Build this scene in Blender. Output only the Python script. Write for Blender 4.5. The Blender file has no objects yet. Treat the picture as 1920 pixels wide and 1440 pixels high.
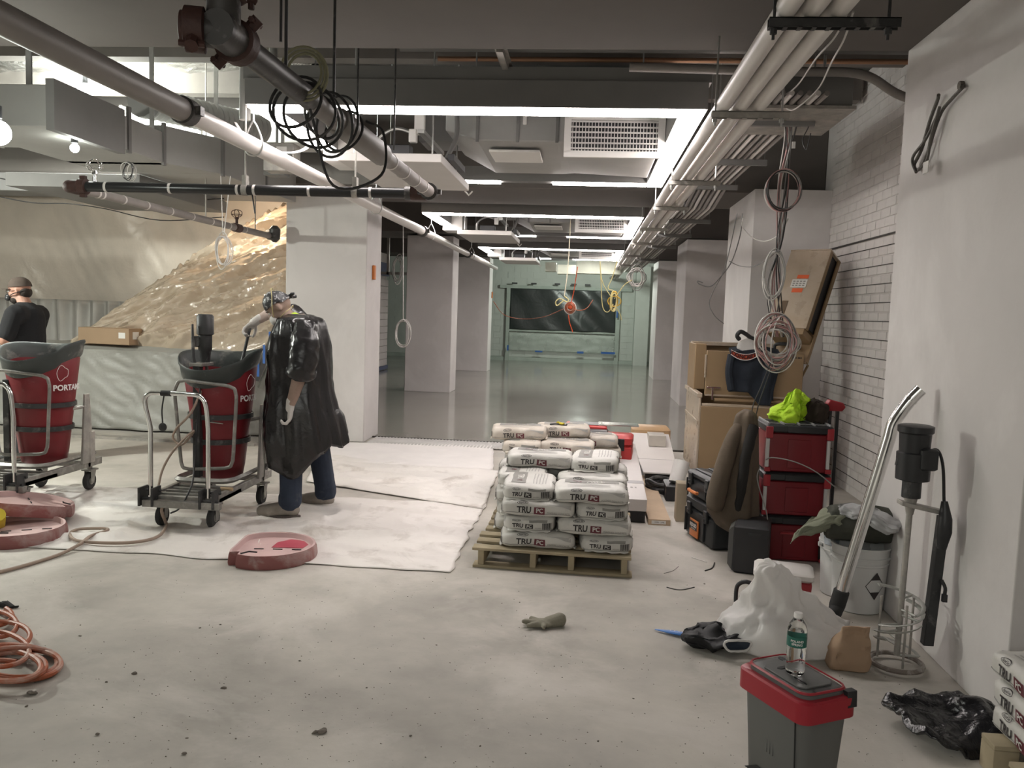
import bpy, math, random
from mathutils import Vector, Matrix, noise
random.seed(7)
PI = math.pi
sc = bpy.context.scene
COL = sc.collection

# ------------------------------------------------------------------ camera
FPX, EYE = 1553.0, 1.62
yaw, pit, rol = math.radians(5), math.radians(5), math.radians(1.9)
_f = Vector((-math.sin(yaw)*math.cos(pit), math.cos(yaw)*math.cos(pit), -math.sin(pit)))
_r = Vector((math.cos(yaw), math.sin(yaw), 0))
_u = _r.cross(_f)
CR = _r*math.cos(rol) + _u*math.sin(rol)
CU = _u*math.cos(rol) - _r*math.sin(rol)
CF = _f
cd = bpy.data.cameras.new('camera')
cam = bpy.data.objects.new('camera', cd)
COL.objects.link(cam)
cam.matrix_world = Matrix(((CR.x, CU.x, -CF.x, 0), (CR.y, CU.y, -CF.y, 0), (CR.z, CU.z, -CF.z, EYE), (0, 0, 0, 1)))
cd.sensor_fit = 'HORIZONTAL'
cd.sensor_width = 36
cd.lens = 36*FPX/1920
cd.clip_start = 0.02
sc.camera = cam

# ------------------------------------------------------------------ world, exposure, main lights
w = bpy.data.worlds.new('world')
sc.world = w
w.use_nodes = True
w.node_tree.nodes['Background'].inputs[0].default_value = (0.5, 0.5, 0.52, 1)
w.node_tree.nodes['Background'].inputs[1].default_value = 0.02
sc.view_settings.view_transform = 'Standard'
sc.view_settings.look = 'None'
sc.view_settings.exposure = 0.27
sc.view_settings.gamma = 1
sc.view_settings.use_curve_mapping = False


def lamp(name, kind, loc, power, col, size=0.1, size_y=None, rot=(0, 0, 0), label=None):
    l = bpy.data.lights.new(name, kind)
    l.energy = power
    l.color = col
    if kind == 'AREA':
        l.size = size
        if size_y:
            l.shape = 'RECTANGLE'
            l.size_y = size_y
    else:
        l.shadow_soft_size = size
    o = bpy.data.objects.new(name, l)
    COL.objects.link(o)
    o.location = loc
    o.rotation_euler = rot
    return o


LEDC = (1.0, 0.93, 0.90)
LED_STRENGTH = 26.0
# work lamps hung in the open ceiling to the left
lamp('stand_light', 'POINT', (-6.6, 6.0, 2.45), 950, (0.97, 1.0, 0.90), 0.06)
lamp('under_duct_light', 'POINT', (-3.80, 5.9, 2.71), 5, (0.95, 1.0, 0.92), 0.04)
lamp('work_light', 'POINT', (-3.43, 4.6, 2.55), 12, (0.93, 1.0, 0.90), 0.09)
lamp('duct_light', 'POINT', (-4.97, 7.9, 3.62), 600, (0.95, 1.0, 0.93), 0.1)
lamp('tarp_light', 'POINT', (-4.35, 10.35, 3.0), 60, (1.0, 0.76, 0.52), 0.08)
lamp('far_light', 'POINT', (-0.1, 23.6, 3.0), 300, (0.90, 1.0, 0.90), 0.12)
# unseen fill lights added behind the camera to brighten the foreground
lamp('rear_fill_light', 'AREA', (-0.8, -1.2, 3.05), 30, (1.0, 0.98, 0.94), 3.0, 2.6)
lamp('rear_hall_fill', 'AREA', (-3.0, -4.8, 3.1), 210, (0.97, 1.0, 0.94), 5.0, 3.0)


def ray(x, y):
    return CR*((x-960)/FPX) + CU*((720-y)/FPX) + CF


def P(x, y, Y):
    """point of the plane at depth Y seen at this place of the photograph"""
    d = ray(x, y)
    return Vector((0, 0, EYE)) + d*(Y/d.y)


def G(x, y, z=0.0):
    d = ray(x, y)
    return Vector((0, 0, EYE)) + d*((z-EYE)/d.z)


def PX(x, y, X):
    d = ray(x, y)
    return Vector((0, 0, EYE)) + d*(X/d.x)


# ------------------------------------------------------------------ materials
MATS = {}


def M(name, col, rough=0.6, metal=0.0, var=0.12, vs=3.0, bump=0.0, bs=40.0, col2=None, c2s=2.0, c2t=(0.5, 0.65),
      speck=0.0, emit=None, es=1.0, trans=0.0, alpha=1.0, spec=0.5, ior=1.45, coat=0.0, rvar=0.0, wave=None, sheer=0.0):
    if name in MATS:
        return MATS[name]
    m = bpy.data.materials.new(name)
    m.use_nodes = True
    nt = m.node_tree
    N, L = nt.nodes, nt.links
    b = N['Principled BSDF']
    b.inputs['Roughness'].default_value = rough
    b.inputs['Metallic'].default_value = metal
    b.inputs['Transmission Weight'].default_value = trans
    b.inputs['Alpha'].default_value = alpha
    b.inputs['IOR'].default_value = ior
    b.inputs['Specular IOR Level'].default_value = spec
    b.inputs['Coat Weight'].default_value = coat
    if emit:
        b.inputs['Emission Color'].default_value = (*emit, 1)
        b.inputs['Emission Strength'].default_value = es
    tc = N.new('ShaderNodeTexCoord')
    geo = N.new('ShaderNodeNewGeometry')
    co = tc.outputs['Object']

    def nz(scale, det=5, rgh=0.6, dist=0.0):
        n = N.new('ShaderNodeTexNoise')
        n.inputs['Scale'].default_value = scale
        n.inputs['Detail'].default_value = det
        n.inputs['Roughness'].default_value = rgh
        n.inputs['Distortion'].default_value = dist
        L.new(co, n.inputs['Vector'])
        return n

    def mix(f, a, bb, mode='MIX'):
        x = N.new('ShaderNodeMix')
        x.data_type = 'RGBA'
        x.blend_type = mode
        for s, v in (('Factor', f), ('A', a), ('B', bb)):
            sock = [q for q in x.inputs if q.name == s and (q.type == 'RGBA' or s == 'Factor' and q.type == 'VALUE')][0]
            if isinstance(v, (int, float)):
                sock.default_value = v
            elif isinstance(v, tuple):
                sock.default_value = (*v[:3], 1)
            else:
                L.new(v, sock)
        return [q for q in x.outputs if q.type == 'RGBA'][0]

    def ramp(src, p0, p1, c0=(0, 0, 0), c1=(1, 1, 1)):
        r = N.new('ShaderNodeValToRGB')
        r.color_ramp.elements[0].position = p0
        r.color_ramp.elements[1].position = p1
        r.color_ramp.elements[0].color = (*c0, 1)
        r.color_ramp.elements[1].color = (*c1, 1)
        L.new(src, r.inputs[0])
        return r.outputs[0]
    n1 = nz(vs)
    lo = tuple(c*(1-var) for c in col)
    hi = tuple(min(1, c*(1+var)) for c in col)
    out = ramp(n1.outputs[0], 0.3, 0.7, lo, hi)
    if col2:
        n2 = nz(c2s, 6, 0.65, 0.4)
        out = mix(ramp(n2.outputs[0], *c2t), out, col2)
    if speck:
        n3 = nz(45, 2, 0.5)
        out = mix(ramp(n3.outputs[0], 0.70, 0.76), out, tuple(c*(1-speck) for c in col))
    L.new(out, b.inputs['Base Color'])
    if rvar:
        n4 = nz(vs*2, 4)
        r = N.new('ShaderNodeMapRange')
        r.inputs['To Min'].default_value = max(0.02, rough-rvar)
        r.inputs['To Max'].default_value = min(1, rough+rvar)
        L.new(n4.outputs[0], r.inputs[0])
        L.new(r.outputs[0], b.inputs['Roughness'])
    if bump:
        n5 = nz(bs, 4, 0.55, 0.6 if wave else 0.0)
        bp = N.new('ShaderNodeBump')
        bp.inputs['Strength'].default_value = min(1.0, bump)
        bp.inputs['Distance'].default_value = 0.01 if not wave else wave
        L.new(n5.outputs[0], bp.inputs['Height'])
        L.new(bp.outputs[0], b.inputs['Normal'])
    if sheer:
        tl = N.new('ShaderNodeBsdfTranslucent')
        L.new(out, tl.inputs[0])
        ms = N.new('ShaderNodeMixShader')
        ms.inputs[0].default_value = sheer
        L.new(b.outputs[0], ms.inputs[1])
        L.new(tl.outputs[0], ms.inputs[2])
        L.new(ms.outputs[0], N['Material Output'].inputs[0])
    MATS[name] = m
    return m


wallp = M('wall_paint', (0.64, 0.605, 0.585), 0.75, var=0.05, vs=1.2, bump=0.08, bs=60)
colp = M('joint_compound', (0.62, 0.59, 0.575), 0.7, var=0.06, vs=0.9, col2=(0.70, 0.67, 0.655), c2s=0.7, c2t=(0.45, 0.62), bump=0.08, bs=30)
brickp = M('painted_brick', (0.60, 0.57, 0.55), 0.7, var=0.06, vs=3, bump=0.3, bs=70, speck=0.0)
mortp = M('painted_mortar', (0.55, 0.52, 0.50), 0.85, var=0.06)
conc = M('dusty_concrete', (0.42, 0.395, 0.352), 0.72, var=0.24, vs=1.7, col2=(0.56, 0.525, 0.48), c2s=1.1, c2t=(0.46, 0.66), bump=0.12, bs=25, speck=0.25, rvar=0.15)
wetf = M('fresh_grey_floor', (0.25, 0.235, 0.208), 0.13, var=0.06, vs=0.6, rvar=0.05, spec=0.6)
darkc = M('dark_ceiling', (0.13, 0.128, 0.122), 0.9, var=0.25, vs=4, bump=0.3, bs=20)
soff = M('soffit_paint', (0.125, 0.112, 0.102), 0.85, var=0.04)
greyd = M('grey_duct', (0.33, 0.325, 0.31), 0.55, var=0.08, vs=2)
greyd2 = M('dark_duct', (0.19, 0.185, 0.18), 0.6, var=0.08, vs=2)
whitem = M('white_metal', (0.72, 0.70, 0.67), 0.45, var=0.04)
offwh = M('offwhite_pipe', (0.66, 0.62, 0.59), 0.4, var=0.05)
galv = M('galvanised', (0.50, 0.50, 0.49), 0.35, metal=0.85, var=0.12, vs=12)
chrome = M('chrome', (0.75, 0.75, 0.74), 0.16, metal=1.0, var=0.08, vs=8, rvar=0.08)
dustm = M('dusty_steel', (0.34, 0.325, 0.30), 0.55, metal=0.5, var=0.2, vs=9, col2=(0.50, 0.46, 0.42), c2s=7, c2t=(0.45, 0.7), bump=0.2, bs=60)
blackm = M('black_metal', (0.022, 0.022, 0.024), 0.4, var=0.2, vs=8)
blackd = M('dusty_black', (0.035, 0.035, 0.036), 0.5, var=0.3, vs=8, col2=(0.22, 0.21, 0.20), c2s=9, c2t=(0.55, 0.8))
rubber = M('rubber', (0.03, 0.03, 0.03), 0.8, var=0.2)
darkpipe = M('dark_pipe', (0.05, 0.047, 0.045), 0.45, var=0.2, vs=8, col2=(0.2, 0.19, 0.18), c2s=10, c2t=(0.55, 0.7))
greypipe = M('grey_pipe', (0.26, 0.235, 0.22), 0.5, var=0.12, vs=6)
rusty = M('rusty_coupling', (0.055, 0.024, 0.019), 0.6, var=0.25, vs=20, bump=0.3, bs=40)
ledm = M('led_diffuser', (1, 1, 1), 0.5, var=0.0, emit=LEDC, es=LED_STRENGTH)
bulbm = M('lamp_bulb', (1, 1, 1), 0.5, var=0.0, emit=(0.95, 1, 0.92), es=60)
foil = M('foil', (0.62, 0.62, 0.60), 0.22, metal=0.9, var=0.3, vs=8, bump=1.0, bs=9, wave=0.06)
greentint = M('block_green_light', (0.57, 0.60, 0.555), 0.8, var=0.04, bump=0.2, bs=30)  # white block wall; the far lamp's green cast is in the colour

# ------------------------------------------------------------------ mesh builder
ORG = {}


class MB:
    def __init__(s, T=None):
        s.v, s.f, s.m, s.mats, s.cur = [], [], [], [], 0
        s.T = T or Matrix.Identity(4)

    def mat(s, m):
        if m not in s.mats:
            s.mats.append(m)
        s.cur = s.mats.index(m)
        return s

    def add(s, vs, fs, T=None):
        A = s.T @ T if T is not None else s.T
        o = len(s.v)
        s.v += [A @ Vector(p) for p in vs]
        s.f += [tuple(i+o for i in f) for f in fs]
        s.m += [s.cur]*len(fs)
        return s

    def box(s, a, b, T=None):
        (x0, y0, z0), (x1, y1, z1) = a, b
        return s.add([(x0, y0, z0), (x1, y0, z0), (x1, y1, z0), (x0, y1, z0), (x0, y0, z1), (x1, y0, z1), (x1, y1, z1), (x0, y1, z1)],
                     [(3, 2, 1, 0), (4, 5, 6, 7), (0, 1, 5, 4), (1, 2, 6, 5), (2, 3, 7, 6), (3, 0, 4, 7)], T)

    def cbox(s, c, d, T=None):
        return s.box([c[i]-d[i]/2 for i in range(3)], [c[i]+d[i]/2 for i in range(3)], T)

    def rbox(s, a, b, r=0.01, T=None):
        """box with chamfered vertical and horizontal edges"""
        (x0, y0, z0), (x1, y1, z1) = a, b

        def ring(i, z):
            q = []
            for (x, y, sx, sy) in ((x0, y0, 1, 1), (x1, y0, -1, 1), (x1, y1, -1, -1), (x0, y1, 1, -1)):
                rr = r
                pts = [(x+sx*(i+0), y+sy*(i+rr)), (x+sx*(i+rr*0.3), y+sy*(i+rr*0.3)), (x+sx*(i+rr), y+sy*(i+0))]
                if sx*sy < 0:
                    pts.reverse()
                q += [(px, py, z) for px, py in pts]
            return q
        rs = [ring(r*0.7, z0), ring(0, z0+r*0.7), ring(0, z1-r*0.7), ring(r*0.7, z1)]
        return s.loft(rs, T=T, cap=True)

    def loft(s, rings, closed=True, cap=True, T=None, wrap=False):
        n = len(rings[0])
        v = [p for r in rings for p in r]
        f = []
        R = len(rings)
        for i in range(R if wrap else R-1):
            for j in range(n if closed else n-1):
                a, b = i*n+j, i*n+(j+1) % n
                c, d = ((i+1) % R)*n+(j+1) % n, ((i+1) % R)*n+j
                f.append((a, b, c, d))
        if cap and closed and not wrap:
            f.append(tuple(range(n-1, -1, -1)))
            f.append(tuple((R-1)*n+j for j in range(n)))
        return s.add(v, f, T)

    def tube(s, pts, r, n=8, cap=True, T=None, closed=False, flat=1.0):
        pts = [Vector(p) for p in pts]
        rr = r if isinstance(r, (list, tuple)) else [r]*len(pts)
        rings = []
        up = None
        K = len(pts)
        for i, p in enumerate(pts):
            if closed:
                t = pts[(i+1) % K]-pts[i-1]
            else:
                t = pts[min(i+1, K-1)]-pts[max(i-1, 0)]
            if t.length < 1e-9:
                t = Vector((0, 0, 1))
            t.normalize()
            if up is None:
                up = Vector((0, 0, 1)) if abs(t.z) < 0.9 else Vector((1, 0, 0))
            a = t.cross(up)
            if a.length < 1e-6:
                a = t.orthogonal()
            a.normalize()
            b = a.cross(t).normalized()
            up = b
            rings.append([p+(a*math.cos(q)+b*math.sin(q)*flat)*rr[i] for q in [2*PI*k/n for k in range(n)]])
        return s.loft(rings, cap=cap, T=T, wrap=closed)

    def capsule(s, a, b, ra, rb, n=12):
        a, b = Vector(a), Vector(b)
        d = (b-a).normalized()
        pts, rs = [], []
        for k in (80, 60, 35, 10):
            pts.append(a-d*ra*math.sin(math.radians(k)))
            rs.append(ra*math.cos(math.radians(k)))
        for k in (10, 35, 60, 80):
            pts.append(b+d*rb*math.sin(math.radians(k)))
            rs.append(rb*math.cos(math.radians(k)))
        return s.tube(pts, rs, n)

    def chain(s, pts, rs, n=12):
        for i in range(len(pts)-1):
            s.capsule(pts[i], pts[i+1], rs[i], rs[i+1], n)
        return s

    def ell(s, c, r, T=None, n=16, m=10):
        rings = []
        for i in range(1, m):
            a = PI*i/m
            rings.append([(c[0]+r[0]*math.sin(a)*math.cos(2*PI*k/n), c[1]+r[1]*math.sin(a)*math.sin(2*PI*k/n), c[2]-r[2]*math.cos(a)) for k in range(n)])
        return s.loft(rings, T=T)

    def lathe(s, prof, n=24, T=None, cap=True, sx=1, sy=1):
        rings = [[(r*sx*math.cos(2*PI*k/n), r*sy*math.sin(2*PI*k/n), z) for k in range(n)] for r, z in prof]
        return s.loft(rings, cap=cap, T=T)

    def prism(s, poly, h0, h1, T=None):
        n = len(poly)
        a = sum(poly[i][0]*poly[(i+1) % n][1]-poly[(i+1) % n][0]*poly[i][1] for i in range(n))
        if a < 0:
            poly = poly[::-1]
        return s.loft([[(x, y, h0) for x, y in poly], [(x, y, h1) for x, y in poly]], T=T)

    def grid(s, fn, nu, nv, T=None):
        v = [fn(i/nu, j/nv) for j in range(nv+1) for i in range(nu+1)]
        f = [(j*(nu+1)+i, j*(nu+1)+i+1, (j+1)*(nu+1)+i+1, (j+1)*(nu+1)+i) for j in range(nv) for i in range(nu)]
        return s.add(v, f, T)

    def rough(s, amp, sc_=3.0, seed=0, ridge=False):
        o = Vector((seed*7.3, seed*3.1, seed*1.7))
        for i, p in enumerate(s.v):
            q = noise.noise_vector((p+o)*sc_)
            if ridge:
                q = Vector([1-2*abs(c)*1.5 for c in q])*0.5
            q2 = noise.noise_vector((p+o)*sc_*2.7)
            s.v[i] = p+q*amp+q2*amp*0.4
        return s

    def mesh(s, name, org):
        me = bpy.data.meshes.new(name)
        me.from_pydata([tuple(p-org) for p in s.v], [], s.f)
        for m in s.mats:
            me.materials.append(m)
        me.update()
        for i, p in enumerate(me.polygons):
            p.material_index = s.m[i]
        return me

    def build(s, name, mat=None, parent=None, smooth=True, org=None, fuse=0, sm=0, bevel=0, thick=0, ang=40, sub=0):
        if mat is not None:
            s.mats = [mat]
            s.m = [0]*len(s.f)
        root = parent
        while root is not None and root.parent is not None:
            root = root.parent
        if root is not None:
            org = ORG[root.name]
        elif org is None:
            xs, ys, zs = [p.x for p in s.v], [p.y for p in s.v], [p.z for p in s.v]
            org = Vector(((min(xs)+max(xs))/2, (min(ys)+max(ys))/2, min(zs)))
        else:
            org = Vector(org)
        me = s.mesh(name, org)
        o = bpy.data.objects.new(name, me)
        COL.objects.link(o)
        if root is None:
            o.location = org
            ORG[o.name] = org.copy()
        else:
            o.parent = parent
        if fuse:
            md = o.modifiers.new('r', 'REMESH')
            md.mode = 'VOXEL'
            md.voxel_size = fuse
            if sm:
                md = o.modifiers.new('s', 'SMOOTH')
                md.iterations = sm
                md.factor = 0.5
            dg = bpy.context.evaluated_depsgraph_get()
            dg.update()
            nm = bpy.data.meshes.new_from_object(o.evaluated_get(dg))
            if not nm.materials:
                for m in s.mats:
                    nm.materials.append(m)
            o.modifiers.clear()
            o.data = nm
            me = nm
        if smooth:
            me.shade_smooth()
            if not fuse:
                me.set_sharp_from_angle(angle=math.radians(ang))
        if bevel:
            md = o.modifiers.new('bevel', 'BEVEL')
            md.width = bevel
            md.segments = 2
            md.limit_method = 'ANGLE'
        if thick:
            md = o.modifiers.new('solid', 'SOLIDIFY')
            md.thickness = thick
            md.offset = 0
        if sub:
            md = o.modifiers.new('sub', 'SUBSURF')
            md.levels = md.render_levels = sub
        return o


def tag(o, label=None, cat=None, group=None, kind=None):
    if label:
        o['label'] = label
    if cat:
        o['category'] = cat
    if group:
        o['group'] = group
    if kind:
        o['kind'] = kind
    return o


def thing(name, label, cat, loc=(0, 0, 0), group=None):
    o = bpy.data.objects.new(name, None)
    o.empty_display_size = 0.1
    COL.objects.link(o)
    o.location = loc
    ORG[o.name] = Vector(loc)
    return tag(o, label, cat, group)


def kids(o):
    return [c for c in list(bpy.data.objects) if c.parent == o]


CH = {}


def copy_tree(o, loc=None, rz=None, label=None, group=None, parent=None):
    c = o.copy()
    COL.objects.link(c)
    if parent is None:
        if loc is not None:
            c.location = loc
        if rz is not None:
            c.rotation_euler.z = rz
        if label:
            c['label'] = label
        if group:
            c['group'] = group
        ORG[c.name] = Vector(c.location)
    else:
        c.parent = parent
    if o.name not in CH:
        CH[o.name] = kids(o)
    for k in CH[o.name]:
        copy_tree(k, parent=c)
    return c


def struct(mb, name, mat, **k):
    o = mb.build(name, mat, **k)
    o['kind'] = 'structure'
    return o


def bez(pts, n=8, closed=False):
    """smooth curve through the points (Catmull-Rom)"""
    pts = [Vector(p) for p in pts]
    K = len(pts)
    out = []
    R = K if closed else K-1
    for i in range(R):
        p1, p2 = pts[i], pts[(i+1) % K]
        p0 = pts[i-1] if (i > 0 or closed) else p1*2-p2
        p3 = pts[(i+2) % K] if (i+2 < K or closed) else p2*2-p1
        for k in range(n):
            t = k/n
            out.append(0.5*((2*p1)+(p2-p0)*t+(2*p0-5*p1+4*p2-p3)*t*t+(3*p1-p0-3*p2+p3)*t**3))
    if not closed:
        out.append(pts[-1])
    return out


def text_mb(txt, size, bold=0.0, T=None, fn=None, res=3, sx=1.0):
    """text triangles as an MB in local xz plane, centred; fn maps (x,z)->point"""
    c = bpy.data.curves.new('t', 'FONT')
    c.body = txt
    c.size = size
    c.offset = bold
    c.align_x = 'CENTER'
    c.align_y = 'CENTER'
    c.resolution_u = res
    o = bpy.data.objects.new('t', c)
    COL.objects.link(o)
    dg = bpy.context.evaluated_depsgraph_get()
    dg.update()
    me = bpy.data.meshes.new_from_object(o.evaluated_get(dg))
    bpy.data.objects.remove(o)
    vs = [(v.co.x*sx, v.co.y) for v in me.vertices]
    fs = [tuple(p.vertices) for p in me.polygons]
    bpy.data.meshes.remove(me)
    return vs, fs


def Tm(loc=(0, 0, 0), rx=0, ry=0, rz=0, s=1):
    return Matrix.Translation(loc) @ Matrix.Rotation(rz, 4, 'Z') @ Matrix.Rotation(ry, 4, 'Y') @ Matrix.Rotation(rx, 4, 'X') @ Matrix.Scale(s, 4)

# ================================================================== STRUCTURE
struct(MB().box((-12, -8, -0.2), (2.9, 10.02, 0)), 'floor', conc, smooth=False)
struct(MB().box((-12, 10.06, -0.2), (2.9, 28, 0.004)), 'floor', wetf, smooth=False)
struct(MB().box((-2.64, 10.02, -0.2), (1.9, 10.06, 0.018)), 'trim_1', M('dark_edge', (0.05, 0.045, 0.04), 0.6))
struct(MB().box((-12, -8, 4.0), (2.9, 28, 4.2)), 'ceiling', darkc, smooth=False)
struct(MB().box((-12.2, -8, 0), (-12, 28, 4.0)), 'wall_left', wallp)
struct(MB().box((-12, -8.2, 0), (2.9, -8, 4.0)), 'wall_back', wallp)
wf = struct(MB().box((-12, 27.5, 0), (2.9, 27.7, 4.0)), 'wall_front', greentint)
# right wall core (mortar) with brick courses on the bay that is seen
wr = struct(MB().box((2.56, -8, 0), (2.9, 27.5, 4.0)), 'wall_right', mortp)
# beams
for (y0, y1, z) in ((3.38, 5.02, 3.16), (9.55, 11.0, 3.02), (15.5, 17.0, 3.05), (21.5, 23.0, 3.05)):
    struct(MB().box((-12, y0, z), (2.56, y1, 4.0)), 'trim_2', soff, bevel=0.01)
struct(MB().box((-12, -8, 3.16), (2.56, 3.38, 4.0)), 'trim_3', soff)
# columns
for (y0, y1) in ((3.40, 5.0), (9.25, 10.85), (15.3, 16.9), (21.35, 22.9)):
    struct(MB().box((1.745, y0, 0), (2.56, y1, 3.16 if y0 < 5 else 3.02)), 'wall_pillar', colp, bevel=0.006)
for (y0, y1, x0) in ((9.62, 10.3, -3.58), (15.86, 16.56, -3.5), (21.9, 22.6, -3.46)):
    struct(MB().box((x0, y0, 0), (-2.6, y1, 3.02)), 'wall_column', colp, bevel=0.012)
# brick parts on the right wall
random.seed(3)
bm_ = None
bricks = []
cz, cl = 0.082, 0.235
rows = int(3.98/cz)
protos = []
for k in range(4):
    mb = MB().rbox((-0.022, -cl/2+0.0025, -cz/2+0.0025), (0.022, cl/2-0.0025, cz/2-0.0025), 0.004)
    protos.append(mb.mesh('brick', Vector((0, 0, 0))))
    protos[-1].materials.append(brickp)
    protos[-1].shade_smooth()
    protos[-1].set_sharp_from_angle(angle=0.5)
cells = []
for r in range(rows):
    z = cz*(r+0.5)
    off = cl/2*(r % 2)
    y = 5.0+cl/2-off
    while y < 9.3:
        if y-cl/2 > 4.9 and y+cl/2 < 9.45:
            cells.append((r, y, z))
        y += cl
cells.sort(key=lambda c: c[1])
rest = MB()
for i, (r, y, z) in enumerate(cells):
    grooved = z < 2.3
    px = 2.575+random.uniform(-0.002, 0.002)
    if grooved and r % 2 == 0:
        z2 = z-0.004
    else:
        z2 = z
    if i < 290:
        b = bpy.data.objects.new('brick', protos[i % 4])
        COL.objects.link(b)
        b.parent = wr
        b.location = Vector((px, y, z2))-ORG[wr.name]
    else:
        rest.rbox((px-0.022, y-cl/2+0.004, z2-cz/2+0.0035), (px+0.022, y+cl/2-0.004, z2+cz/2-0.0035), 0.004)
o = rest.build('brickwork', brickp, wr)
o['kind'] = 'stuff'
# dark reveal lines: continuous strips in the joints of every second course
gr = MB()
for r in range(0, int(2.3/cz), 2):
    z = cz*(r+2)-0.0
    gr.box((2.549, 5.0, z-0.003), (2.5525, 9.3, z+0.003))
gr.box((2.535, 5.0, 2.382), (2.553, 9.3, 2.394))
gr.build('reveal_strip', M('shadow_strip', (0.05, 0.045, 0.04), 0.8), wr)['kind'] = 'stuff'

# ================================================================== OVERHEAD
def bulb(loc, r, label, where):
    t = thing('work_lamp', label, 'lamp', loc)
    l = Vector(loc)
    dzr = 0.03 if where == 3 else 0
    MB().ell(l, (r*0.8, r*0.8, r*0.8)).build('bulb', bulbm, t)
    MB().tube([l+Vector((0, 0, r*0.9)), l+Vector((0, 0, r*0.9+0.07))], 0.025).build('lamp_socket', blackm, t)
    if where >= 2:
        MB(Tm(l)).lathe([(0.03, 0.10+dzr), (0.09, 0.075+dzr), (0.15, 0.005+dzr), (0.154, 0.003+dzr), (0.094, 0.08+dzr), (0.03, 0.106+dzr)], 24, cap=False).build('reflector', galv, t)  # added to block the lamp's upward light
    if where:
        MB().tube([l+Vector((0, 0, r*0.9+0.07)), Vector((l.x, l.y, 4.0))], 0.006, 6).build('cable', blackm, t)


bulb((-6.6, 6.0, 2.45), 0.06, 'work lamp with added reflector hung at the far left, beside the man with crossed arms', 3)
bulb((-3.80, 5.9, 2.71), 0.04, 'small lamp under the stepped duct at left', 0)
bulb((-3.43, 4.6, 2.55), 0.09, 'glaring white work lamp at the left edge under the duct', 1)
bulb((-4.97, 7.9, 3.62), 0.09, 'glaring lamp above the ducts lighting the foil ceiling', 1)
bulb((-4.35, 10.35, 3.0), 0.05, 'warm lamp glowing in front of the plastic curtain beside the column', 1)
bulb((-0.1, 23.6, 3.0), 0.09, 'far greenish lamp hanging before the end wall', 1)

# ---- LED frames, ducts, grilles and suspended panels: one set per bay, 6 m apart
LX0, LX1, LW = -2.36, 0.72, 0.17
names3 = ['nearest', 'middle', 'farthest']


def make_frame(dy):
    y0, y1 = 5.55+dy, 8.62+dy
    t = thing('light_frame', '', 'ceiling light', ((LX0+LX1)/2, y0, 2.95))
    h = MB()
    h.box((LX0, y0, 2.957), (LX1, y0+LW, 3.13))
    h.build('front_channel', greyd2, t, smooth=False)
    h = MB()
    h.box((LX1-LW, y0+LW, 2.957), (LX1, y1, 3.13))
    h.build('side_channel', greyd2, t, smooth=False)
    h = MB().box((LX0, y0+LW, 2.957), (LX0+LW, y0+1.55, 3.13))
    h.build('side_channel', greyd2, t, smooth=False)
    h = MB().box((LX0, y1, 2.957), (LX1, y1+0.14, 3.10))
    h.build('rear_channel', greyd2, t, smooth=False)
    e = 0.012
    for a, b in (((LX0, y0), (LX1, y0+LW)), ((LX1-LW, y0+LW), (LX1, y1+0.14)), ((LX0, y0+LW), (LX0+LW, y0+1.5)),
                 ((-0.42, y1), (LX1-LW, y1+0.13)), ((-1.34, y1), (-0.95, y1+0.13))):
        MB().box((a[0]+e, a[1]+(e if a[1] == y0 else 0), 2.94), (b[0]-(e if b[0] == LX1 else 0), b[1], 2.957)).build('light_bar', ledm, t, smooth=False)
    # upper grey side of the duct that carries the front bar
    MB().box((LX0-0.02, y0+0.02, 3.13), (LX1+0.02, y0+0.5, 3.22)).build('duct_box', greyd2, t, smooth=False)
    for x in (-1.9, -0.8, 0.3):
        MB().tube([(x, y0+0.08, 3.22), (x, y0+0.08, 4.0)], 0.006, 6).build('hanger_rod', galv, t)
    return t


def make_duct(dy):
    t = thing('supply_duct', '', 'duct', (-0.6, 6.9+dy, 3.0))
    y = 6.95+dy
    MB().loft([[(-1.25, y+0.1, 3.12), (-1.25, y+1.2, 3.12), (-1.25, y+1.2, 3.5), (-1.25, y+0.1, 3.5)],
               [(-0.95, y-0.1, 3.0), (-0.95, y+1.35, 2.98), (-0.95, y+1.35, 3.5), (-0.95, y-0.1, 3.5)],
               [(-0.30, y-0.1, 3.0), (-0.30, y+1.35, 2.98), (-0.30, y+1.35, 3.5), (-0.30, y-0.1, 3.5)],
               [(-0.18, y-0.15, 2.99), (-0.18, y+1.35, 2.99), (-0.18, y+1.35, 3.5), (-0.18, y-0.15, 3.5)],
               [(0.53, y-0.15, 2.96), (0.53, y+1.35, 2.96), (0.53, y+1.35, 3.5), (0.53, y-0.15, 3.5)]]).build('duct_body', greyd, t, smooth=False, bevel=0.01)
    for x in (-0.95, -0.62, -0.3):
        MB().box((x-0.012, y-0.115, 2.99), (x+0.012, y-0.095, 3.5)).build('duct_flange', greyd2, t, smooth=False)
    MB().box((-0.88, y+0.12, 2.955), (-0.45, y+0.62, 2.975)).build('access_hatch', whitem, t, bevel=0.004)
    MB().tube([(-0.56, y-0.16, 3.12), (-0.56, y-0.16, 3.25)], 0.016).build('pull_handle', whitem, t)
    MB().box((-1.6, y+0.7, 3.15), (-1.2, y+1.15, 3.42)).build('branch_duct', greyd2, t, smooth=False)
    return t


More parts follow.
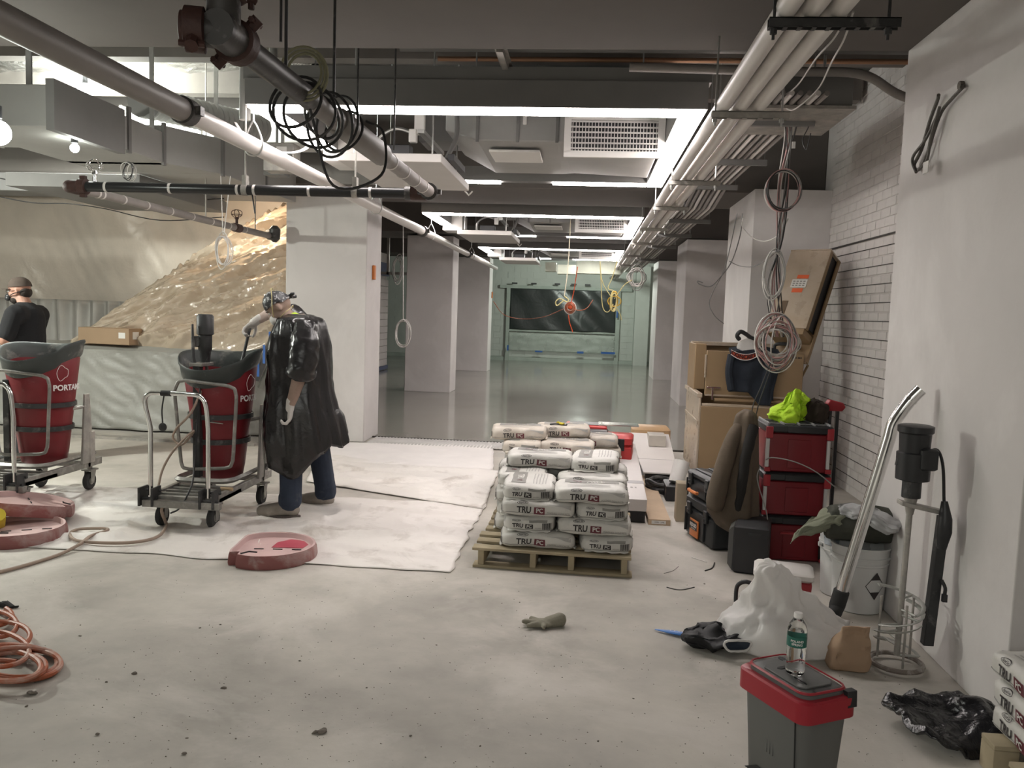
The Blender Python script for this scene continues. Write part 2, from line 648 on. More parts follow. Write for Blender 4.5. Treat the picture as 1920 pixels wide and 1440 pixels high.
def make_grille(dy):
    y = 6.62+dy
    t = thing('air_grille', '', 'air vent', (0.15, y, 2.87))
    x0, x1, z0, z1 = -0.2, 0.51, 2.875, 3.125
    MB().box((x0, y+0.03, z0+0.02), (x1, y+0.3, z1)).box((x0+0.02, y+0.3, z0+0.05), (x1-0.02, y+0.42, z1)).build('plenum_box', greyd2, t, smooth=False)
    f = MB()
    b = 0.035
    f.box((x0-b, y, z0-b), (x1+b, y+0.03, z0+b*0.4)).box((x0-b, y, z1), (x1+b, y+0.03, z1+b))
    f.box((x0-b, y, z0), (x0+0.02, y+0.03, z1)).box((x1-0.02, y, z0), (x1+b, y+0.03, z1))
    f.build('grille_frame', whitem, t, smooth=False)
    for k in range(6):
        z = z0+0.035+k*(z1-z0-0.045)/5
        MB().box((x0+0.015, y+0.004, z-0.006), (x1-0.015, y+0.02, z+0.004)).build('slat', whitem, t, smooth=False)
    v = MB()
    for k in range(27):
        x = x0+0.03+k*(x1-x0-0.06)/26
        v.box((x-0.003, y+0.018, z0), (x+0.003, y+0.028, z1))
    v.build('rear_vanes', whitem, t, smooth=False)['kind'] = 'stuff'
    MB().box((x0, y+0.029, z0), (x1, y+0.03, z1)).build('vent_opening', blackm, t, smooth=False)
    return t


def make_panel(dy):
    y0, y1, z = 6.45+dy, 7.95+dy, 2.75
    t = thing('suspended_panel', '', 'ceiling panel', (-1.6, y0, z))
    MB().box((-1.99, y0, z), (-1.17, y1, z+0.065)).build('panel_body', M('panel_paint', (0.60, 0.575, 0.55), 0.6, var=0.04), t, bevel=0.006)
    for (x, y) in ((-1.9, y0+0.15), (-1.27, y0+0.15), (-1.9, y1-0.15), (-1.27, y1-0.15)):
        MB().tube([(x, y, z+0.06), (x, y, 4.0)], 0.007, 6).build('hanger_rod', galv, t)
    MB().box((-1.66, y0+0.1, z+0.065), (-1.44, y0+0.22, z+0.15)).build('terminal_block', blackm, t, bevel=0.005)
    MB().box((-1.40, y0+0.05, z+0.22), (-1.32, y0+0.10, z+0.40)).box((-1.44, y0+0.04, z+0.16), (-1.38, y0+0.10, z+0.26)).build('valve_box', whitem, t, bevel=0.006)
    MB().box((-1.36, y0, z+0.22), (-1.31, y0+0.9, z+0.25)).build('strut_rail', galv, t, smooth=False)
    MB().tube(bez([(-1.42, y0+0.07, z+0.24), (-1.56, y0+0.1, z+0.27), (-1.70, y0+0.15, z+0.2), (-1.72, y0+0.18, z+0.07)]), 0.014, 8).build('flex_conduit', galv, t)
    MB().tube(bez([(-1.2, y0+0.4, z+0.1), (-1.13, y0+0.45, z+0.3), (-1.15, y0+0.5, z+0.6)]), 0.02, 8).build('copper_pipe', greyd2, t)
    MB().box((-1.17, y0+0.3, z+0.07), (-1.12, y0+0.9, z+0.12)).build('strut_rail', blackm, t, smooth=False)
    MB().tube([(-1.2, y1-0.05, z-0.01), (-1.17, y1, z-0.04), (-1.14, y1+0.03, z)], 0.008, 6).build('hook', whitem, t)
    return t


fr = make_frame(0)
for k in range(3):
    o = fr if k == 0 else copy_tree(fr, loc=fr.location+Vector((0, 6*k, 0)))
    tag(o, ['large white light frame glowing above the pallets, nearest of three', 'white light frame of the middle bay, above the first far column',
            'smallest, farthest of the three glowing light frames'][k], 'ceiling light', 'rectangular light frames down the hall')
du = make_duct(0)
gri = make_grille(0)
pa = make_panel(0)
for k in range(3):
    for src, lab, cat in ((du, 'grey air duct with access hatch inside the %s light frame', 'duct'), (gri, 'white louvred air grille inside the %s light frame', 'air vent'),
                          (pa, 'flat pale panel hung on rods in the %s bay', 'ceiling panel')):
        o = src if k == 0 else copy_tree(src, loc=src.location+Vector((0, 6*k, 0)))
        tag(o, lab % names3[k], cat, src.name.replace('_', ' ')+'s along the ceiling')

for (x, y, z, sx, sy, lab) in ((-0.8, -1.2, 3.07, 3.0, 2.6, 'added fill-light housing under the ceiling behind the viewpoint'), (-3.0, -4.8, 3.12, 5.0, 3.0, 'added wide fill-light housing at the rear of the room')):  # unseen housings added over the two rear fill lights
    tag(MB().box((x-sx/2-0.03, y-sy/2-0.03, z), (x+sx/2+0.03, y+sy/2+0.03, 3.155)).build('fill_light_housing', whitem), lab, 'ceiling light')
# ---- big conduits along the right
cx = [0.705, 0.80, 0.897]
for i, x in enumerate(cx):
    mb = MB()
    pts = [(x, 2.2, 2.80), (x, 27.0, 2.80)]
    mb.tube(pts, 0.042, 16)
    o = mb.build('conduit', offwh, None, org=(x, 2.2, 2.76))
    tag(o, ['leftmost thick white conduit running down the hall ceiling', 'middle one of three thick white ceiling conduits', 'rightmost thick white conduit of the ceiling trio'][i], 'conduit', 'thick white ceiling conduits')
    for y in (4.77, 7.2, 8.9, 11.2, 13.6):
        pass
for k, y in enumerate((3.32, 4.77, 7.15, 8.85, 11.0, 13.2, 16.0, 19.0)):
    x1 = 1.12 if k == 0 else (1.06 if k < 3 else 1.0)
    t = thing('strut_hanger', ['slotted black strut at the top edge holding the white conduits', 'strut hanger under the conduits beside the light frame corner', 'third strut hanger down the conduits',
                               'fourth strut hanger down the conduits'][k] if k < 4 else 'small distant strut hanger crossing the thick conduits', 'bracket', (0.85, y, 2.72), 'strut hangers on the conduits')
    b = MB().box((0.64, y-0.02, 2.722), (x1, y-0.016, 2.757)).box((0.64, y+0.016, 2.722), (x1, y+0.02, 2.757)).box((0.64, y-0.02, 2.754), (x1, y+0.02, 2.758))
    n = 9 if k == 0 else 5
    for q in range(n):
        xx = 0.64+(x1-0.64)*(q+0.5)/n
        b.box((xx-(x1-0.64)/n*0.5, y-0.02, 2.72), (xx-(x1-0.64)/n*0.2, y+0.02, 2.724))
    b.build('strut', blackd if k == 0 else dustm, t, smooth=False)
    for x in (0.66, x1-0.04):
        MB().tube([(x, y, 2.68), (x, y, 4.0 if k else 3.16)], 0.006, 6).tube([(x, y, 2.70), (x, y, 2.72)], 0.014, 6).build('threaded_rod', galv if k else blackd, t)
# ---- rack of thin conduits
for i in range(8):
    x = 1.03+0.052*i
    pts = [(x, 5.3, 3.0), (x, 8.9, 3.0)] + [(x, 9.2, 2.96), (x-0.02, 9.7, 2.86), (x-0.03, 10.1, 2.85), (x-0.03, 24, 2.85)]
    o = MB().tube(pts, 0.017, 8).build('thin_conduit', greypipe if i % 3 else offwh, None, org=(x, 5.3, 2.98))
    tag(o, ['leftmost', 'second', 'third', 'fourth', 'fifth', 'sixth', 'seventh', 'rightmost'][i]+' of the eight thin conduits, counted from the thick white ones', 'conduit', 'thin parallel conduits')
ORD = ['nearest', 'second', 'third', 'fourth', 'fifth', 'sixth', 'seventh', 'eighth', 'farthest']
for iy, y in enumerate((5.9, 7.4, 8.8, 10.6, 12.5, 14.6, 18)):
    z = 2.965 if y < 9 else 2.815
    o = MB().box((0.97, y-0.02, z-0.03), (1.48, y+0.02, z+0.018)).tube([(0.99, y, z), (0.99, y, 4)], 0.005, 6).tube([(1.46, y, z), (1.46, y, 4)], 0.005, 6).build('conduit_rack', greyd2)
    tag(o, ORD[iy]+' cross bar from the near end under the thin parallel conduits', 'bracket', 'cross bars under thin conduits')
# ---- junction box
t = thing('junction_box', 'big grey pull box hanging above the dangling cable bundle', 'junction box', (1.37, 5.9, 2.97))
MB().box((1.10, 5.55, 2.97), (1.62, 6.3, 3.19)).build('box_body', greyd2, t, bevel=0.006)
MB().box((1.08, 5.53, 2.965), (1.64, 6.32, 2.985)).build('box_lip', dustm, t, smooth=False)
MB().tube([(1.3, 6, 3.19), (1.3, 6, 4.0)], 0.01, 6).build('hanger_rod', galv, t)
MB().tube([(1.55, 6, 3.19), (1.55, 6, 4.0)], 0.01, 6).build('hanger_rod', galv, t)
o = MB().tube(bez([(0.2, 5.35, 3.16), (1.2, 5.35, 3.14), (1.62, 5.4, 3.14), (1.9, 5.5, 3.04), (2.3, 5.5, 2.93), (2.54, 5.5, 2.92)], 8), 0.028, 10).build('flexible_conduit', greypipe)
tag(o, 'thick grey flexible conduit from the pull box into the brick wall', 'conduit')
# ---- sprinkler mains
t = thing('sprinkler_main', 'long thick painted pipe running diagonally from the top left corner', 'pipe', (-2.33, 2.6, 2.63))
mx = -2.34
MB().tube([(mx, 2.2, 2.70), (mx, 4.62, 2.70)], 0.066, 20).build('pipe_length', M('pipe_paint', (0.22, 0.20, 0.185), 0.5, var=0.05), t)
MB().tube([(mx, 4.72, 2.70), (mx, 11.5, 2.70)], 0.056, 20).build('pipe_length', offwh, t)
MB().tube([(mx, 11.6, 2.70), (mx, 21.0, 2.70)], 0.052, 16).build('pipe_length', offwh, t)
for y in (4.67, 11.55, 16.0):
    m2 = MB().tube([(mx, y-0.05, 2.70), (mx, y-0.045, 2.70), (mx, y+0.045, 2.70), (mx, y+0.05, 2.70)], [0.07, 0.078, 0.078, 0.07], 20)
    m2.cbox((mx+0.085, y, 2.70), (0.04, 0.05, 0.05)).cbox((mx-0.085, y, 2.70), (0.04, 0.05, 0.05))
    m2.build('pipe_coupling', darkpipe, t)
for k, y in enumerate((5.65, 9.0, 12.2, 16.5)):
    h = MB().tube([(mx, y, 4.0), (mx, y, 2.86)], 0.006, 6)
    h.tube(bez([(mx, y, 2.87), (mx-0.03, y, 2.82), (mx-0.066, y, 2.72), (mx-0.045, y, 2.65), (mx, y, 2.632), (mx+0.045, y, 2.65), (mx+0.066, y, 2.72), (mx+0.03, y, 2.82), (mx, y, 2.87)], 4), 0.006, 6)
    h.build('clevis_hanger', galv, t)

t = thing('dark_sprinkler_pipe', 'dark pipe with a heavy red grooved coupling at the top of the picture', 'pipe', (-1.08, 2.3, 2.36))
dx, dz = -1.085, 2.40
MB().tube([(dx, 2.42, dz), (dx, 3.15, dz)], 0.042, 16).build('pipe_length', darkpipe, t)
MB().tube([(dx, 3.15, dz), (dx, 3.55, dz)], 0.043, 16).build('pipe_length', greypipe, t)
MB().tube([(dx+0.0, 3.5, dz), (dx, 3.52, dz), (dx, 4.25, dz), (dx, 4.28, dz)], [0.05, 0.058, 0.058, 0.03], 16).build('painted_sleeve', M('pipe_paint', (0.22, 0.20, 0.185)), t)
MB().tube([(dx, 4.26, dz), (dx, 5.6, dz)], 0.040, 16).build('pipe_length', greypipe, t)
for y in (4.45, 4.75, 5.05, 5.3):
    MB().tube([(dx, y, dz), (dx, y+0.018, dz)], 0.043, 16).build('tape_band', offwh, t)
h = MB().tube([(dx, 5.53, dz), (dx, 5.535, dz), (dx, 5.6, dz), (dx, 5.605, dz)], [0.045, 0.058, 0.058, 0.045], 16)
h.cbox((dx+0.065, 5.57, dz), (0.03, 0.04, 0.03)).cbox((dx-0.065, 5.57, dz), (0.03, 0.04, 0.03))
h.build('pipe_coupling', darkpipe, t)
# fitting with red caps
fx, fy = -1.085, 2.40
f = MB().tube([(fx, fy+0.07, dz), (fx, fy-0.05, dz)], 0.052, 16).tube([(fx, fy, dz), (fx, fy, dz+0.14)], 0.048, 16).tube([(fx, fy, dz), (fx-0.07, fy-0.02, dz)], 0.046, 16)
f.build('tee_fitting', darkpipe, t)
f = MB().tube([(fx, fy, dz+0.10), (fx, fy, 4)], 0.036, 16)
f.build('riser_pipe', darkpipe, t)
for c, ax in (((fx-0.075, fy-0.022, dz), Vector((1, 0.3, 0))), ((fx, fy+0.09, dz), Vector((0, 1, 0))), ((fx, fy, dz+0.12), Vector((0, 0, 1)))):
    c = Vector(c)
    ax.normalize()
    m2 = MB().tube([c-ax*0.03, c-ax*0.026, c+ax*0.026, c+ax*0.03], [0.052, 0.064, 0.064, 0.052], 20)
    s = ax.orthogonal().normalized()
    for sg in (-1, 1):
        m2.tube([c+s*sg*0.055, c+s*sg*0.095], 0.02, 8)
        q = ax.cross(s)
        m2.tube([c+s*sg*0.082-ax*0.035, c+s*sg*0.082+ax*0.035], 0.009, 6)
    m2.build('red_coupling', rusty, t)
m2 = MB().tube([(fx-0.10, fy-0.03, dz), (fx-0.112, fy-0.034, dz), (fx-0.116, fy-0.035, dz)], [0.05, 0.05, 0.03], 20)
m2.build('end_cap', rusty, t)
for y in (2.9, 3.45):
    MB().tube([(dx, y, dz+0.04), (dx, y, 3.16)], 0.006, 6).build('hanger_rod', blackd, t)
random.seed(5)
o = MB()
for k in range(7):
    y = 3.0+0.1*k
    R_ = 0.07+0.055*random.random()
    dzz = -0.03-0.05*random.random()
    pts = [(dx+(R_)*math.cos(a)*0.9, y+0.06*math.sin(a*1+k), dz+dzz+0.02+R_*math.sin(a)) for a in [2*PI*i/14 for i in range(14)]]
    o.tube(bez(pts, 2, closed=True), 0.006, 6, closed=True)
o.tube(bez([(dx+0.02, 3.1, dz-0.05), (dx+0.05, 3.3, dz-0.30), (dx+0.22, 3.4, dz-0.24), (dx+0.2, 3.5, dz-0.05), (dx+0.1, 3.6, dz+0.02)]), 0.006, 6)
o = o.build('wire_coil', blackd)
tag(o, 'loops of dark wire wound around the dark overhead pipe', 'wire')
o = MB()
for k in range(3):
    pts = [(dx+0.02+(0.065+0.01*k)*math.cos(a), 3.03+0.012*math.sin(a+k), dz+0.06+(0.075+0.01*k)*math.sin(a)) for a in [2*PI*i/12 for i in range(12)]]
    o.tube(bez(pts, 2, closed=True), 0.005, 6, closed=True)
tag(o.build('cord_knot', M('olive_cord', (0.22, 0.21, 0.13), 0.7)), 'tangled olive cord tied on top of the dark overhead pipe', 'cord')

t = thing('black_sprinkler_pipe', 'black pipe crossing level under the ceiling with white tape bands', 'pipe', (-2.4, 5.62, 2.36))
cy, czp = 5.66, 2.40
MB().tube([(-3.66, cy, czp), (-1.14, cy, czp)], 0.036, 16).build('pipe_length', M('black_pipe', (0.02, 0.02, 0.021), 0.3), t)
for x in (-3.42, -2.95, -2.46, -2.34, -1.95, -1.52):
    MB().tube([(x, cy, czp), (x+0.018, cy, czp)], 0.0375, 16).build('tape_band', offwh, t)
e = MB().tube(bez([(-3.60, cy, czp), (-3.69, cy, czp), (-3.70, cy+0.06, czp), (-3.70, cy+0.12, czp)], 4), 0.044, 14)
e.tube([(-3.62, cy, czp), (-3.61, cy, czp), (-3.56, cy, czp), (-3.555, cy, czp)], [0.045, 0.056, 0.056, 0.045], 14)
e.cbox((-3.585, cy, czp+0.06), (0.04, 0.03, 0.03)).cbox((-3.585, cy, czp-0.06), (0.04, 0.03, 0.03))
e.build('elbow_coupling', rusty, t)
e = MB().tube([(-1.25, cy, czp), (-1.1, cy, czp)], 0.045, 14).tube([(-1.2, cy, czp), (-1.2, cy, czp+0.1)], 0.032, 12).cbox((-1.2, cy, czp+0.02), (0.05, 0.11, 0.05))
e.build('tee_coupling', rusty, t)
MB().tube([(-1.27, cy, czp+0.0), (-1.23, cy, czp)], 0.048, 14).build('pipe_coupling', darkpipe, t)
for x in (-2.40, -1.62):
    h = MB().tube([(x, cy, 4.0), (x, cy, czp+0.10)], 0.006, 6).cbox((x, cy, czp+0.05), (0.03, 0.05, 0.10)).tube([(x-0.02, cy, czp), (x+0.02, cy, czp)], 0.041, 14)
    h.build('clevis_hanger', dustm, t)
MB().tube([(-2.35, cy, czp-0.03), (-2.33, cy, czp-0.16)], 0.005, 6).build('wire_tail', blackm, t)


def sprinkler(c, label, mat, parent=None):
    c = Vector(c)
    t = thing('sprinkler', label, 'sprinkler', c)
    MB().tube([c, c+Vector((0, 0, 0.05)), c+Vector((0, 0, 0.055)), c+Vector((0, 0, 0.075))], [0.014, 0.014, 0.022, 0.02], 10).build('nozzle', mat, t)
    f = MB()
    for a in (0, PI/2, PI, 3*PI/2):
        d = Vector((math.cos(a), math.sin(a), 0))
        f.tube(bez([c+d*0.015+Vector((0, 0, 0.07)), c+d*0.05+Vector((0, 0, 0.09)), c+d*0.055+Vector((0, 0, 0.13)), c+d*0.02+Vector((0, 0, 0.15))], 4), 0.004, 6)
    f.tube(bez([c+Vector((0.055*math.cos(a), 0.055*math.sin(a), 0.1)) for a in [2*PI*i/10 for i in range(10)]], 2, closed=True), 0.003, 6, closed=True)
    f.build('wire_cage', mat, t)
    MB().tube([c+Vector((0, 0, 0.15)), c+Vector((0, 0, 0.153))], 0.022, 12).build('deflector', mat, t)
    return t


sprinkler((-3.50, cy, czp+0.036), 'silver sprinkler head with guard on the left end of the black pipe', chrome)
t = thing('grey_sprinkler_pipe', 'grey taped pipe running back from the left end of the black pipe', 'pipe', (-3.66, 5.8, 2.36))
gx = -3.70
MB().tube([(gx, cy+0.1, czp), (gx, 9.55, czp)], 0.034, 14).build('pipe_length', greypipe, t)
for y in (6.0, 6.06, 6.35, 6.7, 7.1, 7.5, 7.9, 8.3, 8.7):
    MB().tube([(gx, y, czp), (gx, y+0.02, czp)], 0.0355, 14).build('tape_band', offwh, t)
MB().tube([(gx, 8.45, czp), (gx, 8.58, czp)], 0.046, 14).build('red_tee', rusty, t)
MB().tube([(gx, 9.4, czp), (gx, 9.56, czp)], 0.046, 14).tube([(gx+0.05, 9.45, czp-0.07), (gx+0.05, 9.45, czp-0.03), (gx+0.05, 9.45, czp+0.08), (gx+0.05, 9.45, czp+0.12)], [0.02, 0.06, 0.065, 0.03], 12).build('valve', darkpipe, t)
for y in (7.8, 9.0):
    MB().tube([(gx, y, 4.0), (gx, y, czp+0.03)], 0.006, 6).build('hanger_rod', dustm, t)
sprinkler((gx, 8.51, czp+0.036), 'red sprinkler head on the grey pipe in front of the lit plastic', rusty)

# pipes across the ceiling at the back of the near beam
for (y, z, r, x0, x1, m, lab) in ((5.3, 3.36, 0.045, -9, -1.2, greyd, 'grey pipe crossing the ceiling at the top left behind the near beam'),
                                  (5.55, 3.34, 0.035, -1.3, 2.5, greyd2, 'dark pipe crossing above the nearest light frame'),
                                  (6.0, 3.62, 0.05, -2.2, 2.5, greypipe, 'highest pipe crossing above the nearest light frame'),
                                  (6.9, 3.66, 0.02, -1.3, 2.5, M('copper', (0.35, 0.2, 0.12), 0.4, metal=0.6), 'thin copper pipe crossing above the nearest light frame')):
    tag(MB().tube([(x0, y, z), (x1, y, z)], r, 12).build('ceiling_pipe', m), lab, 'pipe')
for (x, lab) in ((-1.55, 'left of two dark vertical pipes by the red coupling'), (-1.34, 'right of two dark vertical pipes by the red coupling')):
    tag(MB().tube([(x-1.0, 6.0, 2.95), (x-1.0, 6.0, 4.0)], 0.04 if x < -1.4 else 0.03, 12).build('drop_pipe', greyd), lab, 'pipe')
o = MB().box((-0.62, 5.2, 3.20), (-0.58, 6.6, 3.24)).box((-0.64, 5.2, 3.24), (-0.56, 6.6, 3.245)).build('strut_rail', dustm)
tag(o, 'slotted strut rail pointing into the dark gap above the light frame', 'bracket')
# exposed structure in the gaps
for iy, y in enumerate((5.9, 7.1, 8.3)):
    for dy in (0, 6, 12):
        tag(MB().box((-9, y+dy, 3.72), (2.5, y+dy+0.16, 4.0)).build('ceiling_joist', M('joist', (0.17, 0.155, 0.14), 0.9)), ORD[iy+dy//2]+' dark joist across the open ceiling, counted from the near beam', 'beam', 'dark joists under the slab')

# ---- ducts on the left
t = thing('left_duct', 'grey rectangular duct stepping back along the top left', 'duct', (-4.5, 5.5, 2.77))
MB().box((-8.5, 5.5, 2.78), (-3.72, 6.3, 3.06)).build('duct_section', greyd, t, smooth=False, bevel=0.006)
MB().box((-3.72, 5.46, 2.75), (-3.66, 6.33, 3.09)).build('duct_flange', greyd2, t, smooth=False)
MB().box((-4.6, 6.0, 2.80), (-3.70, 7.1, 3.06)).build('duct_section', greyd, t, smooth=False, bevel=0.006)
MB().loft([[(-4.6, 7.0, 2.80), (-3.70, 7.0, 2.80), (-3.70, 7.0, 3.12), (-4.6, 7.0, 3.12)], [(-4.6, 7.55, 2.80), (-3.42, 7.55, 2.80), (-3.42, 7.55, 3.12), (-4.6, 7.55, 3.12)]]).build('duct_elbow', greyd, t, smooth=False, bevel=0.006)
MB().box((-4.3, 7.55, 2.80), (-3.42, 9.5, 3.12)).build('duct_section', greyd, t, smooth=False, bevel=0.006)
for y in (6.45, 7.0, 7.55, 8.6):
    x = -3.70 if y < 7.3 else -3.42
    MB().box((x-0.01, y-0.02, 2.78), (x+0.015, y+0.02, 3.14)).build('duct_seam', greyd2, t, smooth=False)
for p in ((-3.95, 5.62), (-4.9, 5.62), (-4.35, 6.2), (-3.75, 6.9), (-3.6, 7.8)):
    MB().box((p[0]-0.02, p[1]-0.004, 3.05), (p[0]+0.02, p[1]+0.004, 4.0)).build('hanger_strap', galv, t, smooth=False)
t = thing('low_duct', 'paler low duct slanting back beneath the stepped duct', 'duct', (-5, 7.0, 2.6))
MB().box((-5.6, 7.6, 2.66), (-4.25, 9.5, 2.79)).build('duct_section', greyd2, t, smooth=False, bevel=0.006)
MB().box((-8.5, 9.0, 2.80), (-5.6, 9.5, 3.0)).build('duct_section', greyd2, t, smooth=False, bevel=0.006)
t = thing('white_duct', 'brightly lit white duct above the ducts at top left', 'duct', (-5, 9, 3.4))
MB().box((-9, 8.9, 3.36), (-2.7, 9.45, 3.72)).build('duct_body', whitem, t, bevel=0.01)
for x in (-7, -6.1, -5.2, -4.3, -3.4):
    MB().box((x, 8.88, 3.35), (x+0.03, 9.46, 3.73)).build('duct_seam', whitem, t, smooth=False)
t = thing('corrugated_pipe', 'ribbed round duct lying across the upper left ceiling', 'duct', (-3.6, 7.6, 3.4))
pts = [(-3.95+0.012*i, 7.2+0.03*i, 3.36+0.001*i) for i in range(44)]
MB().tube(pts, [0.13+0.014*(i % 2) for i in range(44)], 14).build('ribbed_hose', greyd, t)
MB().tube([(-3.97, 7.12, 3.36), (-3.95, 7.2, 3.36)], 0.15, 14).build('end_collar', greyd2, t)
o = MB().grid(lambda u, v: (-9+u*6.3, 5.2+v*3.7, 3.9+0.0*u), 70, 50).rough(0.10, 1.7, 2, ridge=True).build('foil_insulation', foil, thick=0.01)
tag(o, 'crinkled shiny foil insulation on the ceiling at top left', 'insulation')
for (c, d, m_, lab) in (((-2.98, 7.75, 2.94), (0.2, 0.16, 0.24), greyd2, 'small grey actuator box hung beside the left duct'),
                        ((-2.72, 7.2, 2.89), (0.27, 0.18, 0.24), dustm, 'grey control box with white label beside the thick pipe')):
    t = thing('control_box', lab, 'electrical box', (c[0], c[1], c[2]-d[2]/2))
    MB().cbox(c, d).build('box_body', m_, t, bevel=0.008)
    MB().cbox((c[0]+0.03, c[1]-d[1]/2-0.004, c[2]+0.02), (0.09, 0.008, 0.13)).build('label_plate', whitem, t)
    MB().tube([(c[0]+0.1, c[1]-d[1]/2-0.02, c[2]), (c[0]+0.1, c[1]-d[1]/2, c[2])], 0.03, 14).build('dial', chrome, t)
    MB().tube([(c[0], c[1], c[2]+d[2]/2), (c[0], c[1], 3.9)], 0.012, 8).build('conduit_drop', galv, t)
# white boxes at the left ends of the light frames
for k in range(3):
    y = 7.15+6*k
    o = MB().box((-2.34, y, 2.87), (-2.02, y+0.5, 3.13)).build('end_box', whitem, bevel=0.006)
    tag(o, 'white box at the left end of the %s light frame' % names3[k], 'duct', 'white boxes left of the light frames')
o = MB().tube(bez([(-2.62, 6.0, 2.93), (-2.5, 6.0, 2.78), (-2.30, 6.1, 2.74), (-2.15, 6.2, 2.8), (-2.1, 6.25, 2.98)], 8), 0.03, 4, flat=0.2).build('duct_strap', whitem)
tag(o, 'curved white strap hanging under the left end of the light frame', 'bracket')
# extra hanger rods seen in front of the nearest frame
for (px, y, z0, lab) in ((671, 5.3, 2.78, 'left of two thin rods hanging in front of the light bar'), (741, 5.3, 2.62, 'right of two thin rods hanging in front of the light bar'), (526, 3.5, 2.72, 'thin rod hanging over the dark pipe')):
    x = P(px, 150, y).x
    tag(MB().tube([(x, y, z0), (x, y, 3.9 if y > 5 else 3.16)], 0.006, 6).build('threaded_rod', blackd), lab, 'rod')

# ================================================================== PLASTIC CURTAINS (left background)
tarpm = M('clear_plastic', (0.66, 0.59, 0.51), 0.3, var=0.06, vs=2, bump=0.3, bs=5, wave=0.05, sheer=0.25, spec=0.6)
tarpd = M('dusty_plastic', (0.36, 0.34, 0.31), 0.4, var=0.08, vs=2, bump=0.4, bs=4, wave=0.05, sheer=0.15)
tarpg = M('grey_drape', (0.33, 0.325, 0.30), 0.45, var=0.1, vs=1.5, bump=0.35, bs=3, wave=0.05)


def fold(p, k=1.0):
    return noise.noise(p*k)


def upper(u, v):
    x = -11.5+u*7.93
    z = 1.55+v*1.5
    d = 0.03*math.sin(x*3+2*fold(Vector((x, z, 0)), 1.2))+0.10*fold(Vector((x*1.0, z*0.5, 3)))+0.008*(1-abs(fold(Vector((x*3+z*1.5, z*0.8, 0)), 1.6))*4)
    return (x, 11.3-0.15*(1-v)*math.sin(u*9)+d, z)


o = MB().grid(upper, 180, 40).build('upper_plastic_curtain', tarpm, thick=0.004)
tag(o, 'pale plastic sheet hanging across the upper left background', 'plastic sheet')


def lower(u, v):
    x = -11.5+u*7.0
    z = 0.9+v*0.68
    d = 0.05*math.sin(x*26+2.5*fold(Vector((x, z*0.5, 0)), 1.5))+0.03*fold(Vector((x*3, z, 1)))
    return (x, 11.0+d, z)


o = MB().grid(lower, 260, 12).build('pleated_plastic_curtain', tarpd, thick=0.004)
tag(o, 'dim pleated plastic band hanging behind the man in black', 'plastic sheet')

# sloped shiny drape: ridge from lower left to upper right
A0, A1 = P(150, 643, 10.4), P(570, 372, 11.2)       # ridge
B0, B1 = P(150, 655, 9.95), P(575, 665, 9.75)        # foot


def slope(u, v):
    a = A0.lerp(A1, u)
    b = B0.lerp(B1, u)
    bow = 0.42*math.sin(min(1, u*1.4)*PI)*(1-v)**1.0
    p = a.lerp(b, v)
    p.z += 0.30*math.sin(u*PI*0.9)*(1-v)*0.6
    q = Vector((p.x*0.75+p.z*0.55, p.z*0.85-p.x*0.42, 0))
    n = 0
    amp = 1
    for k in range(5):
        n += amp*(1-abs(noise.noise(Vector((q.x*0.35, q.y*2.0, k*9.1))*(1.35*1.9**k)+Vector((0, 0.5*noise.noise(q*0.8), 0))))*2.4)
        amp *= 0.58
    edge = min(1, v*7, (1-v)*7+0.15)
    p.y -= 0.15*n*edge
    p.z += 0.06*n*edge
    if v < 0.06:
        p.z += 0.02*math.sin(u*190)+0.015*math.sin(u*77)
    return p


shiny = M('shiny_plastic', (0.54, 0.445, 0.345), 0.17, var=0.08, vs=2, bump=0.35, bs=9, wave=0.03, spec=0.8, sheer=0.12)
o = MB().grid(slope, 210, 110).build('wrinkled_plastic_drape', shiny, thick=0.004, ang=50)
tag(o, 'shiny wrinkled plastic drape sloping down from the column to the carton', 'plastic sheet')


def low(u, v):
    x = -11+u*7.42
    prof = [(9.62, 0.02), (9.68, 0.5), (9.72, 0.98), (9.80, 1.03), (10.4, 1.04)]
    t = v*4
    i = min(3, int(t))
    f = t-i
    y = prof[i][0]*(1-f)+prof[i+1][0]*f
    z = prof[i][1]*(1-f)+prof[i+1][1]*f
    d = 0.05*fold(Vector((x*1.2+z*1.5, z*0.8-x*0.4, 5)), 1.6)+0.02*(1-abs(fold(Vector((x*2+z*3, z-x, 2)), 2))*3)
    if i >= 2:
        return (x, y, z+d*0.3)
    return (x, y+d, z)


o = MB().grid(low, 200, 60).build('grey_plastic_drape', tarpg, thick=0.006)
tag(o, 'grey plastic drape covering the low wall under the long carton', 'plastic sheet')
struct(MB().box((-11.5, 9.85, 0), (-3.6, 10.35, 0.99)), 'trim_4', wallp)
# handrail with blue tape behind the worker
t = thing('handrail', 'dark sloping handrail with blue tape strips behind the bent worker', 'handrail', P(490, 700, 9.6))
a, b = P(478, 712, 9.55), P(528, 600, 9.55)
MB().tube([a, b], 0.05, 4).build('rail', M('rail_grey', (0.10, 0.098, 0.095), 0.6), t)
MB().tube([a+Vector((0.05, 0.03, -0.1)), b+Vector((0.05, 0.03, -0.1))], 0.035, 4).build('rail_trim', M('rail_light', (0.2, 0.2, 0.18), 0.6), t)
bluet = M('blue_tape', (0.05, 0.14, 0.42), 0.6)
for k in range(4):
    c = a.lerp(b, 0.2+0.22*k)
    MB().box(c+Vector((-0.015, -0.065, -0.10)), c+Vector((0.012, -0.055, 0.12))).build('tape_strip', bluet, t)
o = MB().box(P(478, 770, 9.75), P(552, 690, 9.8)).build('pale_panel', M('lilac_panel', (0.46, 0.45, 0.55), 0.6))
tag(o, 'pale lilac panel seen between the barrel and the bent worker', 'panel')
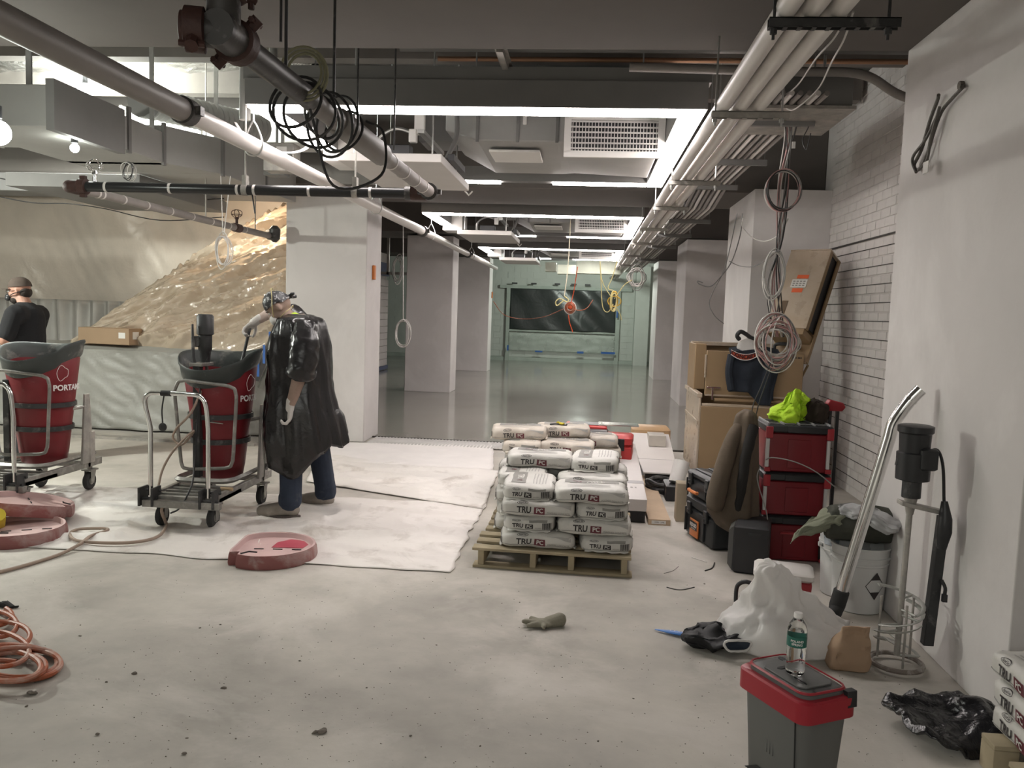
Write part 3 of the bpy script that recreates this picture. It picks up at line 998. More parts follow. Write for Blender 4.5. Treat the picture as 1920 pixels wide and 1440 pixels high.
# long carton on the ledge
c0, c1 = P(146, 655, 9.72), P(252, 655, 9.72)
t = thing('long_carton', 'long brown cardboard box lying on the plastic-covered ledge', 'carton', ((c0.x+c1.x)/2, 9.8, 1.055))
cardm = M('cardboard', (0.34, 0.235, 0.15), 0.8, var=0.06, bump=0.1)
Tc = Tm(((c0.x+c1.x)/2, 9.80, 1.055), rz=-0.10)
MB(Tc).rbox((-0.34, -0.13, 0), (0.36, 0.13, 0.20), 0.006).build('box_body', cardm, t)
MB(Tc).box((-0.33, -0.03, 0.2), (0.35, 0.03, 0.202)).build('tape', M('carton_tape', (0.42, 0.30, 0.19), 0.4), t)
MB(Tc).box((0.361, -0.06, 0.07), (0.363, 0.06, 0.16)).box((0.22, -0.132, 0.08), (0.31, -0.1305, 0.15)).build('paper_label', whitem, t)
# plastic roll and strip on the floor
a, b = P(168, 775, 9.35), P(282, 778, 9.25)
o = MB().tube([G(150, 783, 0.1), G(285, 786, 0.1)], 0.095, 20).rough(0.008, 6).build('plastic_roll', M('white_film', (0.60, 0.57, 0.53), 0.5, bump=0.2))
tag(o, 'white roll of plastic film lying on the floor behind the left mixer', 'plastic roll')
o = MB().grid(lambda u, v: (G(285, 786).x+u*1.3, G(285, 786).y-0.1+0.35*v, 0.012+0.11*math.sin(v*PI)*(1-0.6*u)+0.03*noise.noise(Vector((u*9, v*4, 0)))), 40, 12).build('loose_plastic', tarpg, thick=0.004)
tag(o, 'loose bunched plastic on the floor at the end of the white roll', 'plastic sheet')
o = MB().box((-8, 9.0, 0.0), (-3.7, 9.12, 0.03)).build('floor_strip', dustm)
tag(o, 'thin dusty strip on the floor along the draped wall', 'floor strip')

# ================================================================== FLOOR COVERINGS
sheetm = M('dusty_sheet', (0.70, 0.66, 0.625), 0.45, var=0.06, vs=1.5, col2=(0.40, 0.35, 0.31), c2s=2.4, c2t=(0.53, 0.72), bump=0.35, bs=5, wave=0.03)


def quadsheet(c, nu, nv, amp, z0, seed, edge=0.03):
    def fn(u, v):
        p = c[0].lerp(c[1], u).lerp(c[3].lerp(c[2], u), v)
        q = Vector((p.x*1.2+p.y*0.6, p.y*2.4-p.x*0.3, seed))
        n = max(0, 1-abs(noise.noise(q*0.9))*4)**2*0.7+max(0, 1-abs(noise.noise(q*2.1))*5)**2*0.3+0.15*noise.noise(q*5)
        e = noise.noise(Vector((u*9, v*9, seed)))*edge
        fall = min(1, v*7+0.12)*min(1, (1-v)*7+0.12)*min(1, (1-u)*8+0.15)
        return Vector((p.x+e*(1 if u in (0, 1) else 0), p.y+e*(1 if v in (0, 1) else 0), z0+max(0, amp*n*fall)))
    return fn


cs = [G(-60, 1020), G(843, 1075), G(912, 945), G(-60, 905)]
o = MB().grid(quadsheet(cs, 0, 0, 0.05, 0.006, 3, 0.06), 170, 60).build('plastic_floor_sheet', sheetm, thick=0.003)
tag(o, 'big creased dusty plastic sheet spread on the floor under the mixers', 'plastic sheet')
cs = [G(575, 905), G(905, 957), G(935, 885), G(600, 850)]
o = MB().grid(quadsheet(cs, 0, 0, 0.045, 0.012, 8, 0.03), 70, 34).build('plastic_floor_sheet', sheetm, thick=0.003)
tag(o, 'smaller overlapping plastic sheet between the worker and the pallets', 'plastic sheet')
cs = [G(596, 865), G(925, 884), G(925, 838), G(610, 831)]
o = MB().grid(quadsheet(cs, 0, 0, 0.01, 0.012, 5, 0.01), 40, 20).build('white_floor_board', M('white_board', (0.76, 0.72, 0.70), 0.6, var=0.05), thick=0.012)
tag(o, 'flat white rectangular board on the floor before the column', 'board')
t = thing('corrugated_mat', 'pale corrugated strip along the dark edge of the wet floor', 'mat', (-1.8, 9.75, 0))
cm = MB()
for k in range(60):
    y = 9.5+0.0085*k
rw = []
n = 90
v = []
for k in range(n+1):
    x = -2.55+1.85*k/n
    v.append([(x, 9.52, 0.012+0.008*(k % 2)), (x, 9.99, 0.012+0.008*(k % 2))])
cm.loft(v, closed=False, cap=False)
cm.build('corrugated_sheet', M('corrugated', (0.50, 0.48, 0.46), 0.6), t, thick=0.006)

# floor debris: small chips of mortar and dirt
random.seed(21)
spots = [(415, 1172, .012), (255, 1265, .022), (65, 1300, .03), (45, 1325, .018), (420, 1290, .022), (185, 1380, .02), (345, 1415, .02), (600, 1372, .03), (152, 1193, .014), (195, 1280, .014), (375, 1178, .012),
         (690, 1290, .01), (770, 1380, .012), (820, 1210, .01), (905, 1110, .012), (975, 1130, .01), (1255, 1040, .012), (1320, 1095, .012), (350, 1385, .012), (440, 1385, .012), (150, 1172, .01), (560, 1240, .01),
         (1215, 1230, .01), (1190, 1310, .01), (1120, 1390, .012), (900, 1400, .012), (1205, 1110, .01)]
for i, (x, y, s) in enumerate(spots):
    s *= 0.62
    p = G(x, y)
    mb = MB()
    for k in range(3 if s > 0.018 else 1):
        mb.ell((p.x+random.uniform(-s, s), p.y+random.uniform(-s, s)*0.6, s*0.25), (s*random.uniform(.5, 1), s*random.uniform(.4, .8), s*0.35), n=7, m=5)
    o = mb.rough(s*0.5, 30, i).build('debris_chip', M('dirt', (0.15, 0.13, 0.11), 0.9, var=0.3, vs=20))
    tag(o, 'small dark crumb of dirt on the dusty concrete floor', 'debris', 'dirt crumbs scattered on the floor')
mb = MB()
for i in range(600):
    x, y = random.uniform(-40, 1700), random.uniform(1080, 1440)
    p = G(x, y)
    s = random.uniform(.0015, .004)
    mb.add([(p.x-s, p.y, 0.0005), (p.x+s, p.y-s*.4, 0.0005), (p.x+s*.2, p.y+s, 0.0005), (p.x, p.y, s)], [(0, 1, 3), (1, 2, 3), (2, 0, 3), (2, 1, 0)])
o = mb.build('floor_grit', M('dirt', (0.1, 0.088, 0.075)), smooth=False)
tag(o, 'fine dark grit scattered over the concrete floor', 'grit', kind='stuff')
for (pts, r, m_, lab) in (([(1250, 1101), (1275, 1106), (1302, 1101)], .003, darkpipe, 'short curved dark wire lying beside the pallet'),
                          ([(1322, 1070), (1335, 1065), (1340, 1055)], .004, darkpipe, 'little dark twisted scrap near the black tool boxes'),
                          ([(1297, 1045), (1325, 1054)], .003, whitem, 'thin white plastic stick on the floor near the black tool boxes'),
                          ([(1245, 1075), (1262, 1070), (1272, 1062)], .002, greypipe, 'faint pale wire scrap lying beyond the curved dark wire'),
                          ([(1000, 1250-60), (1003, 1191)], .003, darkpipe, None)):
    if lab:
        tag(MB().tube(bez([G(x, y, r) for x, y in pts]), r, 6).build('wire_scrap', m_), lab, 'scrap')

# ---- orange hoses
orange = M('orange_hose', (0.36, 0.10, 0.045), 0.5, var=0.1, col2=(0.42, 0.3, 0.25), c2s=6, c2t=(0.5, 0.7))
dusth = M('dusty_hose', (0.33, 0.25, 0.20), 0.65, var=0.12, vs=6)
pts = [G(x, y, .012 if x < 120 else .028) for x, y in ((-40, 1082), (40, 1062), (110, 1040), (150, 1020), (170, 1005), (200, 995), (195, 991), (150, 992), (132, 1000), (140, 1012), (175, 1017), (230, 1018), (275, 1013), (300, 1003), (312, 985))] + [Vector((-2.93, 5.55, 0.05)), Vector((-2.93, 5.5, 0.15)), Vector((-2.9, 5.55, 0.22))]
o = MB().tube(bez(pts, 8), 0.011, 8).build('mixer_cord', dusth)
tag(o, 'dusty orange cord looping across the floor to the middle mixer', 'cord')
mb = MB()
hc = [(-20, 1162, 68, 16), (-20, 1190, 75, 22), (50, 1212, 0, 0), (40, 1240, 80, 28), (20, 1252, 85, 30), (5, 1232, 60, 26)]
loops = [(-14, 1152, 36, 16), (-6, 1166, 34, 18), (8, 1190, 50, 22), (-10, 1212, 56, 26), (34, 1240, 72, 28), (44, 1246, 74, 28), (26, 1250, 62, 26), (0, 1248, 70, 30), (38, 1244, 80, 31), (10, 1262, 60, 20)]
path = []
NL = len(loops)-1
for i in range(NL*14):
    t_ = i/14
    k = int(t_)
    f_ = t_-k
    L0, L1 = loops[k], loops[k+1]
    cxx, cyy, rxx, ryy = [L0[q]*(1-f_)+L1[q]*f_ for q in range(4)]
    aa = 2*PI*t_-0.8
    path.append((cxx+rxx*math.cos(aa), cyy+ryy*math.sin(aa), 0.013+0.012*(k % 4)+0.006*math.sin(aa*1.3)))
o = MB().tube(bez([G(x, y, z) for x, y, z in path], 3), 0.0115, 8).build('orange_hose', orange)
tag(o, 'coiled orange rubber hose lying at the lower left edge', 'hose')
p = G(8, 1138)
o = MB()
for k in range(6):
    q = p+Vector((random.uniform(-.05, .05), random.uniform(-.02, .02), .01))
    o.ell(q, (.025, .012, .01), n=8, m=5)
tag(o.rough(0.02, 25).build('dirt_clump', rubber), 'black ragged clump by the orange hose at the left edge', 'debris')

# ================================================================== MIXERS
redb = M('barrel_red', (0.17, 0.013, 0.018), 0.45, var=0.12, vs=4, col2=(0.33, 0.17, 0.16), c2s=2.5, c2t=(0.60, 0.85), rvar=0.1)
rimd = M('barrel_rim', (0.045, 0.052, 0.05), 0.5, var=0.2, col2=(0.26, 0.25, 0.23), c2s=6, c2t=(0.55, 0.75))
tubm = M('worn_tube', (0.26, 0.25, 0.235), 0.45, metal=0.6, var=0.2, vs=12, col2=(0.42, 0.40, 0.37), c2s=9, c2t=(0.5, 0.7))
wht = M('print_white', (0.75, 0.72, 0.70), 0.6, var=0.05)


def rtube(pts, r, mat_, name, t, n=10, k=4):
    return MB().tube(bez(pts, k), r, n).build(name, mat_, t)


def mixer(off, label, motor=True):
    O = Vector(off)
    t = thing('portable_mixer', label, 'mixer', O, 'portable barrel mixers on wheeled frames')

    def V(x, y, z):
        return O+Vector((x, y, z))
    # local: barrel centre (0, .15), handle end at y=-.5, x -.25 .. .28
    T = Matrix.Translation(V(-0.02, 0.12, 0.27))
    N_ = 40

    def rim(a):    # a=0 +x ; front = -y
        return 0.83+0.045*(1+math.sin(a))+0.035*math.cos(2*a)+0.02*math.cos(a)
    rings = []
    for f, r in ((0, 0.14), (0.02, 0.165), (0.12, 0.18), (0.4, 0.205), (0.7, 0.235), (0.97, 0.268)):
        rings.append([(r*math.cos(2*PI*k/N_), r*math.sin(2*PI*k/N_), f*(0.80 if f < 0.97 else 1)*(1 if f < 0.9 else rim(2*PI*k/N_)-0.06)) for k in range(N_)])
    for r in (0.255, 0.17):
        rings.append([(r*math.cos(2*PI*k/N_), r*math.sin(2*PI*k/N_), (rim(2*PI*k/N_)-0.06) if r > .2 else 0.2) for k in range(N_)])
    bar = MB(T).loft(rings).build('barrel', redb, t, ang=60)
    rr = []
    for r, dz in ((0.268, -0.075), (0.285, -0.05), (0.30, 0.03), (0.31, 0.05), (0.305, 0.065), (0.285, 0.055), (0.262, -0.03), (0.255, -0.08)):
        rr.append([(r*math.cos(2*PI*k/N_), r*math.sin(2*PI*k/N_), rim(2*PI*k/N_)+dz-(0.02 if math.sin(2*PI*k/N_) < -0.5 else 0)) for k in range(N_)])
    MB(T).loft(rr, wrap=False, cap=False).build('pouring_rim', rimd, bar, ang=60)
    MB(T).ell((0, 0, 0.36), (0.185, 0.185, 0.03)).build('wet_mix', M('wet_mix', (0.13, 0.125, 0.115), 0.3), bar)
    for z, r in ((0.29, 0.213), (0.48, 0.233)):
        MB(T).lathe([(r, z-0.02), (r+0.008, z-0.018), (r+0.008, z+0.018), (r, z+0.02)], 40, cap=False).build('steel_band', blackd, t)
    # lettering wraps round the barrel side that faces right
    for txt, sz, z in (('PORTAMIX', 0.062, 0.62), ('MEGA HIPPO', 0.0, 0.58)):
        if sz == 0:
            continue
        vs_, fs_ = text_mb(txt, sz, 0.002)
        a0 = -0.12 if not motor else 0.0
        vv = []
        for x, y in vs_:
            r = 0.243+(z-0.55)*0.14+0.006
            a = a0+x/r
            vv.append((r*math.cos(a), r*math.sin(a), z+y))
        MB(T).add(vv, fs_).build('lettering', wht, bar, smooth=False)
    ra = []
    for k in range(26):
        a = 2*PI*k/26
        th = (-0.45 if not motor else -0.25)+0.17*math.cos(a)
        zz = 0.74+0.055*math.sin(a)*(1+0.25*math.cos(3*a))
        r = 0.243+(zz-0.55)*0.14+0.006
        ra.append((r*math.cos(th), r*math.sin(th), zz))
    MB(T).tube(ra, 0.002, 4, closed=True).build('emblem', wht, bar)
    # chrome handle
    h = [V(-0.25, -0.50, 0.24), V(-0.25, -0.50, 0.72), V(-0.29, -0.50, 0.90), V(-0.26, -0.50, 0.955), V(-0.20, -0.50, 0.965), V(0.05, -0.50, 0.965), V(0.12, -0.50, 0.945), V(0.155, -0.50, 0.88), V(0.17, -0.50, 0.72), V(0.17, -0.50, 0.24)]
    pts = [h[0], h[1]] + bez(h[1:9], 4)[1:] + [h[9]]
    MB().tube(pts, 0.016, 12).build('push_handle', chrome, t)
    MB().tube([V(-0.17, -0.50, 0.965), V(-0.10, -0.50, 0.965)], 0.02, 12).build('handle_grip', blackm, t)
    # guard frame
    g_ = [V(-0.19, -0.18, 0.42), V(-0.24, -0.18, 0.95), V(-0.21, -0.18, 1.02), V(-0.15, -0.18, 1.03), V(0.16, -0.16, 1.0), V(0.21, -0.16, 0.98), V(0.225, -0.16, 0.92), V(0.20, -0.16, 0.45), V(0.18, -0.16, 0.40), V(0.13, -0.16, 0.385), V(-0.13, -0.18, 0.37), V(-0.175, -0.18, 0.38)]
    pp = []
    for i in range(len(g_)):
        a, b = g_[i], g_[(i+1) % len(g_)]
        pp += [a.lerp(b, 0.1), a.lerp(b, 0.5), a.lerp(b, 0.9)]
    MB().tube(pp, 0.013, 10, closed=True).build('guard_frame', tubm, t)
    # base
    d = MB()
    d.box(V(-0.27, -0.48, 0.20), V(0.24, -0.10, 0.235))
    d.build('base_plate', dustm, t, bevel=0.004)
    for k in range(4):
        y = -0.44+0.09*k
        MB().box(V(-0.26, y, 0.235), V(0.23, y+0.03, 0.25)).build('base_slat', tubm, t, bevel=0.003)
    MB().box(V(-0.29, -0.55, 0.165), V(0.27, -0.50, 0.215)).build('front_crossbar', tubm, t, bevel=0.004)
    for x in (-0.27, 0.17):
        b = MB().box(V(x-0.045, -0.56, 0.17), V(x-0.03, -0.44, 0.30)).box(V(x+0.05, -0.56, 0.17), V(x+0.065, -0.44, 0.30))
        b.tube([V(x-0.06, -0.52, 0.22), V(x+0.08, -0.52, 0.22)], 0.012, 8).tube([V(x-0.06, -0.47, 0.27), V(x+0.08, -0.47, 0.27)], 0.010, 8)
        b.build('hinge_bracket', blackd, t, bevel=0.002)
    for x in (-0.25, 0.205):
        MB().box(V(x, -0.48, 0.20), V(x+0.035, 0.50, 0.26)).build('side_rail', tubm, t, bevel=0.004)
    MB().box(V(-0.25, 0.30, 0.20), V(0.24, 0.34, 0.25)).build('rear_crossbar', tubm, t, bevel=0.004)
    u = [V(-0.20, 0.45, 0.30), V(-0.22, 0.0, 0.30), V(-0.22, -0.17, 0.30), V(-0.16, -0.23, 0.30), V(0.10, -0.23, 0.30), V(0.19, -0.17, 0.30), V(0.205, 0.0, 0.30), V(0.205, 0.45, 0.30)]
    MB().tube(bez(u, 5), 0.02, 4).build('barrel_cradle', tubm, t)
    # pivot plates
    for x in (-0.275, 0.235):
        MB().loft([[V(x, 0.20, 0.24), V(x+0.02, 0.20, 0.24), V(x+0.02, 0.36, 0.24), V(x, 0.36, 0.24)], [V(x, 0.25, 0.82), V(x+0.02, 0.25, 0.82), V(x+0.02, 0.31, 0.82), V(x, 0.31, 0.82)]]).box(V(x-0.005, 0.30, 0.24), V(x+0.025, 0.37, 0.5)).build('pivot_plate', dustm, t, bevel=0.004)
    MB().tube([V(-0.27, 0.26, 0.72), V(-0.18, 0.18, 0.70)], 0.014).tube([V(0.25, 0.26, 0.72), V(0.17, 0.18, 0.70)], 0.014).build('pivot_pin', dustm, t)
    # castors
    for (x, y) in ((-0.22, -0.40), (0.16, -0.40), (-0.22, 0.36), (0.21, 0.36)):
        wr_ = 0.075
        w_ = thing_part = MB().tube([V(x-0.02, y, wr_), V(x-0.012, y, wr_), V(x+0.012, y, wr_), V(x+0.02, y, wr_)], [wr_-0.008, wr_, wr_, wr_-0.008], 20).build('wheel', rubber, t)
        MB().tube([V(x-0.023, y, wr_), V(x+0.023, y, wr_)], 0.03, 12).build('wheel_hub', dustm, w_)
        f = MB()
        for s in (-1, 1):
            f.loft([[V(x+s*0.027, y-0.02, wr_-0.02), V(x+s*0.031, y-0.02, wr_-0.02), V(x+s*0.031, y+0.02, wr_-0.02), V(x+s*0.027, y+0.02, wr_-0.02)],
                    [V(x+s*0.027, y-0.02, 0.165), V(x+s*0.031, y-0.02, 0.165), V(x+s*0.031, y+0.05, 0.165), V(x+s*0.027, y+0.05, 0.165)]])
        f.box(V(x-0.045, y-0.04, 0.163), V(x+0.045, y+0.06, 0.175)).tube([V(x, y+0.01, 0.17), V(x, y+0.01, 0.20)], 0.02)
        f.build('castor_fork', tubm, w_)
    if motor:
        MB().box(V(-0.125, -0.13, 0.30), V(-0.07, -0.075, 1.13)).build('mixer_post', blackd, t, bevel=0.004)
        MB().box(V(-0.15, -0.14, 1.13), V(-0.05, 0.06, 1.155)).build('motor_arm', tubm, t, bevel=0.003)
        c = V(-0.09, 0.0, 0)
        m_ = MB().tube([c+Vector((0, 0, 1.15)), c+Vector((0, 0, 1.24)), c+Vector((0, 0, 1.25)), c+Vector((0, 0, 1.36)), c+Vector((0, 0, 1.365)), c+Vector((0, 0, 1.50)), c+Vector((0, 0, 1.515))], [0.035, 0.042, 0.05, 0.05, 0.062, 0.062, 0.05], 18)
        m_.rbox(c+Vector((-0.09, -0.05, 1.27)), c+Vector((-0.02, 0.03, 1.35)), 0.01)
        mo = m_.build('motor', blackd, t)
        MB().tube([c+Vector((-0.07, -0.06, 1.44)), c+Vector((-0.05, -0.09, 1.2)), c+Vector((-0.02, -0.08, 1.02))], [0.008, 0.014, 0.022], 8).build('power_cable', blackd, mo)
        MB().tube([c+Vector((0, 0.02, 1.15)), c+Vector((0.02, 0.09, 0.55))], 0.012, 8).build('mixing_shaft', dustm, t)
        MB().tube(bez([V(-0.04, -0.1, 1.02), V(-0.1, -0.2, 0.8), V(-0.2, -0.22, 0.68), V(-0.24, -0.2, 0.6), V(-0.16, -0.22, 0.56), V(-0.08, -0.2, 0.66), V(-0.12, -0.24, 0.62), V(-0.22, -0.26, 0.5), V(-0.27, -0.3, 0.38), V(-0.25, -0.4, 0.27)], 6), 0.009, 8).build('wrapped_cord', dusth, t)
        MB().tube(bez([V(-0.15, -0.5, 0.95), V(-0.155, -0.52, 0.85), V(-0.15, -0.52, 0.76)], 4), 0.005, 6).ell(V(-0.15, -0.52, 0.73), (0.03, 0.015, 0.03)).build('hanging_plug', blackd, t)
        MB().tube([V(0.17, -0.30, 0.265), V(0.26, -0.30, 0.265)], 0.013, 10).build('wooden_handle', M('wood_handle', (0.38, 0.27, 0.16), 0.6), t)
        MB().loft([[V(0.02, -0.2, 0.73), V(0.02, -0.2, 0.735), V(0.02, -0.15, 0.735), V(0.02, -0.15, 0.73)], [V(0.15, -0.22, 0.725), V(0.15, -0.22, 0.728), V(0.15, -0.215, 0.728), V(0.15, -0.215, 0.725)]]).build('scraper_blade', chrome, t)
        # hanging cable from motor
        MB().tube(bez([V(-0.06, -0.14, 1.0), V(-0.055, -0.2, 0.7), V(-0.03, -0.3, 0.4), V(0.02, -0.45, 0.3), V(-0.02, -0.53, 0.17), V(-0.08, -0.55, 0.13)], 6), 0.006, 6).build('thin_cable', blackm, t)
    else:
        MB().box(V(-0.21, -0.10, 0.30), V(-0.16, -0.05, 0.95)).build('mixer_post', blackd, t, bevel=0.004)
    return t


mixer((-2.76, 6.0, 0.008), 'red barrel mixer in the middle, with its black motor upright, beside the bent worker')
mixer((-4.33, 6.18, 0.008), 'red barrel mixer at the left edge, in front of the man with crossed arms', motor=False)

# ---- lids on the floor
lidm = M('dusty_red_lid', (0.52, 0.36, 0.345), 0.6, var=0.08, vs=3, col2=(0.50, 0.10, 0.13), c2s=2.6, c2t=(0.62, 0.70), bump=0.1)
lids = M('lid_side', (0.25, 0.09, 0.085), 0.55, var=0.15, col2=(0.45, 0.36, 0.34), c2s=6, c2t=(0.5, 0.8))


def lid(loc, rz, label, tilt=0.0, half=False):
    t = thing('barrel_lid', label, 'lid', loc, 'dusty red barrel lids')
    T = Tm(loc, rz=rz, rx=tilt)
    n = 48
    a0, a1 = (0, 2*PI) if not half else (PI*0.05, PI*1.15)

    def R_(a):
        r = 0.29
        if 0.75*PI < a < 1.25*PI:
            r = min(r, 0.215/abs(math.cos(a)))
        if abs(a-1.28*PI) < 0.05:
            r -= 0.05
        return r
    rings = []
    for s, z in ((1.0, 0.0), (1.02, 0.02), (1.0, 0.065), (0.97, 0.085), (0.92, 0.085), (0.88, 0.055), (0.6, 0.05), (0.001, 0.05)):
        rings.append([(R_(2*PI*k/n)*s*math.cos(2*PI*k/n), R_(2*PI*k/n)*s*math.sin(2*PI*k/n), z*(1-0.45*(math.sin(2*PI*k/n) < -0.4 and half))) for k in range(n)])
    lo = MB(T).loft(rings[:4], cap=False).build('lid_rim', lids, t, ang=60)
    MB(T).loft(rings[3:]+[[q for q in rings[-1]]], cap=False).rough(0.003, 8, 3).build('lid_top', lidm, t, ang=60)
    if not half and tilt == 0 and loc[0] > -3:
        MB(T).loft([[(0.0, 0.02, 0.0535), (0.20, 0.02, 0.0535), (0.22, 0.10, 0.0535), (0.17, 0.19, 0.0535), (0.08, 0.215, 0.0535), (0.01, 0.14, 0.0535)], [(0.0, 0.02, 0.0545), (0.20, 0.02, 0.0545), (0.22, 0.10, 0.0545), (0.17, 0.19, 0.0545), (0.08, 0.215, 0.0545), (0.01, 0.14, 0.0545)]]).build('clean_patch', M('lid_red', (0.42, 0.07, 0.10), 0.4), t)
    for k in range(3):
        MB(T).box((-0.10+0.12*k, -0.02, 0.052), (-0.04+0.12*k, -0.012, 0.056)).build('slot', blackm, t)
    MB(T).tube([(-0.12, -0.24, 0.088), (-0.08, -0.2, 0.09), (-0.03, -0.205, 0.088)], 0.005, 5).build('crack', blackm, t)
    return t


c = G(505, 1045)
lid((c.x+0.0, c.y+0.02, 0.0), 0.12, 'red barrel lid lying flat on the floor before the middle mixer')
c = G(35, 1008)
lid((c.x, c.y, 0.0), 0.5, 'red barrel lid lying flat at the left edge under another')
c = G(55, 985)
lid((c.x-0.03, c.y+0.03, 0.095), 2.3, 'tilted dusty barrel lid resting on the one at the left edge', tilt=0.18)
o = MB().tube([G(-8, 985, 0.02), G(-6, 985, 0.06), G(-5, 965, 0.16)], 0.05, 12).build('yellow_spool', M('yellow', (0.6, 0.48, 0.03), 0.5))
tag(o, 'yellow object cut off by the left edge beside the lids', 'spool')

# ================================================================== CEMENT BAGS ON PALLETS
wood = M('pallet_wood', (0.36, 0.30, 0.20), 0.8, var=0.15, vs=5, bump=0.15, bs=30)
bagw = M('bag_paper', (0.60, 0.585, 0.55), 0.5, var=0.05, vs=6, bump=0.6, bs=10, wave=0.012)
bagd = M('dusty_bag_paper', (0.54, 0.485, 0.42), 0.65, var=0.06, vs=6, col2=(0.63, 0.58, 0.52), c2s=8, c2t=(0.5, 0.7), bump=0.35, bs=10, wave=0.01)
inkb = M('ink_black', (0.035, 0.03, 0.03), 0.6, var=0.1)
inkg = M('ink_grey', (0.27, 0.26, 0.24), 0.6, var=0.1)
inkr = M('ink_maroon', (0.13, 0.03, 0.04), 0.6, var=0.1)
T_TRU, T_PC, T_POL, T_RS, T_SM = (text_mb('TRU', 0.062, 0.0018), text_mb('PC', 0.040, 0.0012), text_mb('POLISHED CONCRETE', 0.0175, 0.0002),
                                  text_mb('Rapid Set', 0.017, 0.0003), text_mb('Self-Leveling Polished Concrete Topping', 0.010, 0.0))


def bag_geo(a, b, c, seed, ex=(7, 7, 4.5)):
    so = Vector((seed*3.7, seed*1.3, seed*5.9))

    def surf(p):
        x, y, z = p.x/a, p.y/b, p.z/c
        m = (abs(x)**ex[0]+abs(y)**ex[1])
        r = (m+abs(z)**ex[2])**(1/max(ex[0], 1)) if False else None
        # project along the dominant axis ray from the centre
        t = 1.0
        for _ in range(20):
            v_ = abs(x*t)**ex[0]+abs(y*t)**ex[1]+abs(z*t)**ex[2]
            t *= (1/v_)**0.18 if v_ > 1e-9 else 1
        q = Vector((x*t*a, y*t*b, z*t*c))
        return q

    def lump(q):
        n = noise.noise_vector((q+so)*7)
        n2 = noise.noise_vector((q+so)*17)
        e = 1-min(1, (abs(q.x)/a)**6)
        return q+Vector((n.x*0.006, n.y*0.006, n.z*0.012))+n2*0.0042
    return surf, lump


def bag_print(bx, surf, lump, a, b, c, side, root_mat, t, scale=1.0):
    """side: 'f','b' (long faces), 'l','r' (short ends)"""
    def onf(x, z):
        if side in 'fb':
            s = -1 if side == 'f' else 1
            q = surf(Vector((x*(-s), s*b*3, z)) if False else Vector((x*(-s), 0, z)))
            # solve y on the surface
            X, Z = x*(-s), z
            k = 1-abs(X/a)**7-abs(Z/c)**4.5
            y = s*b*(max(0.02, k)**(1/7))
            return lump(Vector((X, y, Z)))+Vector((0, s*0.0032, 0))
        s = -1 if side == 'l' else 1
        Y, Z = x*s, z
        k = 1-abs(Y/b)**7-abs(Z/c)**4.5
        X = s*a*(max(0.02, k)**(1/7))
        return lump(Vector((X, Y, Z)))+Vector((s*0.0032, 0, 0))
    hw = a if side in 'fb' else b
    k = 1.0 if side in 'fb' else 0.72

    def put(tx, sc_, ox, oz, m, name):
        vs_, fs_ = tx
        return MB().add([onf(ox+x*sc_, oz+z*sc_) for x, z in vs_], fs_).build(name, m, t, smooth=False)
    x0 = -0.36*hw if side in 'fb' else -0.42*hw
    put(T_TRU, 0.80*k, x0, -0.008, inkb, 'lettering')
    # small box with PC in it, drawn as bars round light letters
    wx = x0+0.098*k
    m = MB()
    h2, w2 = 0.021*k, 0.034*k
    for i in range(4):
        m.add([onf(wx-w2+2*w2*i/4, -0.008-h2), onf(wx-w2+2*w2*(i+1)/4, -0.008-h2), onf(wx-w2+2*w2*(i+1)/4, -0.008+h2), onf(wx-w2+2*w2*i/4, -0.008+h2)], [(0, 1, 2, 3)])
    m.build('logo_box', inkr if side in 'f' else inkb, t, smooth=False)
    vs_, fs_ = T_PC

    def onf2(x, z):
        p = onf(x, z)
        if side in 'fb':
            p.y += (-1 if side == 'f' else 1)*0.0022
        else:
            p.x += (-1 if side == 'l' else 1)*0.0022
        return p
    MB().add([onf2(wx+x*k*0.92, -0.008+z*k*0.92) for x, z in vs_], fs_).build('lettering', root_mat, t, smooth=False)
    put(T_POL, 0.80*k, x0+0.098*k+0.118*k, -0.019, inkg, 'lettering')
    put(T_SM, 0.9*k, x0+0.06*k, -0.037, inkg, 'lettering')
    # oval emblem
    ox, oz = x0-0.01*k, 0.034*k+0.002
    ov = MB()
    ring = []
    for i in range(20):
        an = 2*PI*i/20
        ring.append((ox+0.036*k*math.cos(an), oz+0.0105*k*math.sin(an)))
    ring2 = [(ox+(x-ox)*0.9, oz+(z-oz)*0.8) for x, z in ring]
    vv = [onf(*p) for p in ring]+[onf(*p) for p in ring2]
    ov.add(vv, [(i, (i+1) % 20, 20+(i+1) % 20, 20+i) for i in range(20)])
    ov.build('oval_emblem', inkb, t, smooth=False)
    put(T_RS, 0.75*k, ox, oz, inkb, 'lettering')
    if side in 'lr':
        bc = MB()
        for i in range(12):
            x = hw*0.52+i*0.0048
            ww = 0.0012 if i % 3 else 0.0022
            bc.add([onf(x-ww, -0.026), onf(x+ww, -0.026), onf(x+ww, 0.016), onf(x-ww, 0.016)], [(0, 1, 2, 3)])
        bc.build('barcode', inkb, t, smooth=False)
        pn = MB()
        for i in range(6):
            xa, xb = -0.05+0.115*i/6, -0.05+0.115*(i+1)/6
            pn.add([onf(xa+0.05, 0.018), onf(xb+0.05, 0.018), onf(xb+0.05, 0.034), onf(xa+0.05, 0.034)], [(0, 1, 2, 3)])
        pn.build('grey_swoosh', inkg, t, smooth=False)
    else:
        pn = MB()
        for i in range(8):
            xa, xb = 0.06+0.15*i/8, 0.06+0.15*(i+1)/8
            fa, fb = i/8, (i+1)/8
            pn.add([onf(xa, 0.034-0.028*fa*fa), onf(xb, 0.034-0.028*fb*fb), onf(xb, 0.036), onf(xa, 0.036)], [(0, 1, 2, 3)])
        pn.build('grey_swoosh', M('ink_pale', (0.40, 0.39, 0.37), 0.6), t, smooth=False)


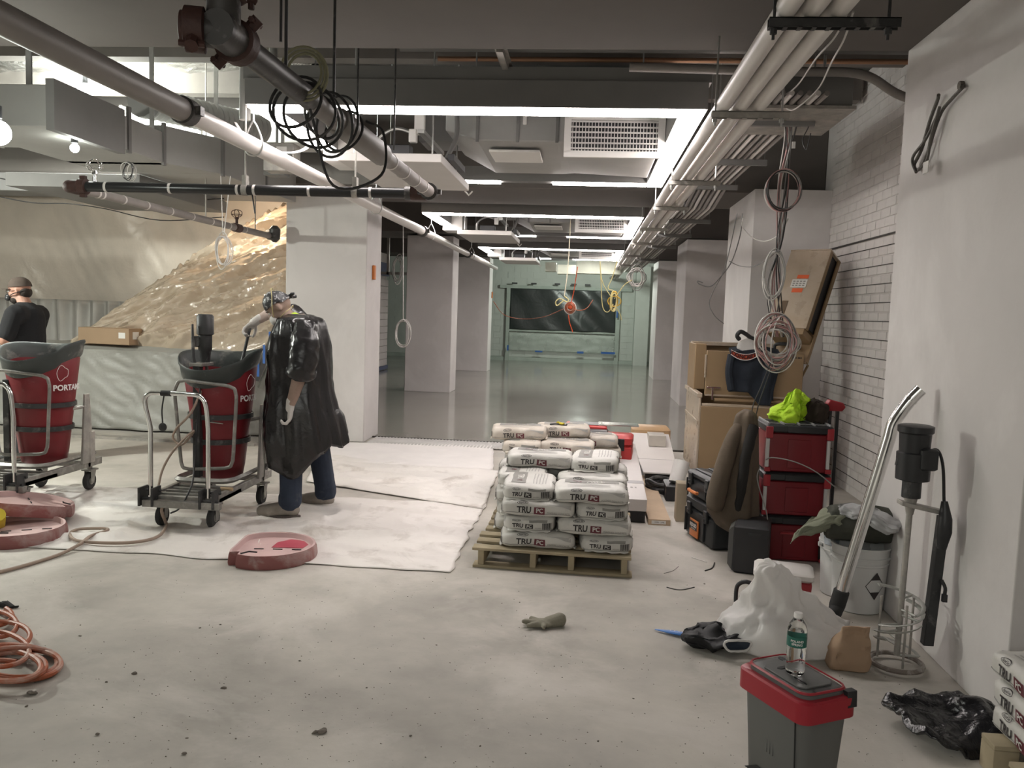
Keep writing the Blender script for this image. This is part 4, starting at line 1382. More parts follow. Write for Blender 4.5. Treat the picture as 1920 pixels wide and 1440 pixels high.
def make_bag(seed, mat_, loc=(0, 0, -50), c=0.052, top=True, ends=True, a=0.235, b=0.168):
    t = thing('cement_bag', '', 'bag', (0, 0, 0))
    surf, lump = bag_geo(a, b, c, seed)
    NU, NV, NW = 20, 14, 6
    vs_, idx, fs_ = [], {}, []

    def vid(i, j, k):
        key = (i, j, k)
        if key not in idx:
            p = Vector((a*(2*i/NU-1), b*(2*j/NV-1), c*(2*k/NW-1)))
            idx[key] = len(vs_)
            vs_.append(lump(surf(p))+Vector((0, 0, c)))
        return idx[key]
    for i in range(NU):
        for j in range(NV):
            fs_.append((vid(i, j, 0), vid(i, j+1, 0), vid(i+1, j+1, 0), vid(i+1, j, 0)))
            fs_.append((vid(i, j, NW), vid(i+1, j, NW), vid(i+1, j+1, NW), vid(i, j+1, NW)))
        for k in range(NW):
            fs_.append((vid(i, 0, k), vid(i+1, 0, k), vid(i+1, 0, k+1), vid(i, 0, k+1)))
            fs_.append((vid(i, NV, k), vid(i, NV, k+1), vid(i+1, NV, k+1), vid(i+1, NV, k)))
    for j in range(NV):
        for k in range(NW):
            fs_.append((vid(0, j, k), vid(0, j, k+1), vid(0, j+1, k+1), vid(0, j+1, k)))
            fs_.append((vid(NU, j, k), vid(NU, j+1, k), vid(NU, j+1, k+1), vid(NU, j, k+1)))
    MB().add(vs_, fs_).build('sack', mat_, t, ang=70)
    # folded end flaps and the seam along the lower edge
    L_ = lump

    def lump0(q):
        return L_(q)+Vector((0, 0, c))
    for s in (-1, 1):
        m = MB()
        n = 10
        r0 = [lump0(surf(Vector((s*a, b*0.86*(2*i/n-1), -c*0.62)))) for i in range(n+1)]
        r1 = [p+Vector((s*0.012, 0, -0.010-0.004*math.sin(i*2.1))) for i, p in enumerate(r0)]
        m.loft([r0, r1], closed=False, cap=False)
        m.build('end_flap', mat_, t, thick=0.003)
        m = MB()
        n = 16
        pts = []
        for i in range(n+1):
            X = a*0.95*(2*i/n-1)
            Z = -c*0.5
            y = s*b*((max(0.02, 1-abs(X/a)**7-abs(Z/c)**4.5))**(1/7))
            pts.append(lump0(Vector((X, y+s*0.001, Z))))
        m.tube(pts, 0.0016, 4).build('seam', inkg, t)

    def lump1(q):
        return L_(q)+Vector((0, 0, c))
    for side in 'fblr':
        bag_print(None, surf, lump1, a, b, c, side, mat_, t)
    if top:
        def ont(x, y):
            k = 1-abs(x/a)**7-abs(y/b)**7
            return lump1(Vector((x, y, c*max(0.02, k)**(1/4.5))))+Vector((0, 0, 0.0022))
        m = MB()
        n = 10
        pan = [(-a*0.72, a*0.78, 0.02, 0.115)]
        for (xa, xb, ya, yb) in pan:
            for i in range(n):
                for j in range(3):
                    X0, X1 = xa+(xb-xa)*i/n, xa+(xb-xa)*(i+1)/n
                    Y0, Y1 = ya+(yb-ya)*j/3, ya+(yb-ya)*(j+1)/3
                    m.add([ont(X0, Y0), ont(X1, Y0), ont(X1, Y1), ont(X0, Y1)], [(0, 1, 2, 3)])
        m.build('grey_panel', inkg, t, smooth=False)
        vs2, fs2 = T_TRU
        MB().add([ont(0.03-x*0.95, 0.065-y*0.95)+Vector((0, 0, 0.0015)) for x, y in vs2], fs2).build('lettering', mat_, t, smooth=False)
        vs2, fs2 = T_PC
        MB().add([ont(-0.085-x*1.2, 0.065-y*1.2)+Vector((0, 0, 0.0015)) for x, y in vs2], fs2).build('lettering', inkr, t, smooth=False)
        m = MB()
        for k in range(5):
            for i in range(6):
                X0, X1 = -0.15+0.045*i, -0.15+0.045*(i+1)
                yy = -0.03-0.02*k
                m.add([ont(X0, yy-0.003), ont(X1, yy-0.003), ont(X1, yy+0.003), ont(X0, yy+0.003)], [(0, 1, 2, 3)])
        m.build('fine_print', M('ink_pale', (0.40, 0.39, 0.37)), t, smooth=False)
    return t


def pallet(loc, rz, label, w_=1.0, d_=1.2):
    t = thing('wooden_pallet', label, 'pallet', loc, 'wooden pallets')
    T = Tm(loc, rz=rz)
    random.seed(4)
    for i in range(8):
        y = -d_/2+0.05+(d_-0.1)*i/7
        MB(T).rbox((-w_/2+random.uniform(-.01, .01), y-0.045, 0.112), (w_/2+random.uniform(-.01, .01), y+0.045, 0.130), 0.003).build('deck_board', wood, t)
    for x in (-w_/2+0.05, -0.12, 0.12, w_/2-0.05):
        MB(T).rbox((x-0.019, -d_/2+0.02, 0.018), (x+0.019, d_/2-0.02, 0.112), 0.003).build('stringer', wood, t)
    for i in range(3):
        y = -d_/2+0.06+(d_-0.12)*i/2
        MB(T).rbox((-w_/2, y-0.05, 0.0), (w_/2, y+0.05, 0.018), 0.003).build('bottom_board', wood, t)
    return t


PZ = 0.131
pallet((-0.14, 5.66, 0), -0.03, 'wooden pallet under the front stack of cement bags')
clean = [make_bag(1, bagw), make_bag(2, bagw)]
dirty = [make_bag(3, bagd, c=0.054), make_bag(4, bagd, c=0.054)]
used = set()
H = 0.098


def bag(kind, i, x, y, z, rz, label, tilt=0, roll=0):
    src = (clean if kind == 'c' else dirty)[i]
    key = (kind, i)
    g_ = 'cement bags on the front pallet' if kind == 'c' else 'dusty cement bags on the rear pallet'
    if key in used:
        o = copy_tree(src, label=label, group=g_)
    else:
        used.add(key)
        o = tag(src, label, 'bag', g_)
    o.location = (x, y, z)
    o.rotation_euler = (roll, tilt, rz)
    ORG[o.name] = Vector((x, y, z))
    return o


def fx_(px, py, Y):
    return P(px, py, Y).x


yf = 5.10
L_, E_ = 'l', 'e'
rows_ = [  # px centre, row z index, front y offset, kind, label
    (1007, 0, 0.00, L_, 0, 'bottom left bag of the front stack, long side out, lettered TRU PC'),
    (1137, 0, 0.00, E_, 1, 'bottom right bag of the front stack, short end out, over the pallet corner'),
    (989, 1, 0.03, E_, 1, 'bag with a barcode end, second layer left of the front stack'),
    (1114, 1, 0.02, L_, 1, 'long bag in the second layer, right side of the front stack'),
    (1006, 2, 0.03, L_, 1, 'long bag in the third layer, left side of the front stack'),
    (1127, 2, 0.05, E_, 0, 'short-end bag with barcode in the third layer, right of the front stack'),
    (985, 3, 0.06, E_, 0, 'top left bag of the front stack, short end out, grey print on top'),
    (1105, 3, 0.03, L_, 0, 'top right wide bag of the front stack, long side out')]
for (px, lay, dy, kd, var_, lab) in rows_:
    z = PZ+H*lay
    x = fx_(px, 1000, yf)
    rz = (0 if kd == L_ else PI/2)+random.uniform(-0.03, 0.03)
    yy = yf+dy+(0.168 if kd == L_ else 0.235)
    bag('c', var_, x, yy, z, rz, lab)
# second row, mostly hidden behind the first; only its top bags are seen
for lay in range(4):
    for (x, kd) in ((-0.40, E_), (0.08, L_)) if lay % 2 else ((-0.34, L_), (0.13, E_)):
        lab = 'inner bag of the front stack, behind the front row' if lay < 3 else ('grey-printed bag behind the top left bag of the front stack' if x < 0 else 'bag behind the top right wide bag of the front stack')
        bag('c', lay % 2, x, yf+(0.56 if x < 0 else 0.56) + (0.09 if kd == E_ else 0.0), PZ+H*lay, 0 if kd == L_ else PI/2, lab)
for lay in range(4):
    for (x, kd) in ((-0.36, L_), (0.10, L_)):
        bag('c', lay % 2, x, yf+0.95, PZ+H*lay, 0, 'inner bag of the front stack, at the back of its pallet')
zt = PZ+H*4+0.0
bag('c', 0, fx_(1011, 860, 5.72)+0.0, 5.90, zt, 0.02, 'upper long bag lying alone on the back left of the front stack')
bag('c', 1, fx_(1117, 866, 5.72), 5.93, zt-0.005, PI/2-0.06, 'upper short bag at the back right of the front stack, tilted down')
# rear pallet
pallet((-0.18, 7.35, 0), 0.04, 'older pallet behind, carrying the dusty bags')
HD = 0.10
for lay in range(4):
    for (x, kd, y) in ((-0.50, E_, 7.05), (-0.04, L_, 7.0), (-0.45, L_, 7.5), (0.10, L_, 7.5)):
        if lay == 3 and x > -0.3 and y < 7.2:
            continue
        lab = 'dusty bag of the left column of the rear pallet' if (kd == E_) else 'inner dusty bag of the rear pallet stack'
        bag('d', lay % 2, x+random.uniform(-.02, .02), y, PZ+HD*lay, (0 if kd == L_ else PI/2)+random.uniform(-.05, .05), lab)
z5 = PZ+HD*4
bag('d', 0, fx_(971, 822, 6.95), 7.1, z5, 0.05, 'plump dusty bag on the very top left of the rear stack')
bag('d', 1, fx_(1062, 838, 6.9), 7.05, PZ+HD*3, -0.04, 'dusty bag on the right of the rear stack top, lower of two')
bag('d', 0, fx_(1055, 815, 7.2), 7.4, z5-0.01, 0.06, 'dusty bag with a yellow scrap on it, rear stack top right')
p = Vector((P(1050, 803, 7.3).x, 7.3, PZ+HD*4+0.112))
o = MB().ell(p, (0.035, 0.02, 0.012)).rough(0.02, 30, 2).build('yellow_scrap', M('yellow', (0.6, 0.48, 0.03)))
tag(o, 'yellow crumpled scrap on top of the rear cement bags', 'scrap')
o = MB().tube(bez([p+Vector((-0.09, 0, -0.01)), p+Vector((-0.03, -.01, 0.0)), p+Vector((0.05, 0, -0.01)), p+Vector((0.06, 0, 0))], 4), 0.007, 6).build('black_strap', blackm)
tag(o, 'short black strap lying beside the yellow scrap on the rear bags', 'strap')

# ---- red tool case and white cartons to the right of the pallets
redp = M('red_plastic', (0.50, 0.045, 0.045), 0.4, var=0.06)
t = thing('red_tool_case', 'bright red plastic tool case behind the rear cement bags', 'tool case', P(1130, 850, 7.7)*1)
b0 = P(1142, 858, 7.6)
T = Tm((b0.x, b0.y+0.15, 0.28), rz=-0.1)
ORG[t.name] = Vector((b0.x, b0.y+0.15, 0.28))
t.location = ORG[t.name]
MB(T).rbox((-0.22, -0.16, 0.0), (0.22, 0.16, 0.14), 0.02).build('case_base', redp, t)
MB(T).rbox((-0.22, -0.16, 0.142), (0.22, 0.16, 0.23), 0.025).build('case_lid', redp, t)
for x in (-0.14, 0.12):
    MB(T).rbox((x-0.03, -0.175, 0.10), (x+0.03, -0.155, 0.21), 0.004).build('latch', blackm, t)
MB(T).tube(bez([(-0.06, -0.17, 0.14), (-0.05, -0.21, 0.14), (0.05, -0.21, 0.14), (0.06, -0.17, 0.14)], 4), 0.012).build('handle', blackm, t)
MB(T).rbox((-0.19, -0.1, 0.23), (-0.02, 0.1, 0.255), 0.006).build('lid_panel', blackm, t)
o = MB().rbox((b0.x-0.22, b0.y-0.02, 0.0), (b0.x+0.2, b0.y+0.34, 0.275), 0.01).build('carton', M('card_grey', (0.40, 0.37, 0.33), 0.8))
tag(o, 'carton standing under the red tool case', 'carton')
t = thing('black_tray', 'red and black open tray behind the top bag of the rear stack', 'tray', (b0.x-0.28, b0.y+0.35, 0.42))
MB().rbox((b0.x-0.42, b0.y+0.28, 0.42), (b0.x-0.02, b0.y+0.55, 0.56), 0.02).build('tray_body', redp, t)
MB().box((b0.x-0.38, b0.y+0.31, 0.56), (b0.x-0.1, b0.y+0.52, 0.565)).build('tray_insert', blackm, t)
MB().box((b0.x-0.1, b0.y+0.30, 0.563), (b0.x+0.28, b0.y+0.50, 0.575)).build('saw_blade', chrome, t)
o = MB().rbox((b0.x-0.42, b0.y+0.36, 0.0), (b0.x-0.0, b0.y+0.62, 0.418), 0.01).build('carton', M('card_grey', (0.40, 0.37, 0.33)))
tag(o, 'carton hidden under the red and black tray', 'carton')

whc = M('white_carton', (0.70, 0.665, 0.65), 0.6, var=0.03)
t = thing('white_carton', 'long white cardboard box leaning down beside the pallets with grey tape', 'carton', G(1195, 955))
wa, wb = G(1184, 934, 0.2), G(1168, 830, 0.36)
wl = (wb-wa).length
T0 = Tm((wa.x, wa.y+0.0, 0.0), rz=math.atan2(-(wb.x-wa.x), wb.y-wa.y))
T = T0 @ Matrix.Rotation(math.asin(0.16/wl), 4, 'X')
MB(T).rbox((-0.12, 0, 0.10), (0.12, wl, 0.20), 0.006).build('box_body', whc, t)
MB(T).box((-0.122, 0.42, 0.10), (0.122, 0.50, 0.202)).build('tape_band', M('grey_tape', (0.34, 0.32, 0.33), 0.35), t)
MB(T).box((-0.06, 0.02, 0.2), (-0.057, wl-0.02, 0.2012)).build('box_seam', inkg, t)
vs_, fs_ = text_mb('B 2', 0.04)
MB(T).add([(0.03+x, 0.3+y, 0.2015) for x, y in vs_], fs_).build('lettering', inkb, t, smooth=False)
o = MB(T0).loft([[(-0.11, 0.04, 0), (0.115, 0.04, 0), (0.115, wl-0.04, 0), (-0.11, wl-0.04, 0)], [(-0.11, 0.04, 0.098), (0.115, 0.04, 0.098), (0.115, wl-0.04, 0.25), (-0.11, wl-0.04, 0.25)]]).build('black_case', blackm)
tag(o, 'black wedge-shaped case under the long white carton', 'case')
t = thing('open_carton', 'large flattened white carton lying open with its flap up, beside the white box', 'carton', G(1240, 890))
x0, x1 = G(1205, 895).x, G(1272, 897).x
MB().box((x0-0.02, 8.0, 0.10), (x1, 8.75, 0.115)).build('lower_flap', whc, t, bevel=0.003)
MB().loft([[(x0-0.02, 8.76, 0.115), (x1, 8.76, 0.115), (x1, 8.77, 0.125), (x0-0.02, 8.77, 0.125)], [(x0-0.1, 9.3, 0.30), (x1-0.02, 9.3, 0.30), (x1-0.02, 9.31, 0.31), (x0-0.1, 9.31, 0.31)]]).build('raised_flap', whc, t)
MB().box((x0+0.1, 9.0, 0.215), (x0+0.28, 9.29, 0.33)).build('glued_tab', M('card_tab', (0.45, 0.42, 0.38), 0.7), t)
MB().box((x0, 8.02, 0.0), (x1-0.02, 9.2, 0.10)).build('box_tray', blackm, t)
o = MB().rbox((x1-0.42, 9.45, 0.0), (x1+0.02, 9.75, 0.36), 0.05).build('tan_case', M('tan_plastic', (0.55, 0.36, 0.2), 0.5))
tag(o, 'tan rounded case behind the flattened white carton', 'case')
t = thing('plank_carton', 'long narrow tan carton lying end-on beside the white box', 'carton', G(1235, 988))
T = Matrix.Identity(4)
pa_, pb_ = G(1236, 985), G(1206, 900)
d = (pb_-pa_).normalized()
n_ = Vector((-d.y, d.x, 0))
MB().loft([[pa_-n_*0.085, pa_+n_*0.085, pa_+n_*0.085+Vector((0, 0, .045)), pa_-n_*0.085+Vector((0, 0, .045))], [pb_-n_*0.085, pb_+n_*0.085, pb_+n_*0.085+Vector((0, 0, .045)), pb_-n_*0.085+Vector((0, 0, .045))]]).build('box_body', M('tan_card', (0.50, 0.375, 0.26), 0.75), t, smooth=False)
MB().loft([[pa_-d*0.002+n_*x+Vector((0, 0, z)) for x, z in ((-0.05, .01), (0.06, .01), (0.06, .036), (-0.05, .036))], [pa_+d*0.001+n_*x+Vector((0, 0, z)) for x, z in ((-0.05, .01), (0.06, .01), (0.06, .036), (-0.05, .036))]]).build('paper_label', whitem, t, smooth=False)
vs_, fs_ = text_mb('15781  2-PK', 0.018)
MB().add([pa_-d*0.003-n_*x*0.85+Vector((0, 0, .023+y)) for x, y in vs_], fs_).build('lettering', inkb, t, smooth=False)
# hose coil, paper roll, upright board
hc = G(1248, 925)
pts = []
random.seed(9)
for k in range(70):
    a = 2*PI*k/12
    r = 0.13+0.012*(k % 7)/3
    pts.append((hc.x+r*1.15*math.cos(a), hc.y+0.06+r*1.25*math.sin(a), 0.02+0.085*k/70+0.012*math.sin(k*1.9)))
t = thing('hose_coil', 'coil of black rubber hose lying on the floor before the white carton', 'hose', hc)
MB().tube(bez(pts, 3), 0.019, 8).build('hose', blackd, t)
MB().tube([(hc.x+0.08, hc.y-0.1, 0.05), (hc.x+0.16, hc.y-0.11, 0.05)], 0.025, 10).build('teal_tape', M('teal', (0.06, 0.22, 0.24), 0.5), t)
t = thing('paper_towel_roll', 'white paper towel roll tilted beside the black tool boxes', 'paper roll', G(1268, 918))
pb = P(1268, 905, 7.4)
T = Tm(pb, rx=-0.35, ry=0.25)
MB(T).lathe([(0.025, 0.0), (0.07, 0.0), (0.07, 0.20), (0.025, 0.20), (0.022, 0.12)], 24).build('paper', M('tissue', (0.74, 0.72, 0.70), 0.9, var=0.02), t)
MB(T).lathe([(0.0249, 0.15), (0.0249, 0.2005), (0.021, 0.2005), (0.021, 0.15)], 20, cap=False).build('core', cardm, t)
o = MB().rbox((pb.x-0.10, pb.y-0.12, 0), (pb.x+0.1, pb.y+0.2, pb.z-0.01), 0.01).build('black_bag', blackm)
tag(o, 'small black box under the paper towel roll', 'box')
pb = G(1277, 978)
o = MB().rbox((pb.x-0.045, pb.y-0.01, 0), (pb.x+0.035, pb.y+0.12, 0.31), 0.006).build('upright_carton', M('tan_box', (0.36, 0.30, 0.22), 0.8))
tag(o, 'narrow tan box standing upright left of the black tool boxes', 'box')

# ================================================================== GANG BOX
tan = M('tan_steel', (0.30, 0.205, 0.115), 0.45, var=0.06, vs=3, rvar=0.1)
tanl = M('tan_steel_scuffed', (0.44, 0.35, 0.26), 0.3, var=0.08, vs=4, col2=(0.52, 0.45, 0.38), c2s=3, c2t=(0.42, 0.85), rvar=0.12)
GX, GY = 1.10, 8.02
t = thing('job_box', 'tan steel job box with open doors and raised slanting lid, behind the red tool tower', 'tool chest', (GX+0.5, GY+0.5, 0))
g0 = Vector((GX, GY, 0))


def gb(a, b, name, m=tan, bev=0.006, parent=None):
    return MB().box(g0+Vector(a), g0+Vector(b)).build(name, m, parent or t, bevel=bev)


gb((0.02, 0.03, 0.10), (1.0, 0.98, 0.14), 'box_floor')
gb((0.02, 0.0, 0.10), (1.0, 0.025, 0.78), 'front_panel')
gb((0.0, 0.0, 0.10), (0.022, 1.0, 0.86), 'side_panel', tanl)
gb((0.98, 0.0, 0.10), (1.0, 1.0, 0.86), 'side_panel')
gb((0.02, 0.98, 0.10), (1.0, 1.0, 1.33), 'rear_panel')
gb((-0.008, 0.0, 0.60), (0.0, 1.0, 0.635), 'side_rib', tanl, 0.003)
gb((-0.02, 0.0, 0.86), (0.03, 1.0, 0.90), 'top_rail', tanl, 0.004)
gb((0.03, 0.0, 0.78), (0.98, 0.03, 0.805), 'front_rail', tanl, 0.004)
for x in (0.08, 0.86):
    gb((x, 0.05, 0.0), (x+0.09, 0.9, 0.10), 'skid', blackd)
MB().tube([g0+Vector((0.15, 0.05, 0.84)), g0+Vector((0.95, 0.05, 0.84))], 0.018, 10).build('lock_bar', tan, t)
MB().box(g0+Vector((0.12, 0.03, 0.84)), g0+Vector((0.135, 0.05, 0.96))).box(g0+Vector((0.07, 0.03, 0.95)), g0+Vector((0.20, 0.05, 0.965))).build('lift_bracket', chrome, t, bevel=0.002)
# standing door panel in the middle
d_ = MB().box(g0+Vector((0.06, 0.06, 0.88)), g0+Vector((0.97, 0.10, 1.31))).build('door_panel', tan, t, bevel=0.006)
MB().box(g0+Vector((0.045, 0.05, 1.05)), g0+Vector((0.06, 0.075, 1.27))).build('hinge', tanl, d_, bevel=0.002)
MB().box(g0+Vector((0.06, 0.05, 0.875)), g0+Vector((0.97, 0.07, 0.89))).build('door_edge', tanl, d_)
mark = MB()
for k in range(6):
    x = 0.865+0.013*k+(0.008 if k > 2 else 0)
    mark.box(g0+Vector((x, 0.058, 1.262)), g0+Vector((x+0.008, 0.06, 1.278)))
mark.build('lettering', inkb, d_, smooth=False)
# tall cabinet leaf at the left back
c_ = MB().box(g0+Vector((0.0, 0.45, 0.90)), g0+Vector((0.11, 0.98, 1.36))).build('cabinet_leaf', tan, t, bevel=0.006)
gb((0.02, 0.9, 1.33), (0.97, 1.0, 1.37), 'rear_rail', tanl, 0.004)
# raised slanting lid : built flat in its own frame, then tilted
pA, pB = P(1447, 605, 8.0), P(1516, 610, 8.0)
hinge = P(1521, 666, 8.15)
up_ = (P(1577, 492, 8.50)-hinge)
hl = up_.length
up_.normalize()
wd = (P(1548, 486, 8.25)-P(1474, 505, 8.05))
wd = Vector((0.75, -0.66, 0.0))
wd = (wd-up_*wd.dot(up_)).normalized()
nn = wd.cross(up_).normalized()
if nn.y > 0:
    nn = -nn
LT = Matrix(((wd.x, nn.x, up_.x, hinge.x), (wd.y, nn.y, up_.y, hinge.y), (wd.z, nn.z, up_.z, hinge.z), (0, 0, 0, 1)))
# local: x across (0 = right edge .. -0.5 left), y towards the viewer, z up the lid
W_ = 0.42
MB(LT).box((-W_, 0, -0.10), (0.0, 0.012, hl)).build('lid_back', tan, t, bevel=0.004)
MB(LT).box((-0.012, 0.012, -0.10), (0.0, 0.05, hl)).build('lid_flange', tan, t)
MB(LT).box((-W_, 0.012, hl-0.012), (0, 0.25, hl)).build('lid_top', tanl, t)
MB(LT).box((-W_, 0.232, 0.16), (-0.0, 0.244, hl)).build('lid_front_plate', tanl, t, bevel=0.004)
MB(LT).box((-0.012, 0.19, 0.16), (0.0, 0.242, hl)).build('lid_flange', tan, t)
MB(LT).box((-0.03, 0.03, 0.2), (-0.026, 0.2, hl-0.02)).build('lid_cavity', blackm, t)
MB(LT).box((-W_+0.02, 0.012, 0.10), (-0.02, 0.232, 0.165)).build('lid_channel', tan, t, bevel=0.004)
MB(LT).box((-0.33, 0.244, 0.28), (-0.27, 0.248, 0.45)).build('handle_recess', M('recess', (0.12, 0.08, 0.045), 0.5), t)
MB(LT).tube([(-0.3, 0.25, 0.32), (-0.3, 0.256, 0.32)], 0.012, 10).build('lock', tanl, t)
ors = M('orange_sticker', (0.75, 0.14, 0.05), 0.5, var=0.03)
MB(LT).box((-0.26, 0.245, 0.70), (-0.14, 0.247, 0.74)).build('orange_sticker', ors, t)
MB(LT).box((-0.27, 0.245, 0.545), (-0.16, 0.247, 0.59)).build('orange_sticker', ors, t)
st = MB(LT).box((-0.30, 0.245, 0.60), (-0.14, 0.247, 0.69)).build('white_sticker', whitem, t)
m = MB(LT)
for k in range(3):
    for q in range(4):
        m.box((-0.285+0.035*q, 0.2475, 0.615+0.023*k), (-0.262+0.035*q, 0.2482, 0.628+0.023*k))
m.build('lettering', inkg, st)
MB(LT).tube(bez([(-0.35, 0.06, -0.02), (-0.35, 0.08, 0.05), (-0.2, 0.08, 0.06), (-0.1, 0.05, 0.04)], 4), 0.018, 8).build('gas_strut', blackm, t)
for x in (-0.3, -0.12):
    MB(LT).box((x-0.025, 0.012, 0.11), (x+0.025, 0.06, 0.15)).build('catch', blackm, t, bevel=0.004)
MB().tube([g0+Vector((0.98, 0.5, 0.86)), hinge+Vector((-0.02, 0.02, -0.1))], 0.012, 8).build('lid_stay', tan, t)

# ---- clothes, built as crumpled shells


def cloth_shell(name, rings, mat_, label, cat, seed=1, amp=0.02, sc_=8, sub=1, parent=None, thick=0.006):
    """rings: list of (centre, rx vector, ry vector, n lobes amplitude)"""
    m = MB()
    n = 56
    C_ = bez([r[0] for r in rings], 5)
    A_ = bez([r[1] for r in rings], 5)
    B_ = bez([r[2] for r in rings], 5)
    rr = []
    for i in range(len(C_)):
        k = rings[min(len(rings)-1, i//5)][3]
        ring = []
        for j in range(n):
            a = 2*PI*j/n
            f = 1+k*math.sin(5*a+seed+i*0.09)*0.5+k*math.sin(9*a+seed*2-i*0.07)*0.35
            ring.append(C_[i]+(A_[i]*math.cos(a)+B_[i]*math.sin(a))*f)
        rr.append(ring)
    m.loft(rr)
    o3 = Vector((seed*2.3, seed*1.1, seed*4.7))
    for i, p in enumerate(m.v):
        nv = noise.noise_vector((p+o3)*sc_)
        fo = 0
        for q in (1.0, 2.1, 4.0):
            fo += (1-abs(noise.noise((p+o3)*sc_*1.3*q))*4)/q
        m.v[i] = p+nv*amp+Vector((nv.y, -abs(nv.x)-0.3, nv.z)).normalized()*fo*amp*0.5
    o = m.build(name, mat_, parent, ang=80)
    if parent is None:
        tag(o, label, cat)
    return o


navy = M('navy_cloth', (0.018, 0.024, 0.035), 0.85, var=0.2, vs=5, bump=0.3, bs=12, wave=0.02)
t = thing('navy_hoodie', 'navy hoodie draped over the job box door, orange print at the collar', 'hoodie', g0+Vector((0.45, 0.02, 1.30)))
hp = g0
cl_ = MB()


def hood(u, v):
    x = 0.27+u*(0.46+0.02*math.sin(v*5))+(-0.02 if v > .4 else 0)*u
    top = 1.335+0.03*math.sin(u*PI)
    bot = 0.93 if u < 0.45 else (0.93-0.12*min(1, (u-0.45)*4) if u < 0.95 else 0.86)
    z = top+(bot-top)*v
    y = 0.03-0.03*v-0.02*noise.noise(Vector((u*6, v*3, 1)))-0.012*math.sin(u*16+v*2)
    if v < 0.1:
        y = 0.03+0.08*(1-v/0.1)
    return hp+Vector((x, y-0.01, z))


cl_.grid(hood, 30, 30)
cl_.build('body', navy, t, thick=0.02)
MB().tube(bez([hp+Vector((0.28, 0.0, 1.28)), hp+Vector((0.26, -0.03, 1.12)), hp+Vector((0.29, -0.03, 0.95))], 5), [0.035]*11, 8).build('sleeve', navy, t)
m = MB()
for i in range(14):
    a0_, a1_ = -1+2*i/14, -1+2*(i+1)/14

    def q_(a, e):
        return hp+Vector((0.40+0.125*a, -0.032, 1.325-0.035*(1-a*a)*1.0-e*(0.045+0.01*(1-a*a))))
    m.add([q_(a0_, 0), q_(a1_, 0), q_(a1_, 1), q_(a0_, 1)], [(0, 3, 2, 1)])
m.build('orange_print', M('print_orange', (0.42, 0.06, 0.025), 0.7), t, thick=0.004)
vs_, fs_ = text_mb('CONCRETE', 0.052, 0.002)
vv = []
for x, y in vs_:
    a = x/0.125
    vv.append(hp+Vector((0.40+x*0.93, -0.037, 1.325-0.035*(1-a*a)-0.026+y)))
MB().add(vv, fs_).build('lettering', M('print_dark', (0.05, 0.01, 0.01), 0.7), t, smooth=False)
m = MB().tube(bez([q_(a, 1)+Vector((0, -.002, 0)) for a in (-1.05, -.5, 0, .5, 1.05)], 5), 0.004, 6)
m.tube(bez([q_(a, 0)+Vector((0, -.002, 0)) for a in (-1.05, -.5, 0, .5, 1.05)], 5), 0.003, 6)
m.build('print_border', wht, t)
o = MB().ell(g0+Vector((0.44, 0.08, 1.37)), (0.10, 0.07, 0.06)).rough(0.045, 13, 5).build('crumpled_rag', M('white_rag', (0.62, 0.6, 0.58), 0.8, bump=0.3, bs=12, wave=0.02), sub=1)
tag(o, 'white crumpled rag on the job box above the orange print', 'rag')
m = MB().tube(bez([g0+Vector((0.36, 0.04, 1.42)), g0+Vector((0.33, 0.04, 1.46)), g0+Vector((0.36, 0.04, 1.50)), g0+Vector((0.41, 0.04, 1.48)), g0+Vector((0.48, 0.05, 1.44)), g0+Vector((0.6, 0.06, 1.43))], 6), [0.014, 0.02, 0.022, 0.02]+[0.02]*27, 8).build('black_tool', blackm)
tag(m, 'black curved tool handle lying on the white rag', 'tool')

# ================================================================== BLACK TOOL BOXES WITH ORANGE HANDLE
blkp = M('black_plastic', (0.028, 0.03, 0.032), 0.42, var=0.15, vs=8, col2=(0.14, 0.14, 0.135), c2s=8, c2t=(0.62, 0.8))
orgp = M('orange_plastic', (0.62, 0.20, 0.06), 0.45, var=0.05)
ra, rb = G(1284, 998), G(1360, 1052)
dd = (rb-ra).normalized()
ang_ = math.atan2(dd.y, dd.x)
RT = Tm((ra.x, ra.y, 0), rz=ang_)


